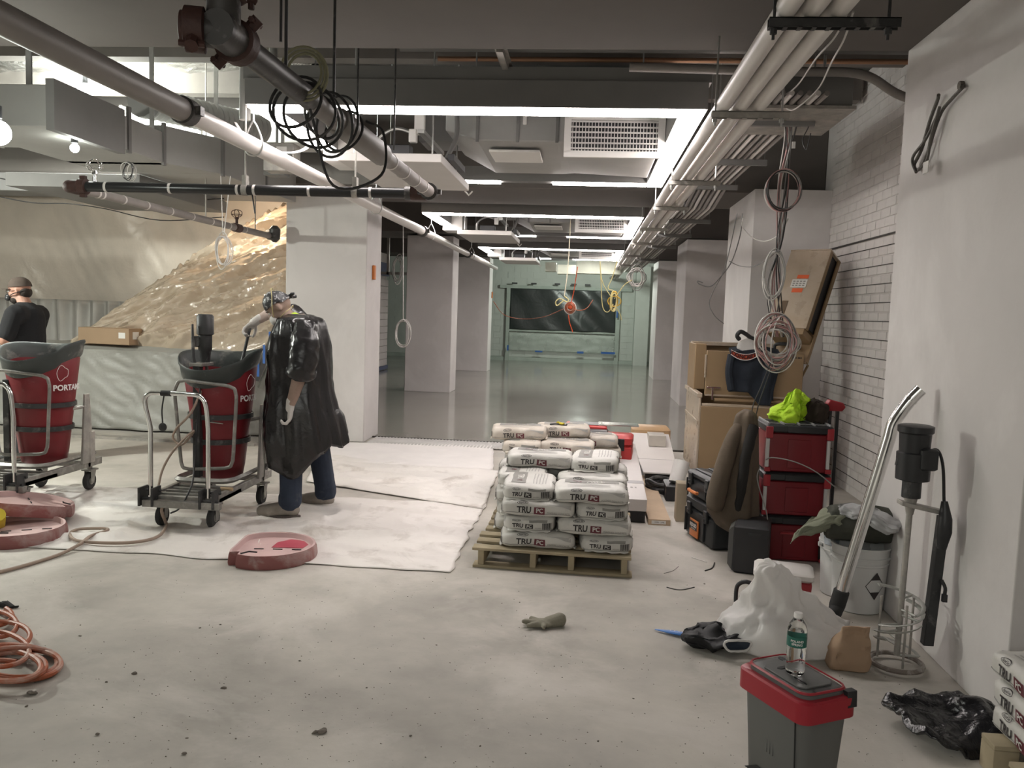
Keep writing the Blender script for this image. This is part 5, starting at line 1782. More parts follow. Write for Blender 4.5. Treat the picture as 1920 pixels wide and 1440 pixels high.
def tool_case(z0, z1, w, d, label, badge):
    t = thing('black_tool_box', label, 'tool box', RT @ Vector((w/2, d/2, z0)), 'black stacking tool boxes')
    zl = z1-(z1-z0)*0.27
    MB(RT).rbox((0, 0, z0+0.004), (w, d, zl), 0.025).build('box_body', blkp, t)
    MB(RT).rbox((-0.006, -0.006, zl+0.003), (w+0.006, d+0.006, z1), 0.02).build('lid', blkp, t)
    for x in (0.02, w*0.72):
        MB(RT).rbox((x, -0.018, z0+0.03), (x+0.012, 0.0, zl-0.01), 0.003).build('rib', blkp, t)
    for x in (0.06, w-0.14):
        l_ = MB(RT).rbox((x, -0.022, zl-0.05), (x+0.06, -0.002, zl+0.04), 0.005).build('latch', blkp, t)
        MB(RT).rbox((x+0.012, -0.026, zl-0.035), (x+0.048, -0.02, zl-0.015), 0.002).build('catch', blackm, l_)
    for y in (0.08, d-0.12):
        MB(RT).rbox((-0.02, y, zl-0.07), (0.0, y+0.06, zl+0.03), 0.004).build('side_latch', blkp, t)
    if badge:
        b_ = MB(RT).rbox((0.12, -0.016, z0+0.02), (0.27, -0.004, z0+0.15), 0.005).build('orange_badge', orgp, t)
        MB(RT).box((0.132, -0.0185, z0+0.075), (0.258, -0.0155, z0+0.135)).build('name_plate', blackm, b_)
        vs_, fs_ = text_mb('RIDGID', 0.036, 0.0015)
        MB(RT).add([(0.195+x*0.98, -0.0195, z0+0.107+y) for x, y in vs_], fs_).build('lettering', wht, b_, smooth=False)
        vs_, fs_ = text_mb('PROFESSIONAL', 0.011, 0.0002)
        MB(RT).add([(0.195+x, -0.0195, z0+0.083+y) for x, y in vs_], fs_).build('lettering', wht, b_, smooth=False)
    return t


tc_ = tool_case(0.0, 0.30, 0.50, 0.36, 'lower black tool box with the orange lettered badge', True)
tc2 = tool_case(0.302, 0.49, 0.50, 0.36, 'upper black tool box with the orange handle, on the lettered one', False)
MB(RT).tube(bez([(0.11, -0.02, 0.355), (0.12, -0.035, 0.355), (0.24, -0.035, 0.355), (0.25, -0.02, 0.355)], 3), 0.013, 8).build('orange_handle', orgp, tc2)
for k in range(3):
    MB(RT).rbox((0.04, 0.04+0.1*k, 0.488), (0.42, 0.10+0.1*k, 0.502), 0.006).build('lid_rib', blkp, tc2)
# brown work jacket hanging
brn = M('brown_canvas', (0.11, 0.083, 0.060), 0.85, var=0.2, vs=4, bump=0.25, bs=15, wave=0.01)
J = 5.62


def jx(x, y, Y=J):
    return P(x, y, Y)


def VV_(x, y, z):
    return Vector((x, y, z))


t = thing('brown_jacket', 'brown canvas work jacket hanging over the black tool boxes', 'jacket', jx(1375, 1000)*1)
ORG[t.name] = Vector(t.location)
m = MB()
secs = [(768, 1396, 1408), (778, 1380, 1418), (800, 1374, 1420), (840, 1362, 1420), (890, 1348, 1420), (930, 1338, 1420), (960, 1328, 1421), (968, 1335, 1420), (985, 1345, 1420), (1000, 1370, 1418)]
rr = []
for y, xa, xb in secs:
    a, b = jx(xa, y), jx(xb, y)
    c, hw = (a+b)/2, (b.x-a.x)/2
    n = 30
    ring = []
    for j in range(n):
        q = 2*PI*j/n
        f = 1+0.10*math.sin(4*q+1)+0.07*math.sin(7*q+y*0.01)
        ring.append(c+Vector((hw*math.cos(q)*f, (0.05+hw*0.55)*math.sin(q)*f, 0)))
    rr.append(ring)
C2 = []
for i in range(len(rr)-1):
    for s_ in range(3):
        C2.append([rr[i][k].lerp(rr[i+1][k], s_/3) for k in range(30)])
C2.append(rr[-1])
m.loft(C2)
for i, p in enumerate(m.v):
    fo = sum((1-abs(noise.noise(Vector((p.x*9*q+p.z*2, p.y*9*q, p.z*3.2*q))))*4)/q for q in (1, 2))
    m.v[i] = p+VV_(-0.2, -1, 0)*fo*0.010
m.build('body', brn, t, sub=1, ang=100)
m = MB().tube(bez([jx(1402, 775), jx(1372, 830, J-0.06), jx(1350, 900, J-0.09), jx(1338, 955, J-0.09)], 6), [0.03, 0.035, 0.04, 0.045, 0.05, 0.052, 0.054, 0.056, 0.058, 0.06, 0.06, 0.06, 0.062, 0.062, 0.062, 0.062, 0.06, 0.058, 0.05], 14)
m.rough(0.008, 10, 2, ridge=True).build('sleeve', brn, t, ang=80)
m = MB().tube(bez([jx(1412, 800, J-0.08), jx(1400, 850, J-0.13), jx(1388, 920, J-0.12), jx(1380, 990, J-0.1)], 6), 0.035, 12).rough(0.012, 9, 7).build('lining_fold', M('dark_lining', (0.02, 0.018, 0.017), 0.9), t, ang=80)
# black wheeled case below
ca = G(1362, 1072)
t = thing('black_case', 'black upright case with a grey scuffed side under the brown jacket', 'case', (ca.x+0.1, ca.y+0.15, 0))
T = Tm((ca.x, ca.y, 0), rz=-0.25)
MB(T).rbox((0.03, 0, 0.0), (0.25, 0.34, 0.31), 0.018).build('case_body', M('dull_black', (0.03, 0.03, 0.032), 0.6), t)
MB(T).loft([[(0.0, 0.02, 0.05), (0.03, 0.02, 0.01), (0.03, 0.32, 0.01), (0.0, 0.32, 0.05)], [(0.0, 0.02, 0.27), (0.03, 0.02, 0.30), (0.03, 0.32, 0.30), (0.0, 0.32, 0.27)]]).build('scuffed_side', M('scuffed_grey', (0.13, 0.13, 0.125), 0.6), t)
MB(T).box((0.12, -0.004, 0.255), (0.2, 0.002, 0.27)).build('case_seam', blkp, t)
for x in (0.07, 0.2):
    MB(T).tube([(x-0.012, 0.03, 0.012), (x+0.012, 0.03, 0.012)], 0.012, 10).build('rubber_foot', rubber, t)

# ================================================================== RED TOOL TOWER
redt = M('tower_red', (0.19, 0.012, 0.018), 0.4, var=0.08)
redk = M('corner_red', (0.38, 0.03, 0.04), 0.4, var=0.08)
TX, TY = 1.225, 5.62
TT = Tm((TX, TY, 0), rz=0.0)
TW, TD = 0.44, 0.34


def tower_box(z0, z1, label, top=False, bottom=False):
    t = thing('red_tool_box', label, 'tool box', (TX+TW/2, TY+TD/2, z0), 'red stacking tool boxes')
    zl = z1-0.055
    MB(TT).rbox((0.012, 0.012, z0+0.003), (TW-0.012, TD-0.01, zl), 0.012).build('box_body', redt, t)
    MB(TT).rbox((0.0, 0.0, zl+0.002), (TW, TD, z1), 0.014).build('lid', blkp, t)
    MB(TT).rbox((0.14, -0.006, zl+0.006), (TW-0.02, 0.0, z1-0.008), 0.003).build('lid_latch', blackm, t)
    for x in (0.0, TW-0.045):
        MB(TT).rbox((x, -0.008, zl-0.035), (x+0.045, 0.03, z1-0.012), 0.005).build('red_corner', redk, t)
        MB(TT).rbox((x+0.004, -0.006, z0+0.035), (x+0.026, 0.02, zl-0.037), 0.003).build('steel_edge', M('edge_steel', (0.62, 0.61, 0.60), 0.35, metal=0.3), t)
        MB(TT).rbox((x, -0.008, z0+0.004), (x+0.04, 0.02, z0+0.034), 0.004).build('red_corner', redk, t)
    MB(TT).rbox((0.15, 0.006, z0+0.03), (0.30, 0.014, zl-0.04), 0.003).build('front_panel', redt, t)
    if top:
        for i in range(4):
            for j in range(3):
                MB(TT).rbox((0.03+0.10*i, 0.03+0.10*j, z1), (0.10+0.10*i, 0.07+0.10*j, z1+0.008), 0.004).build('lid_cleat', M('cleat_grey', (0.12, 0.12, 0.12), 0.5), t)
        for i in range(5):
            MB(TT).rbox((0.015+0.10*i-0.004, 0.01, z1), (0.022+0.10*i, TD-0.01, z1+0.014), 0.002).build('lid_rib', M('rib_grey', (0.30, 0.30, 0.30), 0.5), t)
    if bottom:
        MB(TT).rbox((0.13, -0.002, 0.185), (0.30, 0.010, 0.20), 0.003).build('handle', redk, t)
        for x in (TW-0.02,):
            w_ = MB(TT).tube([(x-0.03, 0.06, 0.09), (x-0.025, 0.06, 0.09), (x+0.025, 0.06, 0.09), (x+0.03, 0.06, 0.09)], [0.08, 0.09, 0.09, 0.08], 22).build('wheel', rubber, t)
            MB(TT).tube([(x-0.033, 0.06, 0.09), (x+0.033, 0.06, 0.09)], 0.03, 12).build('wheel_hub', dustm, w_)
        MB(TT).tube([(0.01, 0.31, 0.09), (0.03, 0.31, 0.09)], 0.09, 20).build('wheel', rubber, t)
        h = MB(TT)
        for x in (TW+0.025, TW+0.075):
            h.box((x, 0.24, 0.15), (x+0.022, 0.27, 1.02))
        h.build('handle_rail', blackm, t, bevel=0.003)
        MB(TT).loft([[(TW+0.015, 0.22, 1.01), (TW+0.11, 0.22, 1.01), (TW+0.11, 0.29, 1.01), (TW+0.015, 0.29, 1.01)], [(TW+0.005, 0.20, 1.06), (TW+0.125, 0.20, 1.04), (TW+0.125, 0.29, 1.04), (TW+0.005, 0.29, 1.06)],
                     [(TW+0.02, 0.20, 1.09), (TW+0.11, 0.20, 1.07), (TW+0.11, 0.27, 1.07), (TW+0.02, 0.27, 1.09)]]).build('red_grip', redk, t, bevel=0.006)
    return t


tower_box(0.0, 0.305, 'bottom red tool box of the tower, with wheels and pull-out handle', bottom=True)
tower_box(0.31, 0.60, 'middle red tool box of the tower')
tower_box(0.605, 0.925, 'top red tool box of the tower, black ribbed lid', top=True)
o = MB().tube(bez([P(1436, 862, 5.55), P(1450, 858, 5.5), P(1490, 866, 5.5), P(1530, 885, 5.5), P(1568, 915, 5.55)], 6), 0.004, 6).build('grey_cable', greyd)
tag(o, 'thin grey cable arched over the front of the red tool tower', 'cable')
o = MB().tube(bez([P(1425, 875, 5.6), P(1420, 900, 5.55), P(1437, 960, 5.5), P(1438, 990, 5.5), P(1430, 1010, 5.5), P(1424, 1050, 5.55)], 6), 0.004, 6).build('grey_cable', greyd)
tag(o, 'thin grey cable hanging down the left edge of the red tool tower', 'cable')
# hi-vis shirt and dark jacket on top
hv = M('hivis', (0.46, 0.72, 0.03), 0.7, var=0.06, bump=0.7, bs=22, wave=0.015)
z = 0.94
cloth_shell('hivis_shirt', [((1.40, 5.80, z), (0.10, 0, 0), (0, 0.08, 0), 0.1), ((1.40, 5.80, z+0.04), (0.115, 0, 0), (0, 0.09, 0), 0.14), ((1.42, 5.80, z+0.10), (0.095, 0, 0.01), (0, 0.08, 0), 0.16), ((1.45, 5.80, z+0.15), (0.085, 0, 0), (0, 0.07, 0), 0.14),
                           ((1.455, 5.80, z+0.185), (0.06, 0, 0), (0, 0.05, 0), 0.1), ((1.455, 5.80, z+0.195), (0.02, 0, 0), (0, 0.02, 0), 0.0)], hv, 'bright yellow-green shirt bunched on top of the red tool tower', 'shirt', 3, 0.045, 11)
cloth_shell('dark_jacket', [((1.57, 5.84, z), (0.09, 0, 0), (0, 0.09, 0), 0.05), ((1.58, 5.84, z+0.05), (0.10, 0, 0), (0, 0.1, 0), 0.1), ((1.59, 5.84, z+0.11), (0.07, 0, 0), (0, 0.08, 0), 0.12), ((1.60, 5.84, z+0.145), (0.03, 0, 0), (0, 0.04, 0), 0.05)],
            M('dark_brown_cloth', (0.035, 0.025, 0.018), 0.9, var=0.3, bump=0.3, bs=12, wave=0.02), 'dark brown jacket bundled right of the yellow-green shirt', 'jacket', 6, 0.03, 12)

# ================================================================== BUCKETS, CLOTHES, WAND
bkt = M('bucket_white', (0.56, 0.56, 0.55), 0.45, var=0.04)


def bucket(c, label, diamond=False, bail=True):
    t = thing('white_bucket', label, 'bucket', c)
    T = Tm(c)
    MB(T).lathe([(0.125, 0.0), (0.135, 0.006), (0.150, 0.27), (0.157, 0.275), (0.157, 0.285), (0.151, 0.287), (0.153, 0.305), (0.160, 0.308), (0.160, 0.32), (0.153, 0.322), (0.155, 0.36), (0.163, 0.362), (0.163, 0.375), (0.150, 0.375), (0.145, 0.34), (0.13, 0.03)], 36).build('bucket_body', bkt, t)
    if bail:
        MB(T).tube(bez([(-0.165, -0.02, 0.30), (-0.10, -0.14, 0.20), (0.0, -0.19, 0.15), (0.10, -0.14, 0.20), (0.165, -0.02, 0.30)], 6), 0.003, 6).build('wire_bail', galv, t)
        for s in (-1, 1):
            MB(T).tube([(s*0.155, -0.02, 0.30), (s*0.172, -0.02, 0.30)], 0.014, 12).build('bail_ear', bkt, t)
    if diamond:
        def cyl(u, zz):
            a = -PI/2+0.32+u
            r = 0.128+zz*0.06+0.012
            return (r*math.cos(a), r*math.sin(a), zz)
        m = MB(T)
        for (p_, q_) in (((0, 0.25), 1), ((0, 0.09), -1)):
            m.add([cyl(*p_), cyl(-0.20, 0.17+0.035*q_), cyl(0.20, 0.17+0.035*q_)], [(0, 1, 2)])
        m.add([cyl(a, b) for a, b in ((-0.40, 0.17), (0, 0.25), (0, 0.242), (-0.37, 0.17), (0.40, 0.17), (0.37, 0.17), (0, 0.09), (0, 0.098))], [(0, 1, 2, 3), (1, 4, 5, 2), (4, 6, 7, 5), (6, 0, 3, 7)])
        m.build('hazard_diamond', inkb, t, smooth=False)
    else:
        m = MB(T)
        for k in range(4):
            a = -PI/2+0.1
            m.add([((0.15)*math.cos(a+q*0.09)*1.0, (0.15)*math.sin(a+q*0.09), 0.19+0.016*k+h_) for q, h_ in ((0, 0), (4, 0), (4, 0.008), (0, 0.008))], [(0, 1, 2, 3)])
        m.build('fine_print', inkg, t, smooth=False)
    return t


b1 = G(1582, 1112)
bucket((b1.x, b1.y, 0), 'white bucket with wire handle behind the silver tube, rags stuffed in it')
b2 = G(1606, 1138)
bucket((b2.x, b2.y, 0), 'white bucket with a black and white hazard diamond', True, False)
bb = Vector((b2.x, b2.y, 0.38))
B1 = Vector((b1.x, b1.y, 0.34))
olive = M('olive_dark', (0.05, 0.052, 0.04), 0.85, var=0.2, bump=0.25, bs=14, wave=0.01)
cloth_shell('olive_duffel', [(bb+Vector((-0.20, 0.02, 0.09)), (0, 0.06, 0), (0, 0, 0.06), 0.05), (bb+Vector((-0.17, 0.02, 0.10)), (0, 0.11, 0), (0, 0, 0.095), 0.05), (bb+Vector((0.0, 0.02, 0.105)), (0, 0.13, 0), (0, 0, 0.105), 0.06),
                            (bb+Vector((0.14, 0.02, 0.10)), (0, 0.12, 0), (0, 0, 0.10), 0.05), (bb+Vector((0.2, 0.02, 0.08)), (0, 0.10, 0), (0, 0, 0.08), 0.05), (bb+Vector((0.225, 0.02, 0.07)), (0, 0.05, 0), (0, 0, 0.04), 0.0)],
            olive, 'dark olive duffel lying across the bucket with the hazard diamond', 'bag', 5, 0.015, 9)
lt_ol = M('olive_light', (0.20, 0.21, 0.15), 0.85, var=0.15, bump=0.2, bs=14, wave=0.01)
cloth_shell('olive_jacket', [(P(1488, 1010, 4.75), (0.01, 0.0, 0.02), (0, 0.02, 0), 0), (P(1510, 990, 4.78), (0.03, 0, 0.05), (0, 0.08, 0), 0.1), (P(1550, 975, 4.8), (0.03, 0, 0.06), (0, 0.10, 0), 0.12), (P(1590, 972, 4.8), (0.02, 0, 0.06), (0, 0.1, 0), 0.12), (P(1610, 975, 4.8), (0.01, 0, 0.03), (0, 0.05, 0), 0)],
            lt_ol, 'crumpled olive jacket draped over the buckets beside the silver tube', 'jacket', 2, 0.03, 10)
cloth_shell('grey_shirt', [(P(1575, 955, 4.75), (0.02, 0, 0.02), (0, 0.03, 0), 0), (P(1600, 958, 4.72), (0.05, 0, 0.03), (0, 0.06, 0.01), 0.1), (P(1640, 968, 4.68), (0.05, 0, 0.025), (0, 0.08, 0.01), 0.12), (P(1672, 985, 4.62), (0.04, 0, 0.025), (0, 0.06, 0.01), 0.1), (P(1682, 995, 4.6), (0.01, 0, 0.01), (0, 0.02, 0), 0)],
            M('grey_cloth', (0.36, 0.36, 0.36), 0.85, var=0.1, bump=0.2, bs=14, wave=0.01), 'light grey shirt lying on the dark olive duffel', 'shirt', 8, 0.025, 12)
cloth_shell('plastic_liner', [(B1+Vector((-0.12, -0.08, -0.02)), (0.03, 0, 0), (0, 0.03, 0), 0), (B1+Vector((-0.10, -0.08, 0.05)), (0.06, 0, 0), (0, 0.05, 0), 0.2), (B1+Vector((-0.02, -0.06, 0.10)), (0.10, 0, 0.02), (0, 0.07, 0), 0.2), (B1+Vector((0.06, -0.04, 0.10)), (0.06, 0, 0.02), (0, 0.05, 0), 0.1), (B1+Vector((0.1, -0.04, 0.05)), (0.02, 0, 0), (0, 0.02, 0), 0)],
            M('grey_film', (0.33, 0.36, 0.39), 0.35, var=0.1), 'bluish-grey plastic film stuffed in the bucket behind the silver tube', 'plastic', 4, 0.03, 12)
t = thing('vacuum_wand', 'bent silver vacuum tube leaning against the near pillar', 'tube', G(1560, 1160))
w0, w1, w2, w3 = P(1575, 1118, 4.34), P(1668, 820, 4.30), P(1690, 772, 4.29), P(1727, 730, 4.27)
w3.x = min(w3.x, 1.712)
path = [w0, w0.lerp(w1, 0.5), w0.lerp(w1, 0.9)] + bez([w1, P(1675, 795, 4.30), w2, P(1708, 749, 4.28), w3], 5)
MB().tube(path, 0.031, 20).build('steel_tube', chrome, t, ang=60)
MB().tube([P(1706, 752, 4.28), P(1709, 748, 4.28)], 0.033, 20).build('tube_ring', chrome, t)
MB().tube([w0.lerp(w1, -0.09), w0.lerp(w1, -0.06), w0.lerp(w1, 0.035), w0.lerp(w1, 0.04)], [0.036, 0.04, 0.04, 0.034], 20).build('rubber_cuff', rubber, t)
we = w0.lerp(w1, -0.06)
MB().tube(bez([we, we+Vector((-0.02, -0.03, -0.03)), we+Vector((-0.07, -0.05, -0.045))], 4), 0.035, 14).build('rubber_elbow', rubber, t)

# ================================================================== HAND MIXER AGAINST THE PILLAR
t = thing('mixing_drill', 'black upright mixing drill with spiral paddle leaning at the near pillar', 'mixer', (1.54, 3.95, 0))
Y0 = 3.95
c = Vector((1.535, Y0, 0))
mt = MB()
mt.tube([c+Vector((0, 0, 0.90)), c+Vector((0, 0, 0.905)), c+Vector((0, 0, 1.03)), c+Vector((0, 0, 1.035)), c+Vector((0, 0, 1.12)), c+Vector((0, 0, 1.128)), c+Vector((0, 0, 1.155)), c+Vector((0, 0, 1.16))], [0.056, 0.074, 0.076, 0.066, 0.070, 0.079, 0.079, 0.066], 20)
mo = mt.build('motor', blackm, t)
MB().tube([c+Vector((0, 0, 0.82)), c+Vector((0, 0, 0.90))], 0.042, 16).build('gear_neck', blackd, mo)
MB().rbox(c+Vector((0.0, -0.085, 0.96)), c+Vector((0.08, -0.04, 1.06)), 0.012).build('switch_box', blackm, mo)
MB().tube([c+Vector((-0.07, 0, 0.97)), c+Vector((-0.07, 0, 1.0)), c+Vector((0.07, 0, 1.0))], 0.014, 8).build('motor_strap', blackm, mo)
ax0, ax1 = c+Vector((0.0, 0, 0.80)), Vector((1.675, Y0-0.02, 0.72))
MB().loft([[c+Vector((-0.05, -0.035, 0.785)), c+Vector((-0.05, 0.035, 0.785)), c+Vector((-0.05, 0.035, 0.805)), c+Vector((-0.05, -0.035, 0.805))],
           [Vector((1.70, Y0-0.045, 0.745)), Vector((1.70, Y0+0.025, 0.745)), Vector((1.70, Y0+0.025, 0.765)), Vector((1.70, Y0-0.045, 0.765))]]).build('arm_plate', dustm, t, bevel=0.003)
MB().loft([[(1.625, Y0-0.045, 0.13), (1.672, Y0-0.045, 0.13), (1.672, Y0, 0.13), (1.625, Y0, 0.13)], [(1.655, Y0-0.045, 0.745), (1.70, Y0-0.045, 0.745), (1.70, Y0, 0.745), (1.655, Y0, 0.745)]]).build('square_post', blackd, t, bevel=0.003)
MB().tube([Vector((1.665, Y0-0.06, 0.60)), Vector((1.67, Y0-0.06, 0.68)), Vector((1.67, Y0-0.06, 0.74)), Vector((1.665, Y0-0.05, 0.82))], [0.02, 0.033, 0.03, 0.014], 12).build('cable_box', blackm, t)
MB().tube(bez([c+Vector((0.05, -0.02, 1.04)), c+Vector((0.09, -0.03, 1.05)), c+Vector((0.115, -0.04, 0.98)), Vector((1.663, Y0-0.05, 0.82))], 6), 0.007, 8).build('power_cable', blackm, t)
sh1 = Vector((1.525, Y0, 0.06))
MB().tube([c+Vector((0, 0, 0.74)), c+Vector((0, 0, 0.82))], [0.016, 0.03], 10).tube([c+Vector((0.0, 0, 0.80)), sh1], 0.014, 10).build('mixing_shaft', dustm, t)
ring = [sh1+Vector((0.0+0.115*math.cos(a), 0.115*math.sin(a), -0.035)) for a in [2*PI*i/28 for i in range(28)]]
MB().tube(ring, 0.012, 8, closed=True).build('paddle_ring', M('rust_dust', (0.17, 0.14, 0.12), 0.6, col2=(0.4, 0.38, 0.35), c2s=14, c2t=(0.5, 0.7)), t)
greyz = M('zinc_dust', (0.42, 0.42, 0.39), 0.55, metal=0.3)
for k in range(3):
    a = 2*PI*k/3+0.5
    MB().tube([sh1+Vector((0.085*math.cos(a), 0.085*math.sin(a), -0.03)), sh1+Vector((0.085*math.cos(a), 0.085*math.sin(a), 0.27))], 0.006, 8).build('cage_rod', dustm, t)
for k in range(4):
    pts = []
    for i in range(13):
        a = 2*PI*k*0.27+i*0.32
        pts.append(sh1+Vector(((0.10)*math.cos(a), (0.10)*math.sin(a), 0.0+0.075*k+0.008*i)))
    MB().tube(pts, 0.010, 6, flat=0.4).build('spiral_blade', greyz, t)
    MB().tube([pts[0], sh1+Vector((0, 0, pts[0].z-sh1.z))], 0.006, 6).tube([pts[6], sh1+Vector((0, 0, pts[6].z-sh1.z))], 0.006, 6).build('spoke', greyz, t)
MB().tube(bez([Vector((1.68, Y0-0.05, 0.45)), Vector((1.69, Y0-0.07, 0.42)), Vector((1.69, Y0-0.07, 0.39))], 3), 0.008, 6).box((1.68, Y0-0.08, 0.355), (1.70, Y0-0.06, 0.39)).build('cord_plug', blackm, t)
# flexible cable sticking out of the pillar
fc = M('armoured_cable', (0.12, 0.11, 0.10), 0.5, metal=0.5, bump=0.6, bs=90)
X = 1.72
pts = [PX(1806, 160, 1.745), PX(1803, 166, X), PX(1785, 185, X), PX(1765, 210, X), PX(1750, 250, X), PX(1738, 290, X), PX(1723, 318, X), PX(1714, 310, X), PX(1728, 280, X), PX(1744, 225, X), PX(1757, 190, X), PX(1760, 178, X-0.01)]
t = thing('armoured_cable', 'looped armoured cable sticking out of the near pillar', 'cable', pts[0])
MB().tube(bez(pts, 5), 0.009, 8).tube(bez([PX(1755, 222, X-.02), PX(1735, 262, X-.02), PX(1714, 290, X-.02), PX(1711, 305, X-.02), PX(1718, 323, X-.02)], 5), 0.008, 8).tube(bez([PX(1762, 200, X-.02), PX(1745, 260, X-.02), PX(1738, 300, X-.02), PX(1722, 318, X-.02)], 5), 0.008, 8).build('cable', fc, t)
MB().tube([pts[0], pts[0]+Vector((-0.02, 0, 0))], 0.02, 10).build('wall_hole', M('dirt', (0.1, 0.088, 0.075)), t)
MB().box(PX(1733, 305, X-.03), PX(1739, 323, X-.035)).build('paper_tag', whitem, t)

# ================================================================== RED COOLER, PLASTIC BAG, LITTER
t = thing('red_cooler', 'small red cooler with white lid behind the white plastic bag', 'cooler', G(1455, 1135))
rc = G(1412, 1165)
T = Tm((rc.x+0.015, rc.y+0.10, 0), rz=-0.22)
MB(T).loft([[(0.012, 0.012, 0), (0.288, 0.012, 0), (0.288, 0.198, 0), (0.012, 0.198, 0)], [(0, 0, 0.21), (0.30, 0, 0.21), (0.30, 0.21, 0.21), (0, 0.21, 0.21)]]).build('cooler_body', M('cooler_red', (0.33, 0.03, 0.035), 0.45), t, bevel=0.012)
MB(T).rbox((-0.008, -0.008, 0.212), (0.308, 0.218, 0.262), 0.02).build('cooler_lid', M('cooler_white', (0.66, 0.63, 0.60), 0.4, var=0.03), t)
MB(T).tube(bez([(0.005, 0.1, 0.14), (-0.05, 0.10, 0.15), (-0.09, 0.10, 0.12), (-0.095, 0.10, 0.05), (-0.09, 0.10, 0.0+0.012)], 6), 0.012, 10).build('swing_handle', blackm, t)

wbag = M('white_bag', (0.80, 0.78, 0.76), 0.3, var=0.04, vs=5, bump=0.25, bs=14, wave=0.01, sheer=0.35)


def bag_ring(cx_, cyd, zc, hx, hy, hz, n=64, k=0.1, ph=0, tilt=0.0):
    r = []
    for j in range(n):
        a = 2*PI*j/n
        f = 1+k*(0.5*math.sin(3*a+ph)+0.35*math.sin(7*a+2*ph)+0.3*math.sin(11*a-ph))
        r.append(Vector((cx_+hx*math.cos(a)*f, cyd+hy*math.sin(a)*f, zc+tilt*math.cos(a))))
    return r


YB = 4.1
cB = G(1470, 1215)
rings = []
prof = [  # x px, z, hx, hy, lobes
    (1470, 0.004, 0.27, 0.17, 0.05), (1470, 0.03, 0.31, 0.20, 0.06), (1475, 0.08, 0.325, 0.20, 0.07), (1478, 0.13, 0.30, 0.18, 0.08), (1470, 0.17, 0.24, 0.14, 0.10), (1462, 0.22, 0.175, 0.10, 0.12), (1455, 0.28, 0.13, 0.075, 0.16),
    (1449, 0.34, 0.10, 0.055, 0.2), (1443, 0.39, 0.075, 0.045, 0.22), (1440, 0.425, 0.045, 0.03, 0.2), (1438, 0.435, 0.015, 0.01, 0.1)]
for i, (px, z, hx, hy, k) in enumerate(prof):
    x = G(px, 1200).x if z < 0.1 else P(px, 1150, YB).x
    x = P(px, 1150, YB).x
    rings.append((Vector((x, YB, z)), hx, hy, k))
C_ = bez([r[0] for r in rings], 5)
H1 = bez([Vector((r[1], r[2], r[3])) for r in rings], 5)
m = MB()
m.loft([bag_ring(c.x, c.y, c.z, h.x, h.y, 0, k=h.z, ph=0.6+c.z*2.5) for c, h in zip(C_, H1)])
for i, p in enumerate(m.v):
    f1 = 1-abs(noise.noise(Vector((p.x*8+p.z*2, p.y*8, p.z*2.2+5))))*4.5
    f2 = 1-abs(noise.noise(Vector((p.x*17-p.z*5, p.y*17, p.z*4))))*4.5
    d = Vector((p.x-P(1470, 1150, YB).x, p.y-YB, 0.1)).normalized()
    k = 0.25 if p.z < 0.02 else 1
    m.v[i] = p+d*(0.020*f1+0.009*f2)*k+noise.noise_vector(p*6)*0.014*k
    m.v[i].z = max(0.002, m.v[i].z)
o = m.build('plastic_bag', wbag, ang=120)
tag(o, 'big crumpled white plastic bag slumped on the floor behind the grey cooler', 'plastic bag')
oc = P(1383, 1211, 3.90)
orr = [oc+CR*(0.062*math.cos(q)*(1+0.12*math.sin(3*q)))+Vector((0, 0.25, 1)).normalized()*(0.030*math.sin(q)*(1+0.2*math.cos(2*q))) for q in [2*PI*k/24 for k in range(24)]]
MB().tube(orr, 0.006, 8, closed=True).rough(0.004, 30).build('bag_opening', wbag, o, ang=90)
mo_ = MB().loft([orr, [q*0.5+oc*0.5+Vector((0, 0.03, 0)) for q in orr], [oc+Vector((0, 0.035, 0))+(q-oc)*0.05 for q in orr]], cap=False)
mo_.build('bag_mouth', M('bag_dark', (0.03, 0.04, 0.06), 0.6), o)

kraft = M('kraft_paper', (0.37, 0.25, 0.165), 0.75, var=0.06, bump=0.2, bs=12)
kb = G(1590, 1268)
m = MB()
rr = []
for (z, hx, hy, sx, tw) in ((0.002, 0.085, 0.05, 0, 0), (0.01, 0.09, 0.055, 0, 0), (0.05, 0.092, 0.057, 0.004, .02), (0.09, 0.09, 0.052, 0.01, .05), (0.13, 0.084, 0.04, 0.018, .1), (0.16, 0.078, 0.024, 0.026, .15), (0.18, 0.074, 0.010, 0.032, .2), (0.20, 0.07, 0.006, 0.036, .2)):
    ring = []
    for k in range(40):
        a = 2*PI*k/40
        ca, sa = math.cos(a), math.sin(a)
        ex_ = 0.45
        x = hx*abs(ca)**ex_*math.copysign(1, ca)
        y = hy*abs(sa)**ex_*math.copysign(1, sa)
        ring.append(Vector((kb.x+0.02+sx+x*math.cos(tw)-y*math.sin(tw), kb.y+0.10+x*math.sin(tw)+y*math.cos(tw), z)))
    rr.append(ring)
R2 = []
for i in range(len(rr)-1):
    for s_ in range(4):
        R2.append([rr[i][k].lerp(rr[i+1][k], s_/4) for k in range(40)])
R2.append(rr[-1])
m.loft(R2)
for i, p in enumerate(m.v):
    if p.z > 0.006:
        m.v[i] = p+noise.noise_vector(p*14)*0.012+Vector((0.3, -1, 0.2))*0.006*(1-abs(noise.noise(p*22))*4)
o = m.build('paper_bag', kraft, ang=35)
tag(o, 'brown paper bag standing against the white plastic bag', 'paper bag')
bluep = M('blue_plastic', (0.07, 0.19, 0.50), 0.4, var=0.05)
pbl = M('pale_blue', (0.36, 0.47, 0.62), 0.35, var=0.05)
a, b = G(1228, 1180, 0.01), G(1306, 1193, 0.02)
t = thing('blue_brush_handle', 'blue tapered plastic handle with holes lying on the floor', 'handle', a)
pts = [a.lerp(b, k/8) for k in range(9)]
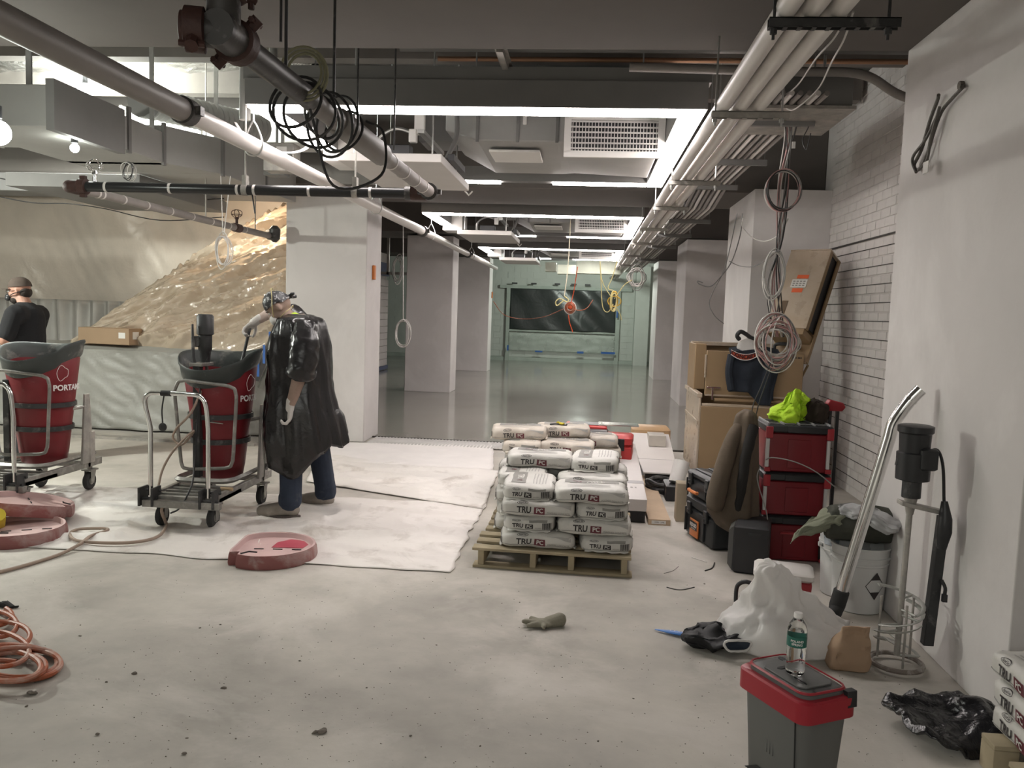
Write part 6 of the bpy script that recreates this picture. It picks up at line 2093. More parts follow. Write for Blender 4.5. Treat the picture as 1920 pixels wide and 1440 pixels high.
MB().tube(pts, [0.005, 0.009, 0.013, 0.018, 0.021, 0.020, 0.017, 0.012, 0.008], 10, flat=0.45).build('handle_body', bluep, t)
for k in range(5):
    q = a.lerp(b, 0.38+0.10*k)
    MB().tube([q+Vector((0, 0, 0.0085)), q+Vector((0, 0, 0.0098))], 0.003, 8).build('hole', wht, t)
a, b = G(1332, 1190, 0.03), G(1375, 1192, 0.03)
t = thing('blue_tube', 'pale blue ribbed tube beside the white plastic bag', 'tube', a)
MB().tube([a.lerp(b, k/12) for k in range(13)], [0.030, 0.031]+[0.030-0.003*(k % 2) for k in range(11)], 18).build('ribbed_tube', pbl, t)
MB().tube([a-(b-a).normalized()*0.001, a-(b-a).normalized()*0.004], 0.02, 14).build('bore', bluep, t)
MB().tube([b+Vector((0.0, 0, 0)), b+Vector((0.06, 0.02, 0.005))], [0.034, 0.036], 18).build('ribbed_end', M('pale_grey_plastic', (0.5, 0.52, 0.54), 0.5), t)
c = G(1330, 1215)
cloth_shell('black_pouch', [((c.x-0.13, c.y+0.02, 0.03), (0, 0.02, 0), (0, 0, 0.015), 0), ((c.x-0.09, c.y+0.02, 0.045), (0, 0.07, 0), (0, 0, 0.04), 0.1), ((c.x, c.y+0.02, 0.05), (0, 0.11, 0), (0, 0, 0.048), 0.12), ((c.x+0.10, c.y+0.01, 0.05), (0, 0.10, 0), (0, 0, 0.045), 0.12), ((c.x+0.16, c.y, 0.04), (0, 0.05, 0), (0, 0, 0.03), 0)],
            M('black_nylon', (0.015, 0.015, 0.017), 0.6, bump=0.3, bs=15, wave=0.01), 'crumpled black pouch on the floor left of the white plastic bag', 'pouch', 3, 0.03, 13)
# glove
glm = M('glove_grey', (0.24, 0.225, 0.175), 0.85, var=0.15, bump=0.3, bs=60)
c = G(1018, 1168, 0.02)
m = MB()
m.ell(c, (0.055, 0.045, 0.02))
for (dx_, dy_, l, z) in ((-0.09, 0.02, 0.05, 0.012), (-0.10, -0.012, 0.05, 0.02), (-0.07, -0.055, 0.04, 0.014), (0.01, -0.06, 0.03, 0.014), (-0.06, 0.05, 0.05, 0.014)):
    m.capsule(c+Vector((dx_*0.4, dy_*0.4, 0)), c+Vector((dx_, dy_, z-0.012)), 0.017, 0.012, 10)
m.capsule(c+Vector((0.03, 0.01, 0)), c+Vector((0.085, 0.03, 0.012)), 0.032, 0.036, 12)
o = m.rough(0.006, 25, 2).build('work_glove', glm, fuse=0.004, sm=2)
tag(o, 'dirty grey work glove lying alone in the middle of the floor', 'glove')

# ================================================================== GREY COOLER IN THE FOREGROUND, BOTTLE
cg = M('cooler_grey', (0.125, 0.125, 0.118), 0.55, var=0.05)
cgr = M('cooler_band', (0.33, 0.018, 0.03), 0.4, var=0.05)
cgl = M('cooler_lid_grey', (0.115, 0.115, 0.112), 0.5, var=0.06)
CZ = 0.40
q0, q1, q2, q3 = G(1385, 1242, CZ), G(1508, 1319, CZ), G(1608, 1299, CZ), G(1462, 1228, CZ)
q3 = q0+q2-q1


def cq(u, v, z, inset=0.0):
    """u along the long side, v across; metres inset"""
    a, b, d = q0, q1-q0, q3-q0
    lu, lv = b.length, d.length
    uu = (inset+u*(lu-2*inset))/lu
    vv = (inset+v*(lv-2*inset))/lv
    p = a+b*uu+d*vv
    return Vector((p.x, p.y, z))


def cring(z, inset, r=0.04, n=5):
    a, b, d = q0, (q1-q0), (q3-q0)
    lu, lv = b.length, d.length
    eu, ev = b.normalized(), d.normalized()
    out = []
    for (cu, cv, a0) in ((0, 0, PI), (1, 0, 1.5*PI), (1, 1, 0), (0, 1, 0.5*PI)):
        cu_ = inset+r if cu == 0 else lu-inset-r
        cv_ = inset+r if cv == 0 else lv-inset-r
        for i in range(n):
            an = a0+PI/2*i/(n-1)
            p = a+eu*(cu_+r*math.cos(an))+ev*(cv_+r*math.sin(an))
            out.append(Vector((p.x, p.y, z)))
    return out


t = thing('grey_cooler', 'dark grey cooler with red band, standing in the right foreground under the water bottle', 'cooler', ((q0+q2)/2).xy.to_3d())
MB().loft([cring(0.0, 0.035), cring(0.01, 0.028), cring(0.2, 0.018), cring(CZ-0.085, 0.012), cring(CZ-0.08, 0.0)]).build('cooler_body', cg, t)
MB().loft([cring(CZ-0.08, -0.002), cring(CZ-0.078, -0.006), cring(CZ-0.012, -0.006), cring(CZ-0.006, 0.0), cring(CZ-0.006, 0.018), cring(CZ-0.012, 0.02)]).build('red_band', cgr, t)
MB().loft([cring(CZ-0.02, 0.018), cring(CZ+0.004, 0.018), cring(CZ+0.012, 0.028), cring(CZ+0.012, 0.05)]).build('cooler_lid', cgl, t)
MB().loft([cring(CZ+0.012, 0.022), cring(CZ+0.016, 0.022), cring(CZ+0.016, 0.018), cring(CZ+0.010, 0.015)], cap=False).build('lid_gasket', cgr, t)


def lidplate(u0, v0, u1, v1, h, name, m_, r=0.02):
    c4 = [cq(u0, v0, 0), cq(u1, v0, 0), cq(u1, v1, 0), cq(u0, v1, 0)]
    z0, z1 = CZ+0.0125, CZ+0.0125+h
    cc = (c4[0]+c4[2])/2
    oct_ = []
    for i in range(4):
        p, pn, pp = c4[i], c4[(i+1) % 4], c4[i-1]
        oct_ += [p+(pp-p).normalized()*r, p+(pn-p).normalized()*r]
    return MB().loft([[Vector((p.x, p.y, z0)) for p in oct_], [Vector((p.x, p.y, z1)) for p in oct_]]).build(name, m_, t, bevel=0.002)


lidplate(0.22, 0.16, 0.84, 0.80, 0.006, 'lid_step', cgl)
dk = M('cooler_recess', (0.02, 0.02, 0.02), 0.6)
for (u0, v0, u1, v1) in ((0.34, 0.30, 0.40, 0.52), (0.60, 0.30, 0.78, 0.36), (0.10, 0.62, 0.24, 0.72), (0.86, 0.30, 0.93, 0.62)):
    c4 = lidplate(u0, v0, u1, v1, 0.008 if u0 > 0.3 and u1 < 0.8 else 0.002, 'lid_groove', dk, 0.008)
MB().loft([[cq(1.0, 0.80, CZ-0.045)+Vector((0.006, 0, 0)), cq(1.02, 0.80, CZ-0.045), cq(1.02, 0.98, CZ-0.045), cq(1.0, 0.98, CZ-0.045)], [cq(0.93, 0.80, CZ+0.01), cq(1.01, 0.80, CZ+0.01), cq(1.01, 0.98, CZ+0.01), cq(0.93, 0.98, CZ+0.01)]]).build('latch', blackm, t, bevel=0.004)
# side seams and foot notch
eu = (q1-q0).normalized()
ev = (q3-q0).normalized()
for (u, nm) in ((0.86, 'side_seam'),):
    pts = [cq(u, 0, z)+ev*(-0.001+ins) for z, ins in ((CZ-0.09, 0.012), (0.2, 0.018), (0.08, 0.0235), (0.02, 0.0275))]
    MB().tube(pts, 0.0025, 6).build(nm, dk, t)
p = cq(0.72, 0, 0.03)+ev*0.024
MB().loft([[p-eu*0.20, p+eu*0.05, p+eu*0.05+Vector((0, 0, 0.001))-ev*0.002, p-eu*0.20-ev*0.002], [p-eu*0.14+Vector((0, 0, 0.035)), p-eu*0.05+Vector((0, 0, 0.035)), p-eu*0.05+Vector((0, 0, 0.035))-ev*0.002, p-eu*0.14+Vector((0, 0, 0.035))-ev*0.002]]).build('foot_notch', dk, t, smooth=False)
lg = MB()
for k in range(3):
    p = cq(0.42+0.045*k, 0, 0.14)+ev*0.0205
    lg.loft([[p, p+eu*0.010, p+eu*0.010+Vector((0, 0, 0.05)), p+Vector((0, 0, 0.05))], [p-ev*0.002, p+eu*0.010-ev*0.002, p+eu*0.010+Vector((0, 0, 0.05))-ev*0.002, p+Vector((0, 0, 0.05))-ev*0.002]])
lg.build('embossed_mark', cg, t, smooth=False)
# bottle
bz = CZ+0.0205
bp = G(1490, 1262, bz)
t = thing('water_bottle', 'clear plastic water bottle with green label standing on the grey cooler', 'bottle', bp)
T = Tm(bp)
pet = M('clear_pet', (0.95, 0.97, 0.96), 0.04, var=0.0, trans=1.0, ior=1.33, spec=0.6)
wat = M('water', (0.97, 0.99, 0.98), 0.0, var=0.0, trans=1.0, ior=1.33)
pr = [(0.024, 0.0), (0.031, 0.006), (0.0325, 0.02), (0.030, 0.035), (0.0325, 0.045), (0.0300, 0.06), (0.0325, 0.07), (0.0305, 0.085), (0.0325, 0.095), (0.0325, 0.13), (0.033, 0.14), (0.0325, 0.155), (0.028, 0.172), (0.017, 0.190), (0.0125, 0.196), (0.0125, 0.205)]
MB(T).lathe(pr, 32).build('bottle_body', pet, t, ang=60)
MB(T).lathe([(0.0326, 0.100), (0.0332, 0.100), (0.0332, 0.135), (0.0326, 0.135)], 32, cap=False).build('green_label', M('label_green', (0.02, 0.13, 0.10), 0.4, var=0.1), t)
vs_, fs_ = text_mb('POLAND', 0.011, 0.0003)
vs2, fs2 = text_mb('SPRING', 0.011, 0.0003)
for vv_, ff_, zz in ((vs_, fs_, 0.122), (vs2, fs2, 0.111)):
    MB(T).add([(0.0337*math.cos(-PI/2-0.2+x/0.033), 0.0337*math.sin(-PI/2-0.2+x/0.033), zz+y) for x, y in vv_], ff_).build('lettering', wht, t, smooth=False)
MB(T).lathe([(0.0145, 0.196), (0.0145, 0.211), (0.013, 0.213)], 20).build('bottle_cap', wht, t)
MB(T).lathe([(0.0135, 0.1935), (0.016, 0.194), (0.016, 0.197), (0.0135, 0.1975)], 20, cap=False).build('neck_ring', pet, t)

# ================================================================== BAGS AND BLACK PLASTIC, LOWER RIGHT CORNER
cx0 = G(1846, 1425)
t = thing('wooden_pallet', 'corner of a wooden pallet in the lower right corner', 'pallet', (1.85, 2.95, 0))
BX, BY, BR = 1.86, 2.93, 0.0
MB().rbox((1.52, 2.60, 0.105), (2.4, 2.70, 0.123), 0.003).rbox((1.52, 2.80, 0.105), (2.4, 2.90, 0.123), 0.003).rbox((1.52, 3.0, 0.105), (2.4, 3.1, 0.123), 0.003).build('deck_board', wood, t)
MB().rbox((1.52, 2.58, 0.0), (1.61, 2.68, 0.105), 0.004).build('block', wood, t)
MB().rbox((1.52, 3.0, 0.0), (1.61, 3.1, 0.105), 0.004).build('block', wood, t)
MB().rbox((2.2, 2.6, 0.0), (2.3, 3.1, 0.105), 0.004).build('block', wood, t)
rz_ = PI/2+0.0
for k, (dx_, dy_, lab) in enumerate(((0.02, 0.03, 'lowest cement bag in the lower right corner'), (0.0, 0.0, 'middle cement bag of the corner stack, TRU PC seen sideways'), (-0.005, 0.02, 'topmost cement bag of the lower right corner stack'))):
    o = bag('c', k % 2, 1.715+dx_, 2.91+dy_, 0.124+0.106*k, -PI/2, lab)
    o['group'] = 'cement bags in the lower right corner'
poly = M('black_poly', (0.012, 0.012, 0.014), 0.22, var=0.1, bump=0.6, bs=11, wave=0.02, spec=0.7)
c = G(1785, 1372)


def crumple(u, v):
    a = u*2*PI
    r = 0.24*(1-0.25*math.sin(a*1.0+0.8)+0.12*math.sin(3*a+1)+0.08*math.sin(5*a))
    ph = v*PI
    x = c.x+0.02+r*math.sin(ph)*math.cos(a)*1.02
    y = c.y+r*math.sin(ph)*math.sin(a)*0.75
    z = 0.055-0.055*math.cos(ph)*(1+0.6*math.cos(a-0.4))
    p = Vector((x, y, z))
    f = 0
    for s, w_ in ((5, 1), (10, 0.5), (21, 0.22)):
        f += w_*(1-abs(noise.noise(p*s+Vector((3, 1, s))))*4)
    z += 0.026*f*math.sin(ph)
    x += 0.02*noise.noise(p*9)*math.sin(ph)
    return Vector((x, y, max(0.002, z)))


o = MB().grid(crumple, 110, 44).build('black_plastic', poly, ang=150)
tag(o, 'crumpled shiny black plastic beside the corner stack of cement bags', 'plastic')

# ================================================================== CABLES AND COILS OVERHEAD
wc = M('cable_white', (0.58, 0.56, 0.53), 0.55, var=0.05)
pk = M('cable_pink', (0.42, 0.24, 0.23), 0.55, var=0.1)
bk = M('cable_black', (0.03, 0.028, 0.028), 0.5)
yk = M('cable_yellow', (0.55, 0.48, 0.22), 0.55)
random.seed(11)
t = thing('cable_bundle', 'bundle of pink, white and black cables dangling from the grey pull box', 'cable', P(1462, 640, 6.1))
for i in range(12):
    pts = [P(1474+random.uniform(-8, 10), 206, 6.0), P(1474+random.uniform(-6, 8), 260, 6.0), P(1468+random.uniform(-10, 12), 350, 6.0), P(1462+random.uniform(-8, 8), 450, 6.0), P(1450+random.uniform(-14, 14), 540, 6.0), P(1455+random.uniform(-12, 14), 632, 6.0)]
    pts = [p+Vector((0, random.uniform(-.03, .03), 0)) for p in pts]
    MB().tube(bez(pts, 6), 0.0042, 6).build('cable', [pk, bk, wc, greyd2][i % 4], t)


def coil(name, label, px, py, Y, rx, ry, n, mats_, seed, r=0.004, jit=0.12, cat='cable coil'):
    random.seed(seed)
    c = P(px, py, Y)
    t = thing(name, label, cat, c)
    sc2 = Y/FPX
    for i in range(n):
        a_, b_ = rx*sc2*(1+random.uniform(-jit, jit)), ry*sc2*(1+random.uniform(-jit, jit))
        ph, tl = random.uniform(0, 6), random.uniform(-0.3, 0.3)
        ox, oy = random.uniform(-jit, jit)*rx*sc2*0.5, random.uniform(-0.03, 0.03)
        pts = []
        for k in range(14):
            a = 2*PI*k/14
            pts.append(c+Vector((ox+a_*math.cos(a)*math.cos(tl)-b_*math.sin(a)*math.sin(tl)*0.3, oy+0.03*math.sin(a+ph), b_*math.sin(a)+a_*math.cos(a)*math.sin(tl)*0.3)))
        MB().tube(bez(pts, 2, closed=True), r, 6, closed=True).build('loop', mats_[i % len(mats_)], t)
    return t


coil('cable_coil', 'round coil of pink and black cable hung high on the bundle', 1468, 357, 5.95, 30, 36, 9, [pk, bk, wc, greyd2], 1, 0.0045, 0.07)
coil('cable_coil', 'narrow loops of white cable halfway down the bundle', 1450, 515, 5.95, 18, 42, 6, [wc, greyd, wc], 2, 0.004)
coil('cable_coil', 'tangled pink and white cable ball at the bottom of the bundle before the hoodie', 1455, 642, 5.95, 30, 38, 20, [pk, wc, pk, greyd2, wc], 3, 0.0045, 0.45)
o = MB().tube(bez([P(1445, 680, 5.9), P(1425, 730, 5.9), P(1412, 760, 5.9), P(1408, 790, 5.85)], 5), 0.004, 6).build('loose_cable', bk)
tag(o, 'left of two thin black cables running down to the brown jacket', 'cable')
o = MB().tube(bez([P(1450, 680, 5.92), P(1432, 730, 5.92), P(1422, 760, 5.9), P(1415, 790, 5.88)], 5), 0.004, 6).build('loose_cable', bk)
tag(o, 'right of two thin black cables running down to the brown jacket', 'cable')
o = MB().tube(bez([P(1590, 22, 3.35), P(1565, 70, 3.6), P(1530, 110, 4.2), P(1495, 160, 5.0), P(1470, 178, 5.5), P(1445, 182, 5.6)], 8), 0.0045, 6).build('white_wire', wc)
tag(o, 'white wire swooping from the top strut to the pull box, left one', 'wire')
o = MB().tube(bez([P(1600, 22, 3.35), P(1582, 75, 3.6), P(1560, 115, 4.2), P(1535, 165, 5.0), P(1500, 198, 5.3), P(1480, 206, 5.5), P(1458, 186, 5.6)], 8), 0.0045, 6).build('white_wire', wc)
tag(o, 'white wire swooping lower below the pull box, right one', 'wire')
o = MB().tube(bez([P(1393, 408, 7), P(1392, 425, 7), P(1410, 445, 6.8), P(1435, 452, 6.5), P(1460, 440, 6.1), P(1478, 410, 6)], 6), 0.0045, 6).build('white_wire', wc)
tag(o, 'white wire arcing left from the hanging bundle to the pillar', 'wire')
o = MB().tube(bez([P(1460, 465, 6), P(1440, 485, 6.4), P(1410, 500, 7.5), P(1385, 498, 8.8), P(1368, 490, 9.0)], 6), 0.0045, 6).build('grey_wire', greyd2)
tag(o, 'grey wire drooping from the bundle toward the second pillar', 'wire')
pz = 8.9
t = thing('hanging_cable', 'pair of dark cables drooping with a loop in front of the white pillars', 'cable', P(1345, 530, pz))
MB().tube(bez([P(1392, 400, pz), P(1388, 440, pz), P(1372, 490, pz), P(1350, 520, pz), P(1332, 537, pz), P(1312, 533, pz), P(1308, 527, pz), P(1318, 530, pz)], 6), 0.006, 6).tube(bez([P(1382, 400, pz), P(1372, 450, pz), P(1358, 505, pz), P(1338, 545, pz), P(1330, 570, pz), P(1340, 592, pz), P(1357, 607, pz)], 6), 0.005, 6).build('cable', greyd2, t)
# small tag, connector
o = MB().cbox(P(1488, 272, 5.95), (0.022, 0.008, 0.045)).build('white_tag', whitem)
tag(o, 'small white tag hanging among the cables under the pull box', 'tag')
o = MB().tube(bez([P(1500, 206, 5.9), P(1495, 230, 5.9), P(1487, 262, 5.95)], 4), 0.006, 6).tube(bez([P(1530, 205, 5.9), P(1515, 240, 5.9), P(1505, 262, 5.95), P(1512, 280, 5.9), P(1520, 250, 5.9)], 5), 0.004, 6).build('short_cables', bk)
tag(o, 'short black cable ends curling under the pull box', 'cable')
# left side coils
coil('wire_coil', 'white wire loop hanging under the grey pipe before the shiny plastic', 418, 470, 7.2, 13, 32, 6, [wc], 4, 0.004, 0.2)
o = MB().tube([P(414, 330, 7.2), P(418, 440, 7.2)], 0.004, 6).tube([P(432, 330, 7.2), P(420, 440, 7.2)], 0.004, 6).build('hanging_wire', wc)
tag(o, 'pair of white wires holding the loop under the grey pipe', 'wire')
coil('wire_coil', 'small round wire coil hanging above the black pipe', 243, 322, 5.6, 14, 16, 4, [wc, bk], 5, 0.003, 0.1)
for k, (y0, y1, lab) in enumerate(((330, 345, 'upper thin black wire sagging across the plastic at left'), (365, 380, 'lower thin black wire sagging across the plastic at left'))):
    o = MB().tube(bez([P(-20, y0, 9), P(60, y1, 9), P(130, y1+2, 9), P(200, y1+12, 9), P(300, y0+48, 9), P(420, y0+42, 9)], 6), 0.006, 6).build('sagging_wire', bk)
    tag(o, lab, 'wire')
coil('cable_coil', 'white cable coil hanging low beside the first far column', 756, 625, 13.5, 14, 24, 8, [wc], 6, 0.008, 0.12)
o = MB().tube([P(756, 420, 13.5), P(756, 602, 13.5)], 0.008, 6).build('hanging_cable', wc)
tag(o, 'white cable dropping to the coil beside the far column', 'cable')
coil('cable_coil', 'knotted grey cable coil high behind the near column', 746, 505, 15, 9, 24, 6, [wc, greyd], 7, 0.008, 0.3)
# far hanging cords
t = thing('extension_cord', 'white cord hanging down the middle of the hall with a yellow loop at its end', 'cord', P(1065, 560, 12.5))
MB().tube(bez([P(1070, 407, 12.5), P(1067, 470, 12.5), P(1063, 520, 12.5), P(1058, 555, 12.5)], 6), 0.008, 6).build('cord', M('cord_cream', (0.6, 0.55, 0.42), 0.6), t)
MB().tube(bez([P(1058, 555, 12.5), P(1066, 562, 12.5), P(1062, 566, 12.5), P(1050, 560, 12.5), P(1042, 566, 12.5), P(1045, 573, 12.5), P(1058, 562, 12.5)], 5), 0.01, 6).build('loop', yk, t)
t = thing('cord_reel', 'orange cord reel with white cable ring hanging before the dark far window', 'cord reel', P(1068, 577, 14))
for k in range(4):
    rr_ = 0.05+0.015*k
    cc = P(1069, 577, 14)
    MB().tube(bez([cc+Vector((rr_*math.cos(a), 0.02*k-0.03, rr_*1.1*math.sin(a))) for a in [2*PI*i/10 for i in range(10)]], 2, closed=True), 0.013, 6, closed=True).build('cord_loop', orange if k < 3 else wc, t)
MB().ell(P(1070, 574, 14), (0.06, 0.03, 0.06)).build('orange_core', M('bright_orange', (0.6, 0.09, 0.03), 0.5), t)
MB().tube(bez([P(1083, 500, 14), P(1077, 540, 14), P(1071, 568, 14)], 4), 0.008, 6).tube(bez([P(1066, 590, 14), P(1068, 605, 14), P(1074, 623, 14)], 4), 0.009, 6).build('cord', M('bright_orange', (0.6, 0.09, 0.03)), t)
o = MB().tube(bez([P(925, 565, 16), P(945, 590, 16), P(980, 598, 16), P(1020, 594, 15), P(1055, 580, 14.2), P(1068, 577, 14), P(1085, 582, 14), P(1100, 578, 14), P(1112, 562, 14)], 6), 0.008, 6).build('slack_cable', orange)
tag(o, 'slack brownish cable sagging across the dark far window', 'cable')
coil('cable_knot', 'knot of yellow cable near the right edge of the dark far window', 1152, 565, 14, 8, 13, 5, [yk, M('amber', (0.6, 0.38, 0.05), 0.5)], 8, 0.009, 0.5)
t = thing('yellow_rope', 'yellow cords dangling from the far ceiling to the knot', 'cord', P(1150, 560, 14))
for pts in ([(1125, 490), (1127, 530), (1130, 575), (1140, 585), (1150, 570)], [(1125, 495), (1130, 530), (1148, 560)], [(1160, 480), (1148, 520), (1140, 540), (1150, 545)], [(1153, 572), (1163, 590), (1165, 600)], [(1152, 560), (1170, 535), (1185, 525)]):
    MB().tube(bez([P(x, y, 14) for x, y in pts], 5), 0.008, 6).build('cord', yk, t)
coil('cable_coil', 'messy grey cable coil high at the right of the far hall', 1195, 520, 15, 13, 18, 8, [wc, greyd], 9, 0.008, 0.4)
# bins of the orange switch plates on columns
for (x, y, Y, lab, s) in ((700, 511, 10.05, 'orange box on the corner side of the near column', 1.0), (922, 553, 22.2, 'small orange box on the third column', 0.9)):
    p = PX(x, y, -2.595)
    o = MB().rbox((-2.60, p.y-0.04, p.z-0.085), (-2.57, p.y+0.04, p.z+0.085), 0.006).build('orange_box', M('orange_plate', (0.62, 0.2, 0.05), 0.5))
    tag(o, lab, 'electrical box')

# ================================================================== FAR WALL AND SIDES
blkw = M('black_film', (0.035, 0.042, 0.04), 0.3, var=0.1, bump=0.3, bs=2.5, wave=0.05)
fa, fb = P(957, 540, 27.3), P(1153, 624, 27.3)


def film(u, v):
    x = fa.x+(fb.x-fa.x)*u
    z = fb.z+(fa.z-fb.z)*v
    return (x, 27.36+0.05*noise.noise(Vector((x*1.2+z*1.5, z*0.4, 0)))+0.02*math.sin(x*6+z*5), z)


o = MB().grid(film, 80, 40).build('black_window_film', blkw, thick=0.01)
tag(o, 'black plastic film covering the big opening in the end wall', 'plastic sheet')
fr_ = MB()
for (a, b) in (((fa.x-0.35, 27.35, fa.z), (fb.x+0.5, 27.5, fa.z+0.10)), ((fa.x-0.12, 27.35, 0), (fa.x, 27.5, fa.z)), ((fb.x, 27.35, 0), (fb.x+0.14, 27.5, fa.z)), ((fa.x, 27.38, fb.z-0.06), (fb.x, 27.5, fb.z))):
    fr_.box(a, b)
struct(fr_, 'trim_5', M('green_trim', (0.42, 0.47, 0.42), 0.6))
struct(MB().box((-8, 27.42, 0), (2.56, 27.5, 0.12)), 'baseboard_front', M('green_trim', (0.42, 0.47, 0.42)))
struct(MB().box((fb.x+0.6, 27.0, 0), (fb.x+1.05, 27.5, 3.2)), 'trim_6', greentint)
bw = MB()
for r in range(16):
    for k in range(26):
        x = -7.9+0.42*k+(0.21 if r % 2 else 0)
        z = 0.13+0.2*r
        if fa.x-0.1 < x+0.2 < fb.x+0.1 and fb.z-0.2 < z < fa.z+0.1:
            continue
        bw.box((x+0.004, 27.485, z+0.003), (x+0.416, 27.5, z+0.197))
o = bw.build('blockwork', greentint, wf, smooth=False)
o['kind'] = 'stuff'
o = MB().grid(lambda u, v: (fa.x+(fb.x-fa.x)*u, 27.3+0.03*noise.noise(Vector((u*9, v*4, 2))), 0.35+(fb.z-0.45)*v), 50, 16).build('clear_sheet', M('clear_film', (0.60, 0.66, 0.60), 0.3, alpha=0.35, bump=0.5, bs=4, wave=0.03), thick=0.004)
tag(o, 'clear plastic sheet taped below the black film on the end wall', 'plastic sheet')
for (x, y, w_, h_, lab) in ((952, 652, 3, 10, 'upright blue tape piece left under the black film'), (1010, 659, 14, 3, 'left horizontal blue tape strip on the end wall'), (1088, 661, 12, 4, 'middle blue tape strip on the end wall'),
                            (1140, 662, 26, 4, 'long blue tape strip at right under the black film'), (1157, 590, 3, 12, 'upright blue tape piece right of the black film')):
    p = P(x, y, 27.2)
    s = 27.2/FPX
    o = MB().cbox(p, (w_*s, 0.01, h_*s)).build('blue_tape', bluet)
    tag(o, lab, 'tape')
for k, x in enumerate((965, 1001, 1045, 1076, 1102)):
    o = MB().cbox(P(x, 531+k*0.8, 27.2), (0.18, 0.01, 0.05)).build('dark_tape', blackd)
    tag(o, 'dark tape piece above the black film on the end wall', 'tape', 'dark tape pieces above the black film')
for k, (x0, x1, y0, y1, Y) in enumerate(((1045, 1080, 497, 513, 21), (1080, 1165, 490, 512, 21.3), (1022, 1043, 492, 508, 20))):
    a, b = P(x0, y1, Y), P(x1, y0, Y)
    o = MB().box((a.x, Y, a.z), (b.x, Y+0.5, b.z)).build('far_duct', M('far_duct_paint', (0.62, 0.66, 0.55), 0.6), smooth=False)
    tag(o, ['pale duct box left of the far lamp', 'long pale duct section behind the far lamp', 'small pale duct piece at the far left of the hall'][k], 'duct')
# slatted wall far left
sw = MB()
tl = thing('slatted_panel', 'white slatted wall panel seen between the columns at left', 'wall panel', (-5.2, 19.5, 0))
for k in range(13):
    MB().box((-5.25, 17.2, 0.12+0.17*k), (-5.2, 21.4, 0.12+0.17*k+0.16)).build('slat', wallp, tl, smooth=False)
MB().box((-5.3, 17.2, 0), (-5.25, 21.4, 3.0)).build('backing', brickp, tl, smooth=False)
MB().box((-5.22, 17.2, 2.42), (-5.18, 21.4, 2.75)).build('blue_board', M('blue_board', (0.12, 0.14, 0.22), 0.7), tl, smooth=False)
MB().box((-5.2, 17.2, 0.02), (-5.17, 21.4, 0.11)).build('blue_strip', M('blue_board', (0.12, 0.14, 0.22)), tl, smooth=False)
o = MB().box((-5.4, 17.1, 2.3), (-3.7, 17.16, 2.36)).box((-4.6, 17.1, 2.3), (-4.55, 17.16, 3.2)).box((-4.2, 17.1, 2.3), (-4.15, 17.16, 3.2)).build('strut_rack', dustm)
tag(o, 'grey strut frame high behind the near column', 'frame')
struct(MB().box((-12, 14.0, 0), (-5.6, 14.2, 4)), 'wall_partition', darkc)

# ================================================================== PEOPLE
skin = M('skin', (0.40, 0.21, 0.15), 0.55, var=0.08, vs=10, col2=(0.46, 0.36, 0.31), c2s=10, c2t=(0.55, 0.8))
skind = M('dusty_skin', (0.34, 0.24, 0.195), 0.7, var=0.15, vs=10)
jean = M('denim', (0.028, 0.038, 0.062), 0.85, var=0.2, vs=6, col2=(0.16, 0.155, 0.155), c2s=5, c2t=(0.6, 0.85), bump=0.3, bs=20, wave=0.01)
bootm = M('dusty_boot', (0.30, 0.265, 0.23), 0.85, var=0.2, vs=12, bump=0.3, bs=30)
hairm = M('dark_hair', (0.03, 0.022, 0.018), 0.8, bump=0.5, bs=80)


def head_mb(mb, T):
    old = mb.T
    mb.T = T
    mb.ell((-0.008, 0, 0.03), (0.098, 0.076, 0.098), n=24, m=14)
    mb.ell((0.030, 0, -0.03), (0.062, 0.060, 0.075), n=20, m=12)
    mb.ell((0.050, 0, -0.078), (0.038, 0.040, 0.030), n=16, m=10)
    mb.capsule(Vector((0.088, 0, 0.015)), Vector((0.108, 0, -0.022)), 0.010, 0.014, 10)
    mb.ell((0.080, 0, 0.030), (0.020, 0.048, 0.012), n=12, m=8)
    mb.ell((0.088, 0, -0.055), (0.012, 0.024, 0.007), n=12, m=8)
    for s in (-1, 1):
        mb.ell((-0.008, s*0.078, -0.005), (0.020, 0.010, 0.032), n=12, m=8)
        mb.ell((0.062, s*0.040, -0.02), (0.026, 0.020, 0.022), n=12, m=8)
    mb.T = old
    return mb


def head_parts(t, T, brow=hairm):
    for s in (-1, 1):
        e = MB(T).ell((0.083, s*0.030, 0.008), (0.010, 0.013, 0.009)).build('eye', wht, t)
        MB(T).ell((0.0915, s*0.031, 0.008), (0.003, 0.005, 0.005)).build('iris', blackm, e)
        MB(T).tube([(0.092, s*0.014, 0.030), (0.095, s*0.030, 0.034), (0.084, s*0.050, 0.028)], 0.005, 6).build('eyebrow', brow, t)
    MB(T).tube([(0.094, -0.020, -0.058), (0.100, 0, -0.056), (0.094, 0.020, -0.058)], 0.004, 6).build('lips', M('lips', (0.30, 0.12, 0.10), 0.5), t)


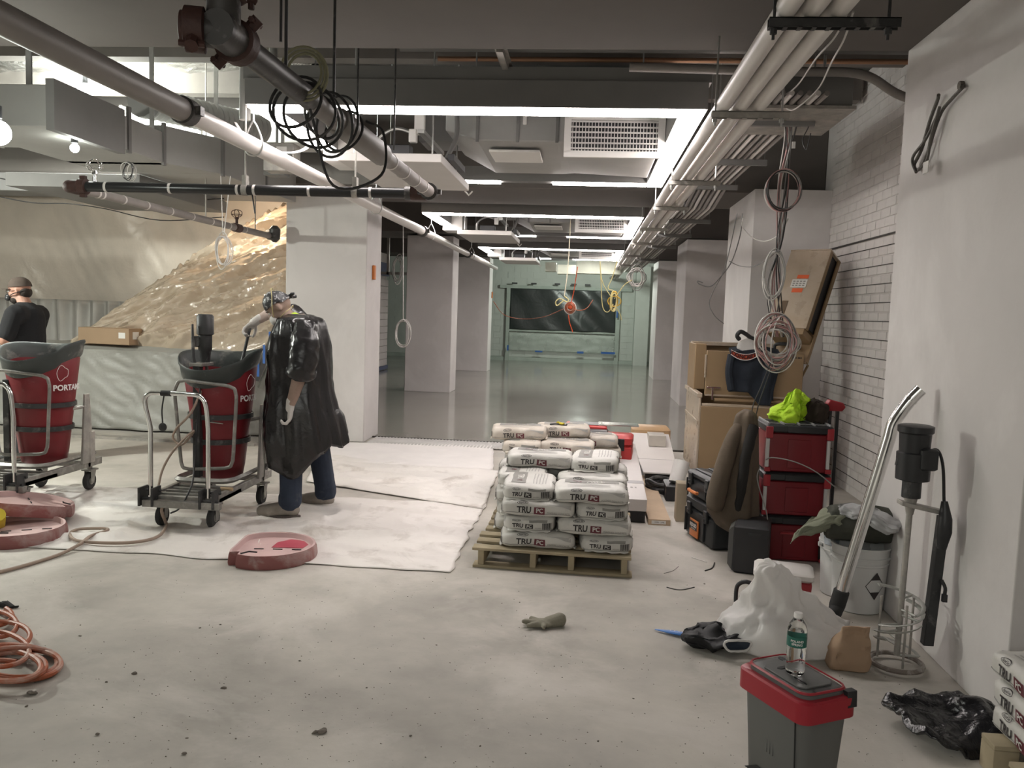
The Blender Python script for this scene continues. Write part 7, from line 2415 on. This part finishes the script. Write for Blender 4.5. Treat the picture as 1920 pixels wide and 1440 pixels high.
def hand_mb(mb, wrist, direc, palmn, scale=1.0, curl=0.5, thumb_side=1):
    """palm and five fingers; direc = towards fingertips, palmn = palm normal (fingers curl towards it)"""
    d, n_ = direc.normalized(), palmn.normalized()
    s = d.cross(n_).normalized()
    n_ = s.cross(d).normalized()
    c = wrist+d*0.05*scale
    T = Matrix(((d.x, s.x, n_.x, c.x), (d.y, s.y, n_.y, c.y), (d.z, s.z, n_.z, c.z), (0, 0, 0, 1)))
    old = mb.T
    mb.T = T
    mb.ell((0, 0, 0), (0.055*scale, 0.044*scale, 0.019*scale), n=16, m=10)
    mb.T = old
    for k, (off, l) in enumerate(((-0.032, 0.062), (-0.011, 0.074), (0.011, 0.080), (0.031, 0.070))):
        p = c+d*0.038*scale+s*off*scale
        a = curl*0.6
        pts = [c+s*off*0.6*scale, p]
        for q in range(3):
            seg = l*scale*(0.42, 0.32, 0.26)[q]
            dr = d*math.cos(a)+n_*math.sin(a)
            p = p+dr*seg
            pts.append(p)
            a += curl
        mb.chain(pts, [0.011*scale, 0.0105*scale, 0.010*scale, 0.009*scale, 0.008*scale], 10)
    p0 = c-d*0.02*scale+s*thumb_side*0.03*scale
    p1 = p0+(d*0.5+s*thumb_side*0.7+n_*0.3).normalized()*0.035*scale
    p2 = p1+(d*0.8+s*thumb_side*0.3+n_*0.5).normalized()*0.032*scale
    p3 = p2+(d*0.9+n_*0.4).normalized()*0.024*scale
    mb.chain([p0, p1, p2, p3], [0.014*scale, 0.013*scale, 0.0115*scale, 0.010*scale], 10)
    return c


# ---- worker in the black poncho
VV = Vector
t = thing('person', 'person in a black plastic poncho and dust mask bending over the red barrel mixer', 'person', (-2.15, 6.22, 0))
HT = Matrix.Translation((-2.345, 6.18, 1.59)) @ Matrix.Rotation(PI+0.22, 4, 'Z') @ Matrix.Rotation(0.72, 4, 'Y')
nsh, nel, nwr = VV((-2.09, 6.00, 1.44)), VV((-2.085, 5.95, 1.14)), VV((-2.155, 5.93, 0.885))
fsh, fel, fwr = VV((-2.20, 6.38, 1.46)), VV((-2.42, 6.40, 1.60)), VV((-2.58, 6.33, 1.485))
b = MB()
head_mb(b, HT)
b.chain([VV((-2.32, 6.19, 1.56)), VV((-2.26, 6.19, 1.50)), VV((-2.17, 6.19, 1.44))], [0.055, 0.058, 0.075], 16)
b.chain([VV((-2.17, 6.19, 1.42)), VV((-2.16, 6.19, 1.25)), VV((-2.15, 6.20, 1.05)), VV((-2.14, 6.21, 0.93))], [0.13, 0.15, 0.15, 0.145], 18)
b.capsule(nsh+VV((0, 0.05, -0.02)), fsh+VV((0, -0.05, -0.02)), 0.08, 0.08, 14)
b.chain([nsh, nel, nwr], [0.062, 0.058, 0.038], 14)
b.chain([fsh, fel, fwr], [0.062, 0.046, 0.031], 14)
hipn, kn, an = VV((-2.15, 6.12, 0.90)), VV((-2.20, 6.06, 0.50)), VV((-2.20, 6.03, 0.10))
hipf, kf, af = VV((-2.12, 6.30, 0.90)), VV((-2.09, 6.36, 0.50)), VV((-2.05, 6.42, 0.10))
b.chain([hipn, kn, an], [0.095, 0.062, 0.045], 14).chain([hipf, kf, af], [0.095, 0.062, 0.045], 14)
for a_, dd_ in ((an, VV((-0.17, -0.02, 0))), (af, VV((-0.16, 0.0, 0)))):
    b.capsule(VV((a_.x, a_.y, 0.06)), VV((a_.x+dd_.x, a_.y+dd_.y, 0.045)), 0.04, 0.035, 12)
b.build('body', skind, t, fuse=0.009, sm=3)
head_parts(t, HT)
# dust over forearm, gloves
g_ = MB()
hc_ = hand_mb(g_, nwr+VV((0.005, 0, -0.02)), VV((-0.12, -0.05, -1)), VV((-0.9, -0.15, -0.1)), 1.15, 0.95, 1)
g_.capsule(nwr+VV((0, 0, 0.02)), nwr+VV((-0.005, 0, -0.035)), 0.038, 0.036, 14)
glv = M('white_glove', (0.62, 0.59, 0.56), 0.85, var=0.06, bump=0.2, bs=60)
g_.build('glove', glv, t, fuse=0.0045, sm=2)
g_ = MB()
hand_mb(g_, fwr+VV((-0.01, 0, -0.01)), VV((-0.75, -0.1, -0.65)), VV((0.35, -0.3, -0.8)), 1.1, 0.95, -1)
g_.capsule(fwr+VV((0.02, 0, 0.015)), fwr+VV((-0.03, 0, -0.02)), 0.037, 0.036, 14)
g_.build('glove', glv, t, fuse=0.0045, sm=2)
# dusty sleeve of the raised arm
MB().chain([fsh.lerp(fel, 0.6), fel, fwr+VV((0.02, 0, 0.01))], [0.056, 0.054, 0.036], 14).build('dusty_sleeve', M('dusty_arm', (0.52, 0.42, 0.37), 0.8, var=0.1), t, fuse=0.008, sm=2)
# jeans
j_ = MB().chain([hipn, kn+VV((0, 0, 0)), an+VV((0.005, 0, 0.03))], [0.115, 0.090, 0.084], 16).chain([hipf, kf, af+VV((0.005, 0, 0.03))], [0.115, 0.088, 0.082], 16)
j_.capsule(VV((-2.14, 6.12, 0.93)), VV((-2.14, 6.30, 0.93)), 0.13, 0.13, 16)
for a_ in (an, af):
    j_.capsule(a_+VV((0.0, 0, 0.02)), a_+VV((0.0, 0, 0.05)), 0.088, 0.088, 14)
j_.rough(0.018, 9, 3, ridge=True)
j_.build('jeans', jean, t, fuse=0.009, sm=2)
for a_, yy in ((an, -0.02), (af, 0.0)):
    bo = MB()
    bo.capsule(VV((a_.x+0.03, a_.y, 0.062)), VV((a_.x-0.02, a_.y, 0.075)), 0.052, 0.055, 14)
    bo.capsule(VV((a_.x-0.02, a_.y, 0.07)), VV((a_.x-0.14, a_.y+yy, 0.052)), 0.060, 0.054, 14)
    bo.capsule(VV((a_.x-0.13, a_.y+yy, 0.052)), VV((a_.x-0.20, a_.y+yy, 0.046)), 0.054, 0.046, 14)
    bt = bo.build('boot', bootm, t, fuse=0.006, sm=3)
    MB().loft([[VV((a_.x-0.07+0.165*math.cos(q), a_.y+yy*0.5+0.054*math.sin(q), z)) for q in [2*PI*k/20 for k in range(20)]] for z in (0.004, 0.022)]).build('boot_sole', M('sole', (0.12, 0.10, 0.09), 0.8), bt)
    MB().tube([VV((a_.x-0.06-0.02*(k % 2), a_.y-0.03+0.06*(k % 2), 0.118-0.008*k)) for k in range(6)], 0.003, 5).build('laces', dusth, bt)
# poncho
bpl = M('black_poncho', (0.014, 0.013, 0.014), 0.26, var=0.1, bump=0.3, bs=9, wave=0.02, spec=0.7)
pm = MB()
secs = [  # z, x front, x back, half depth
    (1.545, -2.275, -2.13, 0.075), (1.535, -2.29, -2.08, 0.12), (1.50, -2.34, -2.02, 0.20), (1.40, -2.39, -1.985, 0.235), (1.30, -2.41, -1.965, 0.24), (1.15, -2.42, -1.955, 0.245), (1.0, -2.43, -1.94, 0.255), (0.88, -2.44, -1.915, 0.27), (0.78, -2.45, -1.89, 0.28), (0.66, -2.45, -1.865, 0.29), (0.53, -2.43, -1.85, 0.28)]
N_ = 90
rr = []
zs = bez([Vector((s[1], s[2], s[3])) for s in secs], 5)
zz = bez([Vector((s[0], 0, 0)) for s in secs], 5)
K = len(zs)
for i in range(K):
    f = i/(K-1)
    x0, x1, hd = zs[i]
    z = zz[i].x
    ring = []
    for k in range(N_):
        a = 2*PI*k/N_
        fo = (0.02+0.10*f**1.3)*(math.sin(6*a+1.2+f*0.9)*0.5+math.sin(11*a+0.5-f*1.4)*0.3+math.sin(17*a+f*2)*0.2)
        cx_, hx = (x0+x1)/2, (x1-x0)/2
        ce = abs(math.cos(a))**0.85*math.copysign(1, math.cos(a))
        q = VV((cx_+hx*ce*(1+fo), 6.20+hd*math.sin(a)*(1+fo), z))
        if f > 0.75:      # uneven hem: lowest under the middle, raised at the back point
            g = (f-0.75)/0.25
            q.z -= g*0.20*max(0, math.cos(a-PI*1.35))*0.9-g*0.05*math.sin(5*a)
            if math.cos(a) > 0.75:
                q.x += 0.035*g
                q.z += 0.06*g
        ring.append(q)
    rr.append(ring)
pm.loft(rr, cap=False)
for i, p in enumerate(pm.v):
    fo = 1-abs(noise.noise(Vector((p.x*7+p.z*1.0, p.y*7, p.z*0.9))))*4.5
    f2 = 1-abs(noise.noise(Vector((p.x*15+p.z*3, p.y*15, p.z*2.4))))*4.5
    d = VV((p.x+2.17, p.y-6.2, 0))
    if d.length > 0.02:
        d.normalize()
    pm.v[i] = p+d*(0.015*fo+0.006*f2)
pon = pm.build('poncho', bpl, t, thick=0.003, ang=120)
# poncho sleeve over the near arm
sm_ = MB()
pts = [nsh+VV((0.0, 0.03, 0.03)), nsh.lerp(nel, 0.3)+VV((0.01, -0.01, 0)), nsh.lerp(nel, 0.65)+VV((0.01, -0.01, 0)), nsh.lerp(nel, 1.0)+VV((0.0, -0.01, 0.0)), nel.lerp(nwr, 0.12)]
P2 = bez(pts, 6)
sm_.tube(P2, [0.085+0.025*min(1, i/8) + (0.008 if i > 20 else 0) for i in range(len(P2))], 30, cap=False)
sm_.rough(0.016, 10, 5, ridge=True)
sm_.build('sleeve', bpl, t, thick=0.003, ang=120)
sm_ = MB()
sm_.tube(bez([fsh+VV((0.0, -0.03, 0.0)), fsh.lerp(fel, 0.3), fsh.lerp(fel, 0.7)], 5), 0.078, 24, cap=False).rough(0.012, 10, 6, ridge=True)
sm_.build('sleeve', bpl, t, thick=0.003, ang=120)
# green collar
MB().tube([VV((-2.27, 6.19, 1.515)), VV((-2.22, 6.19, 1.47)), VV((-2.19, 6.19, 1.45))], [0.064, 0.082, 0.095], 20).rough(0.004, 30).build('green_collar', M('hivis_dull', (0.38, 0.52, 0.04), 0.7), t)
# bandana, mask, straps
bm = M('bandana', (0.03, 0.03, 0.033), 0.4, var=0.2, vs=20, col2=(0.36, 0.36, 0.36), c2s=38, c2t=(0.56, 0.60), bump=0.3, bs=30)
ring = []
cap_ = MB(HT)
rs = []
for i in range(9):
    th = PI/2*i/8
    rs.append([((-0.010+0.107*math.cos(a)*math.cos(th)), 0.086*math.sin(a)*math.cos(th), 0.036-(-0.010)*0+0.108*math.sin(th)*1.0-0.03*math.cos(a)*-0.3*math.cos(th)-(0.02 if math.cos(a) < -0.3 else 0)*math.cos(th)) for a in [2*PI*k/32 for k in range(32)]])
cap_.loft(rs, cap=True).rough(0.004, 30, 2)
cap_.build('bandana', bm, t, ang=90)
MB(HT).tube([(-0.105, 0, 0.02), (-0.125, -0.005, 0.015), (-0.135, -0.02, 0.0), (-0.15, -0.03, -0.01)], [0.016, 0.02, 0.015, 0.012], 10).tube([(-0.12, 0, 0.015), (-0.14, 0.02, 0.02), (-0.16, 0.03, 0.01)], [0.015, 0.013, 0.008], 8).build('bandana_knot', bm, t)
MB(HT).ell((0.083, 0, -0.052), (0.045, 0.052, 0.047)).rough(0.003, 25).build('dust_mask', M('mask_white', (0.62, 0.60, 0.58), 0.8), t)
for (za, zb) in ((0.16, 0), ):
    pts = [(0.075, -0.05, -0.03), (0.03, -0.087, 0.03), (-0.02, -0.094, 0.09), (-0.045, -0.06, 0.135), (-0.05, 0, 0.150), (-0.045, 0.06, 0.135), (-0.02, 0.094, 0.09), (0.03, 0.087, 0.03), (0.075, 0.05, -0.03)]
    MB(HT).tube(bez(pts, 4), 0.0028, 6).build('mask_strap', yk, t)
    pts = [(0.075, -0.05, -0.07), (0.0, -0.078, -0.06), (-0.06, -0.066, -0.06), (-0.09, 0, -0.05), (-0.06, 0.066, -0.06), (0.0, 0.078, -0.06), (0.075, 0.05, -0.07)]
    MB(HT).tube(bez(pts, 4), 0.0028, 6).build('mask_strap', yk, t)
# brush held in the raised hand
hand = fwr+VV((-0.055, -0.01, -0.055))
tb = thing('mixing_brush', 'black long-handled brush with yellow bristles held in the raised gloved hand over the barrel', 'brush', hand)
d = (VV((-2.68, 6.20, 1.03))-hand)
MB().tube([hand-d.normalized()*0.07, hand, hand+d*0.5, hand+d*0.78], [0.010, 0.012, 0.012, 0.016], 10).build('handle', blackd, tb)
e0, e1 = hand+d*0.76, hand+d*1.05
MB().tube([e0, e0.lerp(e1, 0.2), e0.lerp(e1, 0.6), e1], [0.02, 0.05, 0.06, 0.045], 14, flat=0.5).rough(0.006, 20).build('brush_head', blackd, tb)
for s in (-1, 1):
    MB().tube([e0.lerp(e1, 0.15)+CR*s*0.045, e0.lerp(e1, 0.9)+CR*s*0.055], [0.006, 0.010], 8).build('yellow_bristles', M('yellow', (0.6, 0.48, 0.03)), tb)

# ---- man with crossed arms at the left edge
t = thing('person', 'person in a black t-shirt and cap with crossed arms at the left edge', 'person', (-5.42, 7.6, 0))
HT2 = Matrix.Translation((-5.475, 7.6, 1.655)) @ Matrix.Rotation(PI+0.15, 4, 'Z') @ Matrix.Rotation(0.10, 4, 'Y')
b = MB()
head_mb(b, HT2)
b.chain([VV((-5.45, 7.6, 1.60)), VV((-5.42, 7.6, 1.53)), VV((-5.41, 7.6, 1.45))], [0.058, 0.062, 0.08], 16)
b.chain([VV((-5.42, 7.6, 1.38)), VV((-5.43, 7.6, 1.2)), VV((-5.42, 7.6, 1.05)), VV((-5.42, 7.6, 0.95))], [0.14, 0.155, 0.15, 0.14], 18)
s1, e1_, w1_ = VV((-5.39, 7.39, 1.43)), VV((-5.44, 7.33, 1.19)), VV((-5.66, 7.47, 1.27))
s2, e2_, w2_ = VV((-5.42, 7.81, 1.43)), VV((-5.52, 7.86, 1.19)), VV((-5.63, 7.60, 1.22))
b.capsule(s1, s2, 0.08, 0.08, 14)
b.chain([s1, e1_, w1_], [0.065, 0.052, 0.034], 14).chain([s2, e2_, w2_], [0.065, 0.052, 0.034], 14)
hand_mb(b, w1_, VV((-0.4, 0.8, 0.1)), VV((0.9, 0.3, 0)), 1.0, 0.5, 1)
hand_mb(b, w2_, VV((0.2, -0.9, -0.1)), VV((0.9, 0, 0)), 1.0, 0.5, -1)
for s in (-1, 1):
    b.chain([VV((-5.42, 7.6+s*0.09, 0.92)), VV((-5.42, 7.6+s*0.11, 0.5)), VV((-5.41, 7.6+s*0.12, 0.09))], [0.095, 0.062, 0.045], 14)
    b.capsule(VV((-5.40, 7.6+s*0.12, 0.05)), VV((-5.56, 7.6+s*0.13, 0.04)), 0.04, 0.035, 12)
b.build('body', skin, t, fuse=0.009, sm=3)
head_parts(t, HT2)
blk = M('black_cotton', (0.012, 0.012, 0.014), 0.9, var=0.2, bump=0.2, bs=12, wave=0.01)
ts = MB()
ts.chain([VV((-5.42, 7.6, 1.40)), VV((-5.43, 7.6, 1.2)), VV((-5.42, 7.6, 1.02))], [0.165, 0.185, 0.175], 20)
ts.capsule(s1+VV((0, 0.03, 0)), s2+VV((0, -0.03, 0)), 0.10, 0.10, 16)
ts.capsule(s1, s1.lerp(e1_, 0.75), 0.085, 0.080, 16).capsule(s2, s2.lerp(e2_, 0.75), 0.085, 0.080, 16)
ts.rough(0.012, 8, 9, ridge=True)
ts.build('t_shirt', blk, t, fuse=0.009, sm=3)
tr = MB()
for s in (-1, 1):
    tr.chain([VV((-5.42, 7.6+s*0.08, 0.92)), VV((-5.42, 7.6+s*0.11, 0.5)), VV((-5.41, 7.6+s*0.12, 0.12))], [0.12, 0.092, 0.08], 16)
tr.capsule(VV((-5.42, 7.5, 0.98)), VV((-5.42, 7.7, 0.98)), 0.135, 0.135, 16)
tr.rough(0.014, 9, 4, ridge=True).build('trousers', M('dark_trousers', (0.02, 0.021, 0.024), 0.9), t, fuse=0.009, sm=2)
for s in (-1, 1):
    MB().capsule(VV((-5.39, 7.6+s*0.12, 0.052)), VV((-5.58, 7.6+s*0.13, 0.045)), 0.052, 0.044, 14).capsule(VV((-5.39, 7.6+s*0.12, 0.06)), VV((-5.40, 7.6+s*0.12, 0.12)), 0.052, 0.055, 14).build('boot', blackd, t, fuse=0.007, sm=2)
capm = M('brown_cap', (0.075, 0.055, 0.045), 0.85, var=0.15, bump=0.2, bs=50)
cp = MB(HT2)
rs = []
for i in range(9):
    th = PI/2*i/8
    rs.append([((-0.010+0.108*math.cos(a)*math.cos(th)), 0.088*math.sin(a)*math.cos(th), 0.045+0.098*math.sin(th)) for a in [2*PI*k/28 for k in range(28)]])
cp.loft(rs).build('cap_crown', capm, t, ang=90)
MB(HT2).loft([[(0.06+0.10*u, 0.075*v*(1-0.35*u*u), 0.047-0.02*v*v-0.012*u+zz) for u, v in [(0, -1), (0.35, -0.95), (0.75, -0.7), (1, -0.3), (1, 0.3), (0.75, 0.7), (0.35, 0.95), (0, 1)]] for zz in (0, 0.006)]).build('cap_visor', capm, t)
MB(HT2).ell((-0.055, 0, -0.01), (0.056, 0.074, 0.06)).build('hair', hairm, t)
MB(HT2).ell((0.045, 0, -0.075), (0.052, 0.056, 0.045)).rough(0.004, 40).build('beard', hairm, t)
MB(HT2).ell((0.100, 0, -0.045), (0.038, 0.040, 0.038)).ell((0.095, -0.045, -0.06), (0.025, 0.018, 0.025)).ell((0.095, 0.045, -0.06), (0.025, 0.018, 0.025)).build('respirator', blackm, t)
MB(HT2).tube(bez([(0.08, -0.05, -0.045), (0.02, -0.083, -0.02), (-0.07, -0.07, 0.0), (-0.10, 0, 0.01), (-0.07, 0.07, 0.0), (0.02, 0.083, -0.02), (0.08, 0.05, -0.045)], 4), 0.004, 6).build('respirator_strap', blackm, t)
gg = MB(HT2)
for s in (-1, 1):
    gg.tube([(0.100, s*0.032+0.020*math.cos(a), 0.008+0.015*math.sin(a)) for a in [2*PI*k/14 for k in range(14)]], 0.002, 5, closed=True)
    gg.tube([(0.10, s*0.052, 0.01), (0.0, s*0.086, 0.008)], 0.002, 5)
gg.tube([(0.10, -0.012, 0.01), (0.10, 0.012, 0.01)], 0.002, 5)
gg.build('glasses', blackm, t)
MB().tube([e1_.lerp(w1_, 0.35), e1_.lerp(w1_, 0.6)], [0.0475, 0.0435], 16, cap=False).build('tattoo', M('tattoo', (0.10, 0.08, 0.075), 0.6, col2=(0.38, 0.24, 0.18), c2s=40, c2t=(0.5, 0.55)), t)
